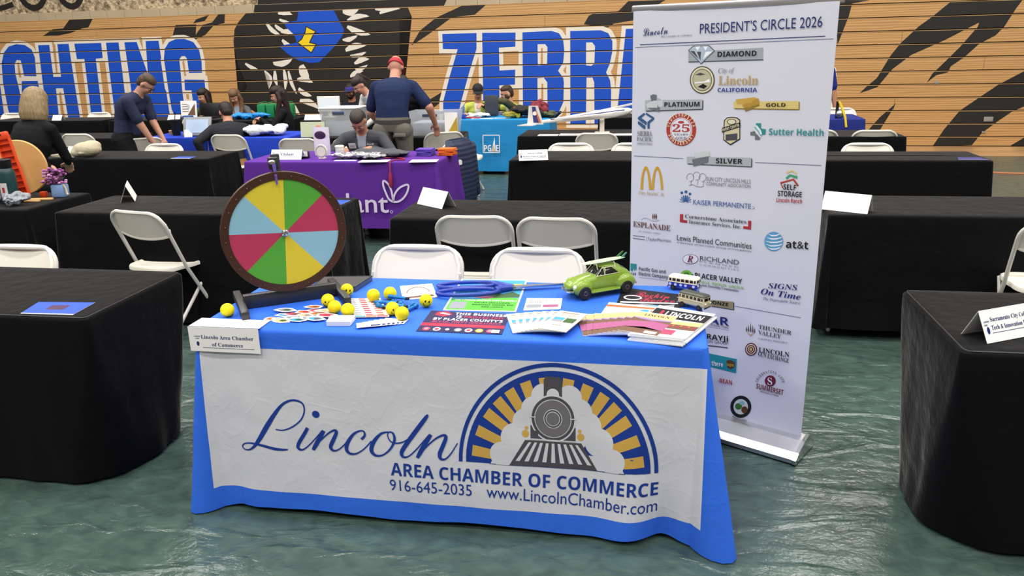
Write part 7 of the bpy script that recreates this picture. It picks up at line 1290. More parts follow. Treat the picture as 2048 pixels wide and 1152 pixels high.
    me.polygons.foreach_set('material_index',lab.astype(int).tolist())
    for m_ in (mat('skin_'+skin,skin,.55,spec=.35),mat('garment_'+shirt,shirt,.85,spec=.15,bump=.35,bscale=16),mat('trousers_'+pants,pants,.85,spec=.15,bump=.35,bscale=14),mat('shoe_'+shoe,shoe,.5),mat('lip_tone','93534a',.5),mat('hair_'+hair,hair,.7),mat('garment_'+(inner or 'e0ddd6'),inner or 'e0ddd6',.85),mat('hi_vis','b9c04e',.7)): me.materials.append(m_)
    o=link('person',me,None,loc,yaw,label=label,cat='person',group=group); o.scale=(sc,sc,sc)
    # face details
    HM=bpy.data.materials.get('hairstrand_'+hair)
    if not HM:
        HM=mat('hairstrand_'+hair,hair,.5,spec=.3); nt=HM.node_tree; b=nt.nodes['Principled BSDF']; L=nt.links.new
        tc=nt.nodes.new('ShaderNodeTexCoord'); mp=nt.nodes.new('ShaderNodeMapping'); mp.inputs['Scale'].default_value=(90,60,9); L(tc.outputs['Object'],mp.inputs[0]); nn_=nt.nodes.new('ShaderNodeTexNoise'); nn_.inputs['Scale'].default_value=1; nn_.inputs['Detail'].default_value=4; L(mp.outputs[0],nn_.inputs[0])
        mx=nt.nodes.new('ShaderNodeMix'); mx.data_type='RGBA'; c=lin(hair); mx.inputs[6].default_value=tuple(x*.45 for x in c[:3])+(1,); mx.inputs[7].default_value=tuple(min(1,x*1.6) for x in c[:3])+(1,); L(nn_.outputs[0],mx.inputs[0]); L(mx.outputs[2],b.inputs['Base Color'])
        bp=nt.nodes.new('ShaderNodeBump'); bp.inputs['Strength'].default_value=.7; bp.inputs['Distance'].default_value=.01; L(nn_.outputs[0],bp.inputs['Height']); L(bp.outputs[0],b.inputs['Normal'])
    for s in (-1,1):
        mb=MB(); mb.ell((s*.032,.078,.111),(.0115,.008,.006),X=X,nu=12,nv=8); e=mb.build('eye',mat('eye_white','cfc8c0',.3),o); MB().ell((s*.032,.0845,.111),(.005,.003,.005),X=X,nu=10,nv=6).build('iris',mat('iris_brown','2a1a12',.3),e)
        MB().tube([X@V((s*.015,.088,.128)),X@V((s*.033,.087,.133)),X@V((s*.052,.074,.129))],.0042,6).build('eyebrow',HM,o)
    hb=MB()
    if hstyle!='none':
        if hstyle in('short','pony'): hb.ell((0,-.009,.181),(.0775,.095,.066),X=X,nu=20,nv=14); hb.ell((0,-.03,.145),(.080,.083,.085),X=X,nu=20,nv=14); hb.ell((0,-.055,.105),(.070,.058,.075),X=X,nu=20,nv=14)
        if hstyle=='crop': hb.ell((0,-.011,.183),(.0755,.092,.060),X=X,nu=20,nv=14); hb.ell((0,-.035,.135),(.0785,.080,.092),X=X,nu=20,nv=14); hb.ell((0,-.055,.095),(.068,.055,.06),X=X,nu=20,nv=14)
        if hstyle=='pony':
            hb.ell((0,-.085,.215),(.035,.035,.033),X=X); hb.capsule(X@V((0,-.10,.20)),X@V((0,-.17,.05)),.032,.018)
        if hstyle=='bob':
            hb.ell((0,-.018,.145),(.098,.108,.103),X=X,nu=20,nv=14)
            hb.loft([[X@V(((a)*1.0*cos(t),-.03+b_*sin(t),z)) for t in np.linspace(0,2*pi,25)[:-1]] for z,a,b_ in ((.19,.08,.085),(.14,.104,.10),(.07,.118,.106),(.0,.124,.104),(-.05,.112,.088),(-.065,.095,.072))])
        if hstyle=='long':
            hb.ell((0,-.008,.179),(.082,.099,.070),X=X,nu=20,nv=14); hb.ell((0,-.03,.14),(.087,.092,.09),X=X,nu=20,nv=14)
            for s in (-1,1):
                pts=[X@V((s*.07,-.01,.13)),X@V((s*.088,-.005,.05)),Sh+V((s*.085,.055,.02)),Sh+V((s*.088,.095,-.10)),Sh+V((s*.08,.105,-.2))]
                for a,b_,ra,rb_ in zip(pts,pts[1:],(.032,.036,.04,.032),(.036,.04,.032,.012)): hb.capsule(a,b_,ra,rb_)
            hb.capsule(X@V((0,-.07,.12)),Sh+V((0,-.07,-.12)),.075,.05)
        hm=remesh(hb,.008,2); hm.materials.append(HM); link('hair',hm,o)
    o['_X']=0; del o['_X']
    return o,X,dict(Ch=Ch,Sh=Sh,Nk=Nk,P=P,f=fz(l2),f1=fz(l1),u=dd(l2),W=W_)
def badge(o,J,dx,dz,w=.075,h=.05,cover_=.137,text='HELLO'):
    c=J['Ch']+V((dx,0,0))+J['u']*dz+J['f']*cover_
    X=M((( 1,0,0),tuple(-J['f']),tuple(J['u']))).transposed().to_4x4(); X.translation=c
    mb=MB(); mb.box((0,0,0),(w,.003,h)); b=mb.build('name_badge',PAPER,o,smooth=False)
    mb=MB()
    for k in range(2): mb.box((0,-.002,.008-.016*k),(w*.6,.0008,.005))
    c_=MB(); c_.v=[tuple(X@V(p)) for p in mb.v]; c_.f=mb.f; c_.m=mb.m
    me=b.data; me.transform(X); c_.build('print',iGr,b,smooth=False)
def ballcap(o,X,col,brim=True,back=False,front=None,low=.128):
    Z=M.Rotation(pi,4,'Z') if back else M.Identity(4)
    mb=MB(); rings=[]
    for j in range(9):
        t=pi/2*j/8; rings.append([X@Z@V((.086*cos(t)**.8*cos(a) if j<8 else .002*cos(a),-.010*(1 if not back else -1)+.103*(cos(t)**.8 if j<8 else .02)*sin(a),low+.018+.088*sin(t))) for a in np.linspace(0,2*pi,25)[:-1]])
    mb.loft(rings); c=mb.build('cap',mat('cap_'+col,col,.8,bump=.2,bscale=60),o)
    if brim:
        mb=MB(); pts=[(.078*cos(a),.075+.075*sin(a)) for a in np.linspace(0,pi,15)]; inner=[(.08*cos(a),.03+.055*sin(a)) for a in np.linspace(pi,0,15)]
        vs=[X@Z@V((x,y,low+.022-.12*(x*x)/.08-.15*max(0,y-.08))) for x,y in pts+inner]; k=len(vs); vs2=[v+X.to_3x3()@V((0,0,.004)) for v in vs]
        fs=[(i,i+1,k-2-i,k-1-i) for i in range(14)]+[(k+k-1-i,k+k-2-i,k+i+1,k+i) for i in range(14)]+[(i,(i+1)%k,k+(i+1)%k,k+i) for i in range(k)]
        mb.add(vs+vs2,fs); mb.build('brim',mat('brim_'+(front or col),front or col,.8),c)
    return c
def glasses(o,X,pushed=0):
    mb=MB()
    for s in (-1,1):
        mb.tube([X@V((s*.034+.022*cos(a),.094,.112+.016*sin(a))) for a in np.linspace(0,2*pi,15)[:-1]],.0025,6,closed=True); mb.tube([X@V((s*.056,.092,.116)),X@V((s*.08,.05,.116)),X@V((s*.082,-.01,.112))],.0025,6)
    mb.tube([X@V((-.012,.095,.114)),X@V((.012,.095,.114))],.0022,6); mb.build('glasses',BLACKP,o)
def belt(o,J,col,w,z=.09):
    c=J['P']+V((0,0,z)); mb=MB(); rings=[]
    for zz in (-.02,.02): rings.append([c+V((.165*w*cos(a),.118*(w*.5+.5)*sin(a),zz)) for a in np.linspace(0,2*pi,33)[:-1]])
    mb.loft(rings,caps=False); b=mb.build('belt',mat('belt_'+col,col,.6),o); return b
# 1 blonde, back to us at far left
o,X,J=person((-4.33,3.25,0),R(-12),'person with a blonde bob and black jacket, back to us, by the craft table',lean=12,bend=14,hpitch=8,hyaw=10,hands={'L':(-.22,.36,.84),'R':(.0,.40,.88)},shirt='131315',pants='161618',skin='c99a80',hair='8a7656',hstyle='bob',w=1.3,fem=True,sc=.93,hipz=.78,pole={'R':(.9,-.5,-.3)})
# 2 navy polo in profile
o,X,J=person((-5.05,5.58,0),R(-82),'person in a navy polo and glasses standing in profile, looking down at the blue table',lean=10,bend=31,hpitch=36,hands={'L':(-.10,.38,.84),'R':(.12,.36,.82)},pole={'L':(-.3,-.6,-.8),'R':(.3,-.6,-.8)},shirt='2b3048',pants='17171a',skin='b98872',hair='4a3a2c',hstyle='crop',sleeve='short',w=1.34,sc=.92)
glasses(o,X)
MB().tube([tuple(V((.12+.034*cos(a),.325,.865+.034*sin(a)))) for a in np.linspace(0,2*pi,13)[:-1]],.008,6,closed=True).build('wristwatch',BLACKP,o)
# 3, 4 seated women by the bleachers
o,X,J=person((-6.19,9.32,0),R(172),'person with dark curly hair and a green top seated behind the open laptop',seat=.35,lean=8,bend=10,hpitch=12,hyaw=-18,hands={'L':(-.15,.42,.80),'R':(.15,.42,.80)},shirt='4d5b38',pants='26262c',skin='c79377',hair='231915',hstyle='long',fem=True,sc=.93)
o,X,J=person((-5.68,9.32,0),R(178),'person with long brown hair and a grey zip jacket seated beside the green bags',seat=.35,lean=6,bend=10,hpitch=28,hands={'L':(-.13,.38,.80),'R':(.13,.38,.80)},shirt='55585c',pants='26262c',skin='c79377',hair='6b4f38',hstyle='long',fem=True,sc=.93,inner='8fa0b4'); badge(o,J,.07,-.05)
# 5 woman in black in profile
o,X,J=person((-4.34,8.05,0),R(115),'person with long dark hair and black cardigan in profile near the green bags',seat=.36,lean=2,bend=6,hpitch=16,hands={'L':(-.08,.34,.82),'R':(.10,.36,.80)},shirt='141316',pants='3c1a22',skin='c08e76',hair='2a1c18',hstyle='long',fem=True,sc=.97); badge(o,J,-.08,.0)
# 6 seated man, back to us
o,X,J=person((-4.12,6.05,0),R(24),'person in a charcoal sweater and tan trousers on a folding chair, back to us',seat=.40,lean=22,bend=36,hpitch=14,hyaw=20,hands={'L':(-.30,.14,.50),'R':(.12,.48,.82)},feet={'L':(-.16,.35,.075),'R':(.22,.02,.075)},shirt='26272c',pants='8f6a3e',skin='b98468',hair='241d19',hstyle='crop',w=1.08,sc=.97)
# 7 bearded man with cap
o,X,J=person((-3.86,9.42,0),R(176),'person with a dark beard and a purple-fronted cap seated at the back table',seat=.35,lean=5,bend=6,hpitch=8,hands={'L':(-.06,.34,.86),'R':(.06,.34,.86)},shirt='1c1f28',pants='202024',skin='a06c50',hair='15110f',hstyle='crop',beard=True,w=1.08,sc=.95); ballcap(o,X,'3a2f86',front='231f4a'); badge(o,J,-.09,-.02); badge(o,J,.11,.02,.05,.03)
# 8 woman in white
o,X,J=person((-2.66,7.35,0),R(140),'person in a white shirt with a dark ponytail leaning down behind the clear tub',lean=24,bend=28,hpitch=26,hands={'L':(-.10,.48,.85),'R':(.12,.48,.80)},shirt='dcd8d4',pants='d2cec8',skin='c98f78',hair='2e2420',hstyle='pony',fem=True,sc=.87,w=1.05)
# 10 dark person behind the red cap
o,X,J=person((-2.16,7.05,0),R(170),'person in a black shirt almost hidden behind the man in the red cap',lean=24,bend=26,hpitch=12,hands={'L':(-.2,.35,.85),'R':(.2,.35,.85)},shirt='17171a',pants='1a1a1e',skin='b08066',hair='241d19',hstyle='crop',w=1.2,sc=.86)
# 9 red cap, back to us
o,X,J=person((-1.96,5.52,0),R(4),'person in a red cap, navy polo and grey cargo trousers, back to us',lean=11,bend=30,hpitch=24,hands={'L':(-.24,.40,.92),'R':(.40,.30,.95)},shirt='1f2a4a',pants='66625a',skin='c28a74',hair='9a8a7a',hstyle='none',sleeve='short',w=1.2,tuck=True,sc=.965,hipz=.95); ballcap(o,X,'a82a34',low=.104); belt(o,J,'3a3836',1.2,.055)
for sx in (-1,1): MB().box((sx*.11,-.155,J['P'].z-.075),(.12,.012,.035),ch=.004).build('pocket_flap',mat('flap_grey','716d64',.85),o)
# 11 seated, grey quarter zip
o,X,J=person((-2.17,5.32,0),R(183),'person in a grey quarter-zip pullover seated behind the purple table, looking down',seat=.35,lean=8,bend=20,hpitch=40,hands={'L':(-.18,.40,.80),'R':(.18,.42,.80)},shirt='47494e',pants='2a2b30',skin='b08064',hair='3a322c',hstyle='crop',w=1.2,sc=.95,inner='9aa0ae'); badge(o,J,.095,.085,.075,.06,.138); badge(o,J,-.10,.10,.07,.012,.130)
# 12, 13 high-visibility vests
o,X,J=person((-1.88,9.32,0),R(184),'person in a black cap and yellow safety vest seated behind the sky blue table',seat=.35,lean=6,bend=10,hpitch=16,hyaw=12,hands={'L':(-.18,.36,.80),'R':(.18,.36,.80)},shirt='5a6a92',pants='2c3040',skin='bd8a70',hair='2a221e',hstyle='crop',w=1.1,sc=.93,vest=True); ballcap(o,X,'191a1c',low=.142)
o,X,J=person((-1.22,9.25,0),R(120),'person in an olive shirt and yellow vest reaching to the dark screen',seat=.34,lean=18,bend=16,hpitch=4,hands={'L':(-.10,.52,1.0),'R':(.15,.60,.92)},shirt='4f4f38',pants='2c3040',skin='bd8a70',hair='3a2c22',hstyle='crop',beard=True,w=1.1,sc=.95,vest=True)
# 14 behind the banner
o,X,J=person((2.80,9.05,0),R(190),'person in a blue short-sleeved shirt mostly hidden behind the sponsor banner',lean=3,bend=4,hpitch=10,hands={'L':(-.29,.06,.80),'R':(.24,.15,.85)},shirt='28307a',pants='26262c',skin='b98468',hair='2a221e',hstyle='crop',sleeve='short',w=1.05,sc=.93)
# ---------------- tent cards and name cards ----------------
def tent(loc,yaw,w,h,label,lines=(),group=None,open_=.05):
    o=empty('tent_card',loc,yaw,label,'card',group)
    th=.0012; s=math.hypot(h,open_); 
    mb=MB()
    for sg in (-1,1):
        a=V((0,sg*open_,0)); t=V((0,0,h))
        n=V((0,sg*h,open_)).normalized()*th
        vs=[(-w/2,a.y,a.z),(w/2,a.y,a.z),(w/2,t.y,t.z),(-w/2,t.y,t.z)]; vs+=[tuple(V(v)-n) for v in vs]
        m_=MB(); m_.add(vs,[(0,1,2,3),(7,6,5,4),(0,4,5,1),(1,5,6,2),(2,6,7,3),(3,7,4,0)]); m_.build('front_leaf' if sg<0 else 'back_leaf',PAPER,o,smooth=False)
    if lines:
        fn=lambda a,b_:(a,-open_*(1-b_/h)-.0012,b_)
        mb=MB()
        for t,x,z,ww,cap in lines: vs,fs=text2d(t,'se',ww,cap,x,z); flat(mb,vs,fs,fn)
        z0=min(l[2] for l in lines); flat(mb,[(-w*.36,z0-.008),(w*.44,z0-.008),(w*.44,z0-.0095),(-w*.36,z0-.0095)],[(0,1,2,3)],fn)
        flat(mb,[(-w*.42+.006*cos(k*.5),h*.38+.011*sin(k*.5)) for k in range(12)],[tuple(range(12))],fn)
        for t,zz in (('CAREER',.62),('FAIR',.52)): vs,fs=text2d(t,'sb',w*.1 if t=='CAREER' else w*.055,.005,-w*.47,h*zz); flat(mb,vs,fs,fn)
        mb.build('lettering',NAVYI,o.children[0],smooth=False)
    return o
tent((1.872,.235,TW+.002),R(30),.245,.095,'white tent card naming a city college on the right foreground table',[('Sacramento City College',-.085,.060,.18,.0125),('Tech & Innovation Design',-.088,.036,.19,.0125)])
tent((-2.83,2.38,TW+.002),R(-58),.26,.11,'blank white tent card edge-on on the table behind the prize wheel',open_=.045)
tent((-.625,2.29,TW+.002),R(-38),.26,.10,'blank white tent card at the left end of the centre table',open_=.055)
tent((1.81,2.28,TW+.002),R(-30),.26,.10,'blank white tent card on the table right of the banner',open_=.05)
tent((-.32,4.335,TW+.002),R(14),.25,.085,'white name card for a college on the third row table beside the banner',[('Sierra College',-.05,.052,.13,.012),('Business Science & Industry',-.09,.028,.2,.010)])
tent((-2.59,4.36,TW+.002),0,.30,.085,'white name card on the left end of the purple table',[('Vitalant',-.06,.035,.13,.022)])
tent((-4.97,4.62,TW+.002),R(-14),.17,.085,'white name card behind the beige cloth bonnet',[('Name Card',-.05,.045,.1,.012)][:0])
tent((-6.33,8.52,TW+.002),0,.20,.07,'white name card before the laptop at the bleachers')
tent((-4.05,8.32,TW+.002),0,.26,.075,'white name card in front of the white monitor')
tent((-8.35,8.6,TW+.002),0,.16,.08,'white name card on the far left table by the bleachers')
tent((-.02,8.42,TW+.002),0,.18,.09,'white name card behind the model glider')
# ---------------- papers on far tables ----------------
iBl=ink('sheet_blue','2c50c8'); iPu=ink('sheet_violet','3b3a78')
sheet('blue_sheet',[(-1.684,.058),(-1.461,.066),(-1.478,.217),(-1.72,.198)],[('r',1,.0,.05,1,.95)]+[('e',2,.5+.1*((k%3)-1),.55+.11*(k//3-1),.07,.09) for k in range(9)],[PAPER,iBl,ink('sheet_maroon','4a2f4e')],'blue printed sheet on the left foreground black table','paper')
sheet('blue_sheet',[(-3.79,4.39),(-3.59,4.39),(-3.607,4.52),(-3.78,4.52)],[('r',1,0,.1,1,.9)],[PAPER,iBl],'blue printed sheet on the table left of the purple one','paper')
sheet('blue_sheet',[(-1.42,2.28),(-1.25,2.28),(-1.24,2.42),(-1.40,2.42)],[('r',1,0,0,1,1)],[PAPER,iBl],'blue sheet at the right end of the table behind the prize wheel','paper')
sheet('blue_sheet',[(3.08,4.36),(3.30,4.36),(3.28,4.5),(3.12,4.5)],[('r',1,0,0,1,1)],[PAPER,iPu],'dark violet sheet on the black table at the right','paper')
for i,(x,y,w,d,lb,rot) in enumerate(((-2.0,4.27,.20,.06,'narrow white paper beside the coffee cup on the purple table',.05),(-1.72,4.24,.26,.15,'white form under the red lanyard on the purple table',.1),(-1.27,4.25,.24,.16,'white form with a dark header at the right end of the purple table',.12))):
    ca,sa=cos(rot),sin(rot); q=lambda u,v:(x+(u-.5)*w*ca-(v-.5)*d*sa,y+(u-.5)*w*sa+(v-.5)*d*ca)
    sheet('paper_form',[q(0,0),q(1,0),q(1,1),q(0,1)],[('r',1,.1,.82,.7,.06)] if i else [],[PAPER,iGr],lb,'paper',z=.7432)
# purple-table items
def place(mb,name,m,loc,rz=0,**k): return mb.build(name,m,None,loc,rz,**k)
cup=MB(); cup.lathe([(.028,0),(.04,.105),(.041,.106),(.0,.106)]); c=cup.build('coffee_cup',mat('cup_paper','dedad6',.6),loc=(-2.10,4.40,TW+.001),label='white paper coffee cup with lid in front of the seated grey pullover',cat='cup')
MB().lathe([(.043,.104),(.043,.112),(.036,.118),(.0,.119)]).build('lid',WHITEP,c)
MB().lathe([(.0355,.035),(.0395,.08)]).build('sleeve',mat('cup_sleeve','c8c0cc',.7),c)
st=empty('standing_pouch',(-2.36,4.62,TW+.001),0,'tall white and purple foil pouch standing behind the purple table place card','pouch')
mb=MB(); mb.loft([[(a*cos(t),b_*sin(t),z) for t in np.linspace(0,2*pi,17)[:-1]] for z,a,b_ in ((0,.075,.04),(.06,.08,.045),(.16,.08,.03),(.24,.08,.008),(.26,.08,.004))]); mb.build('pouch_body',mat('pouch_foil','d3cadb',.3),st)
mb=MB(); mb.ell((0,-.030,.19),(.055,.006,.038)); mb.build('print',mat('pouch_purple','3b2348',.4),st)
rs=empty('round_sign',(-2.27,4.38,TW+.002),0,'round white sign on a stand beside the purple table place card','sign')
MB().lathe([(.058,-.006),(.06,0),(.058,.006)],28,X=M.Translation((0,0,.068))@M.Rotation(pi/2,4,'X')).build('disc',WHITEP,rs); MB().tube([(.048*cos(a),-.008,.068+.048*sin(a)) for a in np.linspace(0,2*pi,25)[:-1]],.002,6,closed=True).build('ring_print',iGr,rs); MB().box((0,.015,.005),(.06,.04,.01)).build('stand',WHITEP,rs)
bh=MB(); bh.box((0,0,.03),(.10,.05,.06),ch=.006); bh=bh.build('card_holder',BLACKP,loc=(-2.46,4.42,TW+.001),label='small black card holder with white cards beside the purple table place card',cat='holder'); MB().box((.005,-.027,.042),(.085,.004,.045)).build('card_stack',PAPER,bh)
def heap(name,m,loc,size,seed,label,cat,voxel=.012,n=16):
    rnd=random.Random(seed); mb=MB()
    for i in range(n):
        mb.ell((rnd.uniform(-.5,.5)*size[0],rnd.uniform(-.5,.5)*size[1],rnd.uniform(.1,.55)*size[2]),(size[0]*rnd.uniform(.14,.3),size[1]*rnd.uniform(.15,.3),size[2]*rnd.uniform(.12,.38)),X=M.Rotation(rnd.uniform(-.2,.2),4,'Z'))
    mb.ell((0,0,size[2]*.25),(size[0]*.5,size[1]*.5,size[2]*.25))
    me=remesh(mb,voxel,1); z0=min(v.co.z for v in me.vertices)
    for v in me.vertices:
        k_=min(1.0,size[2]/.10); q=(noise.noise(v.co*16)*.014+(.3-abs(noise.noise(v.co*31)))*.018-(abs(noise.noise(v.co*60+V((3,1,7))))*.008))*k_; nr=v.normal; h_=v.co.z-z0
        v.co=(v.co.x+nr.x*q,v.co.y+nr.y*q,max(0,h_+nr.z*q) if h_>.008 else 0)
    me.materials.append(m); return link(name,me,None,loc,label=label,cat=cat)
heap('folded_shirt',mat('grey_shirt','4a4c50',.9,bump=.3,bscale=20),(-1.78,4.52,TW+.001),(.44,.2,.07),2,'dark grey folded shirt on the purple table','shirt')
heap('foil_packets',mat('silver_foil','b9b9be',.25,metal=.7),(-2.02,4.40,TW+.001),(.22,.12,.06),3,'left heap of silver foil packets on the purple table','packets',.006,26)
heap('foil_packets',mat('silver_foil','b9b9be',.25,metal=.7),(-1.80,4.36,TW+.001),(.22,.12,.06),5,'right heap of silver foil packets on the purple table','packets',.006,26)
ln=empty('tassel_lanyard',(-1.56,4.26,TW),0,'red cord lanyard with a tassel hanging over the purple table edge','lanyard'); REDC=mat('red_cord','9a2440',.7)
MB().tube([(-.12,.12,.006),(-.02,.16,.008),(.08,.10,.007),(.10,.03,.007),(.02,.02,.007),(0,-.058,.004),(0,-.078,-.02),(.0,-.085,-.09)],.006,7).build('cord',REDC,ln); MB().lathe([(.008,-.22),(.017,-.20),(.016,-.12),(.008,-.09)],12,X=M.Translation((0,-.088,0))).build('tassel',REDC,ln)
for k in range(5):
    for (x,cc,nm,hx_) in ((-1.36,'5a3fa0','purple',0),(-1.16,'d9641e','orange',.02)):
        o=MB(); o.box((0,0,0),(.15,.13,.011),ch=.003); o.build('folded_cloth',mat('cloth_'+cc,cc,.8),loc=(x+.004*(k%2),4.62+hx_,TW+.0075+.0125*k),rz=.12*(k%3-1),label=nm+' folded piece in the low stack at the right end of the purple table',cat='folded cloth',group=nm+' folded stack')
# jacket over the chair back
mb=MB(); jx=M.Translation((-1.20,5.15,0))@M.Rotation(R(70),4,'Z')
cs_=[]
for z,a,b_,dy in ((.80,.11,.03,0),(.83,.17,.045,-.01),(.80,.205,.055,-.03),(.70,.22,.062,-.05),(.55,.22,.065,-.065),(.38,.21,.065,-.075),(.22,.20,.06,-.08),(.12,.18,.055,-.08)):
    cs_.append([jx@V((a*cos(t)*(1+.05*sin(5*t)),dy+b_*sin(t)*(1+.12*sin(7*t+z*9)),z)) for t in np.linspace(0,2*pi,41)[:-1]])
mb.loft(cs_); JK=mat('quilted_navy','222c46',.55,spec=.35)
nt=JK.node_tree; tcj=nt.nodes.new('ShaderNodeTexCoord'); wj=nt.nodes.new('ShaderNodeTexWave'); wj.bands_direction='Z'; wj.inputs['Scale'].default_value=7; nt.links.new(tcj.outputs['Object'],wj.inputs[0]); bj=nt.nodes.new('ShaderNodeBump'); bj.inputs['Strength'].default_value=.35; bj.inputs['Distance'].default_value=.01; nt.links.new(wj.outputs[0],bj.inputs['Height']); nt.links.new(bj.outputs[0],nt.nodes['Principled BSDF'].inputs['Normal'])
jk=mb.build('quilted_jacket',JK,label='navy quilted jacket draped over the chair at the right end of the purple table',cat='jacket')
for s in (-1,1): MB().capsule(jx@V((s*.20,-.04,.74)),jx@V((s*.225,-.07,.28)),.05,.04,n=16).build('sleeve',JK,jk)
p_=[jx@V((x,-.118,z)) for x,z in ((-.16,.60),(-.09,.60),(-.09,.64),(-.13,.655),(-.16,.64))]; MB().add(p_,[(0,1,2,3,4)]).build('logo_print',PAPER,jk,smooth=False)
for k in range(6):
    o=MB(); o.box((0,0,0),(.24,.18,.009)); o.build('booklet',[PAPER if k<4 else ink('booklet_red','c8443c')],loc=(-1.53+.004*k,6.76-.006*k,.462+.0100*k),rz=.1*k-.4,smooth=False,label='booklet in the red and white pile on the chair beyond the jacket',cat='booklet',group='booklets on the chair seat')
# ---------------- blue table and row of people ----------------
tb=empty('tablet_screen',(-4.62,6.28,TW+.001),R(6),'grey framed screen tilted back on the royal blue table','screen')
MB().box((0,0,0),(.34,.025,.225),X=M.Translation((0,0,.115))@M.Rotation(R(-22),4,'X'),ch=.008).build('case',mat('screen_grey','8a8d90',.4),tb)
MB().box((0,-.0135,0),(.27,.002,.16),X=M.Translation((0,0,.115))@M.Rotation(R(-22),4,'X')).build('display',mat('screen_glow','9fb0c8',.3,emit=.25),tb)
MB().box((0,.06,.05),(.05,.012,.1)).build('easel_leg',BLACKP,tb)
cab=MB(); cab.tube([(-4.50,6.26,TW+.006),(-4.44,6.20,TW+.006),(-4.43,6.145,TW-.0),(-4.425,6.125,.60),(-4.42,6.11,.45)],.006,6); cab.build('cable',mat('lilac_cable','8f7fc4',.5),label='lilac cable hanging from the grey screen over the royal blue cloth',cat='cable')
bu=empty('black_tumbler',(-4.98,6.40,TW+.001),0,'black tumbler with a straw on the left of the royal blue table','tumbler'); MB().lathe([(.045,0),(.062,.17),(.066,.172),(.066,.185),(.0,.19)]).build('cup_body',BLACKP,bu); MB().tube([(0,0,.17),(.02,.0,.28)],.005,8).build('straw',BLACKP,bu)
hd_=empty('figure_trophy',(-4.80,6.34,TW+.001),0,'small black and white figurine with a pale round top between the tumbler and screen','figurine'); MB().lathe([(.03,0),(.03,.02),(.008,.03),(.012,.08),(.035,.12),(.045,.155),(.03,.19),(.0,.2)]).build('figure',mat('pale_grey_figure','b9b9b6',.4),hd_); MB().box((.0,-.03,.04),(.05,.01,.07)).build('plate',BLACKP,hd_)
o=MB(); o.cyl((0,0,0),(0,0,.05),.05,.06); o.build('snack_bowl',mat('snack_tan','b98a50',.7),loc=(-5.08,6.5,TW+.001),label='tan bowl beside the black tumbler, in front of the navy polo',cat='bowl')
tent((-4.72,6.24,TW+.002),R(20),.09,.08,'small white folded card before the figurine on the royal blue table')
heap('plastic_bag',mat('white_bag','d5d5da',.35,spec=.5),(-3.80,6.38,TW+.001),(.42,.26,.15),7,'crumpled white plastic bag on the right of the royal blue table','bag',.01,22)
lp=empty('laptop',(-5.98,8.78,TW+.001),R(178),'black open laptop, lid to us, before the person in the green top','laptop'); MB().box((0,0,.01),(.34,.24,.018),ch=.004).build('keyboard_base',BLACKP,lp); MB().box((0,-.125,.12),(.34,.012,.22),X=M.Rotation(R(8),4,'X'),ch=.004).build('lid',BLACKP,lp)
sg=empty('display_sign',(-6.22,8.72,TW+.001),R(4),'white printed display board leaning left of the laptop','sign'); MB().box((0,0,.13),(.25,.01,.26),X=M.Rotation(R(-8),4,'X')).build('board',PAPER,sg)
mb=MB(); mb.add([(-.02,-.008,.05),(.1,-.008,.05),(.1,-.008,.22)],[(0,1,2)]); 
for k in range(4): mb.box((-.05,-.008,.21-.035*k),(.1,.001,.008))
for v in range(len(mb.v)): mb.v[v]=tuple(M.Rotation(R(-8),4,'X')@V(mb.v[v]))
mb.build('print',iB,sg,smooth=False)
MB().box((0,.05,.1),(.04,.01,.2),X=M.Rotation(R(12),4,'X')).build('prop',PAPER,sg)
o=MB(); o.box((0,0,.03),(.14,.08,.06),ch=.005); o.build('small_box',mat('blue_box','3a5f9c',.5),loc=(-6.12,8.52,TW+.001),label='small blue box before the white display board',cat='box')
heap('plastic_wrap',mat('sky_wrap','1f86d8',.4),(-5.12,8.52,TW+.001),(.46,.2,.12),9,'bright blue crumpled plastic in front of the green tote bags','plastic',.01,20)
GT=mat('green_tote','157a42',.8)
for k in range(4):
    mb=MB(); x=-5.02+.14*k; mb.box((0,0,.10),(.125,.17,.20),ch=.02); g=mb.build('tote_bag',GT,loc=(x,8.74,TW+.001),rz=.05*k,label='green fabric tote bag in the row on the back table',cat='bag',group='green tote bags')
    for s in (-1,1): MB().tube([(-.035,s*.06,.19),(-.03,s*.06,.225),(.03,s*.06,.225),(.035,s*.06,.19)],.005,6).build('strap',GT,g)
mn=empty('monitor',(-3.98,8.72,TW+.001),R(2),'white-screened flat monitor on the back table left of the bearded person','monitor'); MB().box((0,0,.19),(.34,.02,.22),ch=.005).build('screen_case',WHITEP,mn); MB().box((0,-.011,.19),(.31,.002,.19)).build('display',mat('pale_screen','dfe6ea',.3,emit=.2),mn); MB().box((0,.02,.045),(.05,.02,.09)).build('neck',WHITEP,mn); MB().box((0,.02,.006),(.16,.12,.012)).build('foot',WHITEP,mn)
# clear tubs and boards in front of the red cap
CLR=mat('clear_plastic','c9ced2',.15,alpha=.55,spec=.5)
def tub(loc,d,label,rz=0,lid=True):
    o=empty('storage_tub',loc,rz,label,'tub'); w,dp,h=d; mb=MB()
    def rr(s,z): return [(s*w/2*c,s*dp/2*q,z) for c,q in ((-1,-1),(1,-1),(1,1),(-1,1))]
    mb.loft([rr(.88,0),rr(1,h)],caps=False); mb.f.append((3,2,1,0)); mb.m.append(0); mb.build('bin',CLR,o,smooth=False)
    MB().box((0,0,h*.3),(w*.8,dp*.8,h*.5),ch=.02).build('contents',mat('tub_contents','aeb6c4',.8,var=.3,vscale=30),o)
    if lid: MB().box((0,0,h+.008),(w*1.04,dp*1.04,.018),ch=.006).build('lid',mat('tub_lid','d6d6d6',.35),o)
    for s in (-1,1): MB().box((0,s*dp*.51,h*.86),(w*.3,.012,.03),ch=.004).build('handle',mat('tub_handle','3d4a68',.4),o)
    return o
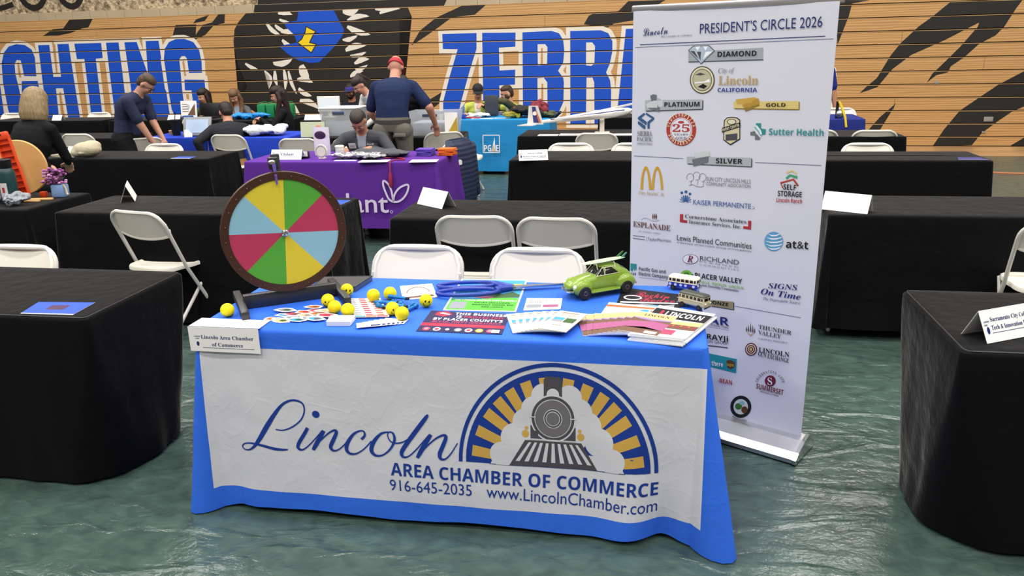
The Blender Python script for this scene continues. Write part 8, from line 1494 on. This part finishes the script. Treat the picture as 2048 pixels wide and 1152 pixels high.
tub((-2.84,6.42,TW+.001),(.46,.34,.30),'clear lidded plastic tub behind the grey pullover')
tub((-1.76,6.42,TW+.001),(.56,.40,.26),'clear plastic tub under the outstretched hand of the red-capped man',lid=False)
pb=empty('yellow_board',(-1.50,6.14,TW+.001),R(10),'white board with a yellow corner leaning on the clear tub','board'); MB().box((0,0,.13),(.14,.008,.26),X=M.Rotation(R(-6),4,'X')).build('board',PAPER,pb); MB().add([(-.06,-.006,.005),(.07,-.006,.005),(.07,-.03+.0,.22)],[(0,1,2)]).build('yellow_print',mat('yellow_card','caa63a',.6),pb,smooth=False)
ps=empty('poster_card',(-3.12,6.14,TW+.001),R(4),'small framed poster with a face print beside the clear lidded tub','poster'); MB().box((0,0,.085),(.28,.012,.17),X=M.Rotation(R(-8),4,'X')).build('card',mat('poster_green','b9c2a8',.6),ps); MB().ell((.07,.0,.10),(.035,.012,.04)).build('face_print',mat('face_tan','b98a70',.7),ps)
# ---------------- sky blue table ----------------
ms=empty('dark_screen',(-1.55,8.62,TW+.001),R(8),'dark grey screen standing on the sky blue table between the two vests','screen'); MB().box((0,0,.15),(.19,.02,.28),ch=.004).build('panel',mat('screen_dark','3c4048',.35),ms); MB().box((0,.03,.02),(.14,.10,.012)).build('base',BLACKP,ms)
gear=[('1d1c1a',(-1.02,8.5),(.40,.26,.16),'black utility belt gear heaped on the sky blue table',11),('c05a28',(-1.18,8.45),(.16,.12,.15),'orange safety strap on the gear heap',12),('7a2130',(-.86,8.56),(.20,.14,.22),'dark red harness piece on the gear heap',13),('4a5030',(-.80,8.42),(.26,.16,.10),'olive webbing at the right of the gear heap',14),('8f8a2c',(-1.22,8.36),(.20,.10,.10),'yellow-edged leather glove at the left of the gear heap',15)]
for cc,(x,y),sz,lb,sd in gear: heap('safety_gear',mat('gear_'+cc,cc,.7,var=.5,vscale=30),(x,y,TW+.001),sz,sd,lb,'safety gear',.012,20)
MB().tube([(-.70,8.34,TW+.012),(-.60,8.16,TW+.03),(-.52,8.06,TW+.10)],.018,10).build('tool_handle',BLACKP,label='black tool handle sticking out over the right of the sky blue table',cat='tool')
heap('clear_packets',mat('grey_packets','b9c0c0',.3),(-1.72,8.50,TW+.001),(.26,.16,.08),16,'pale clear packets in front of the person in the black cap','packets',.01,14)
for k,(x,y,w,lb) in enumerate(((-1.62,8.32,.30,'white leaflet spread at the front of the sky blue table'),(-1.35,8.36,.22,'pale blue leaflet beside the dark screen'))):
    sheet('leaflet',[(x-w/2,y-.06),(x+w/2,y-.05),(x+w/2,y+.06),(x-w/2,y+.06)],[('r',1,.1,.2,.5,.5)],[PAPER,iS],lb,'leaflet',z=.7435)
o=MB(); o.tube([(-1.88,8.36,TW+.012),(-1.66,8.34,TW+.012)],.010,8); o.build('marker',mat('marker_red','b02c2c',.4),label='red marker at the left front of the sky blue table',cat='marker')
o=MB(); o.box((0,0,.03),(.06,.05,.06),ch=.004); o.build('small_box',mat('cobalt_box','1f3fb0',.5),loc=(-1.88,8.30,TW+.001),label='tiny cobalt blue box at the left corner of the sky blue table',cat='box')
# ---------------- model glider ----------------
gl=empty('model_glider',(-.05,6.36,TW+.001),0,'white model glider with a decorated tail fin resting on a stand','model aircraft')
GW=mat('glider_white','d9d7d2',.3,coat=.3)
A_=V((-.62,-.06,.12)); B_=V((.52,.10,.24))
pts=[A_+(B_-A_)*t for t in np.linspace(0,1,12)]; MB().tube(pts,[.012,.016,.02,.024,.03,.036,.042,.048,.052,.05,.04,.015],12).build('fuselage',GW,gl)
mb=MB(); mb.prism([(-.02,-.10),(.60,-.12),(.64,-.02),(.10,.02)],.0,.014,X=M.Translation((-.3,-.03,.165))@M.Rotation(R(-5),4,'Y')); mb.build('wing',GW,gl,smooth=False)
mb=MB(); mb.prism([(0,0),(.10,0),(.62,.95),(.55,.97)],.0,.014,X=M.Translation((.05,.08,.215))@M.Rotation(R(-5),4,'Y')); mb.build('wing',GW,gl,smooth=False)
mb=MB(); mb.prism([(-.05,.0),(.13,.0),(.07,.20),(-.03,.20)],-.008,.008,X=M.Translation((-.58,-.06,.11))@M.Rotation(pi/2,4,'X')); tf=mb.build('tail_fin',GW,gl,smooth=False)
mb=MB(); mb.add([(-.56,-.07,.13),(-.50,-.07,.13),(-.535,-.07,.30),(-.575,-.07,.30)],[(0,1,2,3)]); mb.build('stripe_print',iPu,tf,smooth=False); mb=MB(); mb.add([(-.50,-.0705,.13),(-.475,-.0705,.13),(-.525,-.0705,.26),(-.54,-.0705,.26)],[(0,1,2,3)]); mb.build('stripe_print',iO,tf,smooth=False); MB().lathe([(.001,0),(.022,0),(.022,.001),(.001,.001)],16,X=M.Translation((-.545,-.071,.23))@M.Rotation(pi/2,4,'X')).build('emblem_print',PAPER,tf)
mb=MB(); mb.prism([(-.12,-.10),(.04,-.10),(.10,.10),(-.05,.10)],0,.008,X=M.Translation((-.60,-.08,.105))); mb.build('tailplane',GW,gl,smooth=False)
mb=MB(); mb.tube([A_+V((.25,-.035,.045)),B_+V((-.1,-.05,.01))],.006,6); mb.build('side_stripe',iPu,gl)
MB().box((.18,.05,.09),(.05,.06,.17),ch=.004).build('stand_post',WHITEP,gl); MB().box((.18,.05,.008),(.16,.14,.014),ch=.003).build('stand_foot',WHITEP,gl)
MB().tube([(.52,.10,.22),(.52,.10,.36)],.004,6).build('antenna',STEEL,gl); MB().tube([(.50,.02,.245),(.50,.20,.245)],.006,6).build('propeller',STEEL,gl)
for x,y,w,d,lb in ((-.44,6.24,.22,.14,'white card under the tail of the model glider'),(-.17,6.28,.30,.18,'white booklet on the table under the glider body'),(.28,6.26,.44,.16,'long white sheet at the right of the glider stand')):
    sheet('paper_sheet',[(x-w/2,y-d/2),(x+w/2,y-d/2),(x+w/2,y+d/2),(x-w/2,y+d/2)],[('r',1,.08,.7,.5,.08)],[PAPER,iGr],lb,'paper',z=.7432,th=.004)
# ---------------- right: medals on the dark blue table ----------------
md=empty('medal_ribbon',(2.93,7.98,TW+.001),0,'yellow ribbon with a round medal on the dark blue table beside the banner','medal'); MB().tube([(-.04,0,.20),(.0,-.02,.12),(.03,-.08,.02),(.05,-.09,-.10)],.014,6).build('ribbon',mat('ribbon_yellow','d8b820',.6),md); MB().ell((-.02,-.02,.05),(.05,.03,.05)).build('medal',STEEL,md); MB().box((-.05,.02,.1),(.03,.03,.2)).build('hanger',BLACKP,md)
MB().tube([(3.4,9.6,.012),(3.9,9.0,.012),(5.0,8.4,.012),(7.0,8.2,.012)],.012,6).build('extension_cord',mat('orange_cord','b06a3c',.6),label='thin orange cord lying on the tarp at the right',cat='cord')
# ---------------- craft table, far left ----------------
dk=MB(); dk.lathe([(.0,-.01),(.188,-.01),(.195,0),(.188,.01),(.0,.01)],64); 
X_=M.Translation((0,0,.196))@M.Rotation(R(86),4,'X'); dk.v=[tuple(X_@V(p)) for p in dk.v]
wdk=dk.build('wooden_disc',mat('birch_ply','c49a5c',.5,var=.1,vscale=4),loc=(-3.74,2.50,TW+.001),rz=R(14),label='large round birch board standing on edge at the far left table',cat='board')
OR=mat('orange_plastic','d8481c',.4)
ol=empty('orange_rack',(-3.60,2.33,TW+.001),R(14),'tall orange plastic slotted rack leaning on the wooden disc','rack')
Xo=M.Rotation(R(10),4,'Y').inverted()@M.Rotation(R(-4),4,'X')
mb=MB()
for s in (-1,1): mb.box((s*.052,0,.32),(.010,.035,.60),X=Xo)
mb.box((0,.012,.33),(.10,.006,.58),X=Xo); mb.build('side_rails',OR,ol,smooth=False)
MB().box((0,0,.615),(.115,.04,.075),X=Xo,ch=.012).build('top_plate',OR,ol); MB().cyl((0,-.03,.63),(0,-.018,.63),.007,X=Xo).build('hook_hole',BLACKP,ol)
for k in range(9): MB().box((0,-.006,.06+.06*k),(.098,.034,.008),X=Xo).build('slot_shelf',OR,ol,smooth=False)
bo=empty('water_bottle',(-3.59,2.20,TW+.001),0,'dark teal water bottle with stickers in front of the orange rack','bottle'); TEAL=mat('bottle_teal','183a3c',.35)
MB().lathe([(.042,0),(.046,.01),(.046,.17),(.034,.20),(.028,.205)],28).build('bottle_body',TEAL,bo); MB().lathe([(.036,.2),(.038,.205),(.038,.245),(.034,.25),(.0,.25)],24).build('cap',BLACKP,bo); MB().tube([(-.036,0,.225),(-.055,0,.215),(-.058,0,.17),(-.046,0,.16)],.006,8).build('carry_loop',BLACKP,bo)
for a0,z0,z1,cc in ((-1.9,.04,.12,'c9c2c0'),(-2.7,.10,.16,'b9c6d8')):
    rings=[[(.0468*cos(a0+.9*i/8),.0468*sin(a0+.9*i/8),z) for i in range(9)] for z in (z0,z1)]; mb=MB(); mb.loft(rings,closed=False,caps=False); s_=mb.build('sticker',mat('sticker_'+cc,cc,.5),bo)
rings=[[(.0472*cos(-1.9+.3+.3*i/8),.0472*sin(-1.9+.3+.3*i/8),z) for i in range(9)] for z in (.065,.095)]; mb=MB(); mb.loft(rings,closed=False,caps=False); mb.build('heart_print',mat('heart_red','a0303c',.5),bo)
heap('grey_pouch',mat('grey_film','8c9096',.3),(-3.50,2.12,TW+.001),(.15,.10,.09),21,'crumpled grey plastic pouch before the water bottle','pouch',.007,16)
fj=empty('flower_jar',(-3.40,2.44,TW+.001),R(10),'pale blue square jar of purple flowers with a ribbon','flower jar'); MB().box((0,0,.045),(.095,.075,.09),ch=.012).build('jar',mat('pale_blue_jar','7f9fd0',.3),fj)
rnd=random.Random(4); pm=[mat('petal_'+c,c,.7) for c in ('7a3a78','a05a98','5a2450','b98ab4')]
mb=MB()
for k in range(90):
    a=rnd.uniform(0,6.28); r_=rnd.uniform(0,.085); z=.10+rnd.uniform(0,.10); mb.mi(k%4).ell((r_*cos(a)-.03,r_*sin(a)*.8,z),(.013,.013,.009),nu=6,nv=5)
mb.build('blossoms',pm,fj)
mb=MB()
for k in range(8): mb.tube([(0,0,.08),(-.05+.014*k,.01*(k%3),.15)],.002,5)
mb.build('stems',mat('stem_green','4a5a34',.7),fj)
MB().tube([(.046,-.03,.09),(.062,-.035,.06),(.066,-.04,.03),(.075,-.045,.02)],.007,6).build('ribbon',mat('twine','b9a888',.8),fj)
heap('flower_bunch',mat('pale_petals','b49ab4',.7,var=.7,vscale=60),(-3.77,2.24,TW+.001),(.20,.16,.12),22,'loose bunch of pale lilac flowers left of the water bottle','flowers',.007,40)
for x,y,a,lb in ((-3.47,2.30,12,'thin pale wooden strip in front of the wooden disc'),(-3.48,2.24,2,'shorter wooden strip nearest the table edge'),(-3.78,2.10,20,'wooden strip below the lilac flowers')):
    o=MB(); o.box((0,0,.008),(.20 if a!=2 else .13,.035,.014),ch=.004); o.build('wooden_strip',mat('pine','c8a068',.5),loc=(x,y,TW+.001),rz=R(a),label=lb,cat='wood strip')
o=MB(); o.box((0,0,.02),(.045,.03,.04),ch=.004); o.build('orange_block',OR,loc=(-3.52,2.42,TW+.001),label='small orange plastic block at the foot of the wooden disc',cat='block')
hb_=empty('cloth_bonnet',(-4.72,4.47,TW+.001),R(10),'beige cloth bonnet with a ribbon tail on the table edge by a white card','bonnet'); BG=mat('beige_cloth','b3a98f',.9,bump=.4,bscale=25)
mb=MB(); mb.ell((0,0,.075),(.14,.10,.075)); mb.ell((.04,.02,.11),(.09,.08,.05)); mb.ell((-.08,-.02,.05),(.07,.07,.045)); me=remesh(mb,.012,2); me.materials.append(BG); link('crown',me,hb_)
MB().loft([[(x,-.03+w_*c*.5,.03+h_*s_) for c,s_ in ((-1,-1),(1,-1),(1,1),(-1,1))] for x,w_,h_ in ((-.10,.07,.02),(-.22,.10,.015),(-.34,.02,.006))]).build('ribbon_tail',BG,hb_,smooth=False)
MB().tube([(-.13,.0,.055),(-.02,-.10,.05),(.12,-.03,.06)],.012,8).build('brim_roll',BG,hb_)
sheet('white_tray',[(-3.98,2.42),(-3.72,2.46),(-3.76,2.6),(-4.0,2.58)],[],[PAPER],'white box lid behind the wooden disc at the far left','box',z=.744,th=.24)
ol.scale=(.8,.8,.72)
bo.scale=(1.2,1.2,1.2)
# table leg showing under the black cloth right of the banner
lg=empty('folding_table',(2.6,2.46,0),0,'grey folding table standing under the raised black cloth right of the banner','table'); MB().box((0,0,.722),(1.80,.60,.03),ch=.004).build('tabletop',mat('table_grey','8b8b8b',.6),lg)
for sx in (-1,1):
    for sy in (-1,1): 
        l_=MB(); l_.cyl((sx*.84,sy*.24,.0),(sx*.84,sy*.24,.71),.014); l_.build('leg',STEEL,lg); MB().cyl((sx*.84,sy*.24,.0),(sx*.84,sy*.24,.03),.018).build('foot_cap',BLACKP,lg)
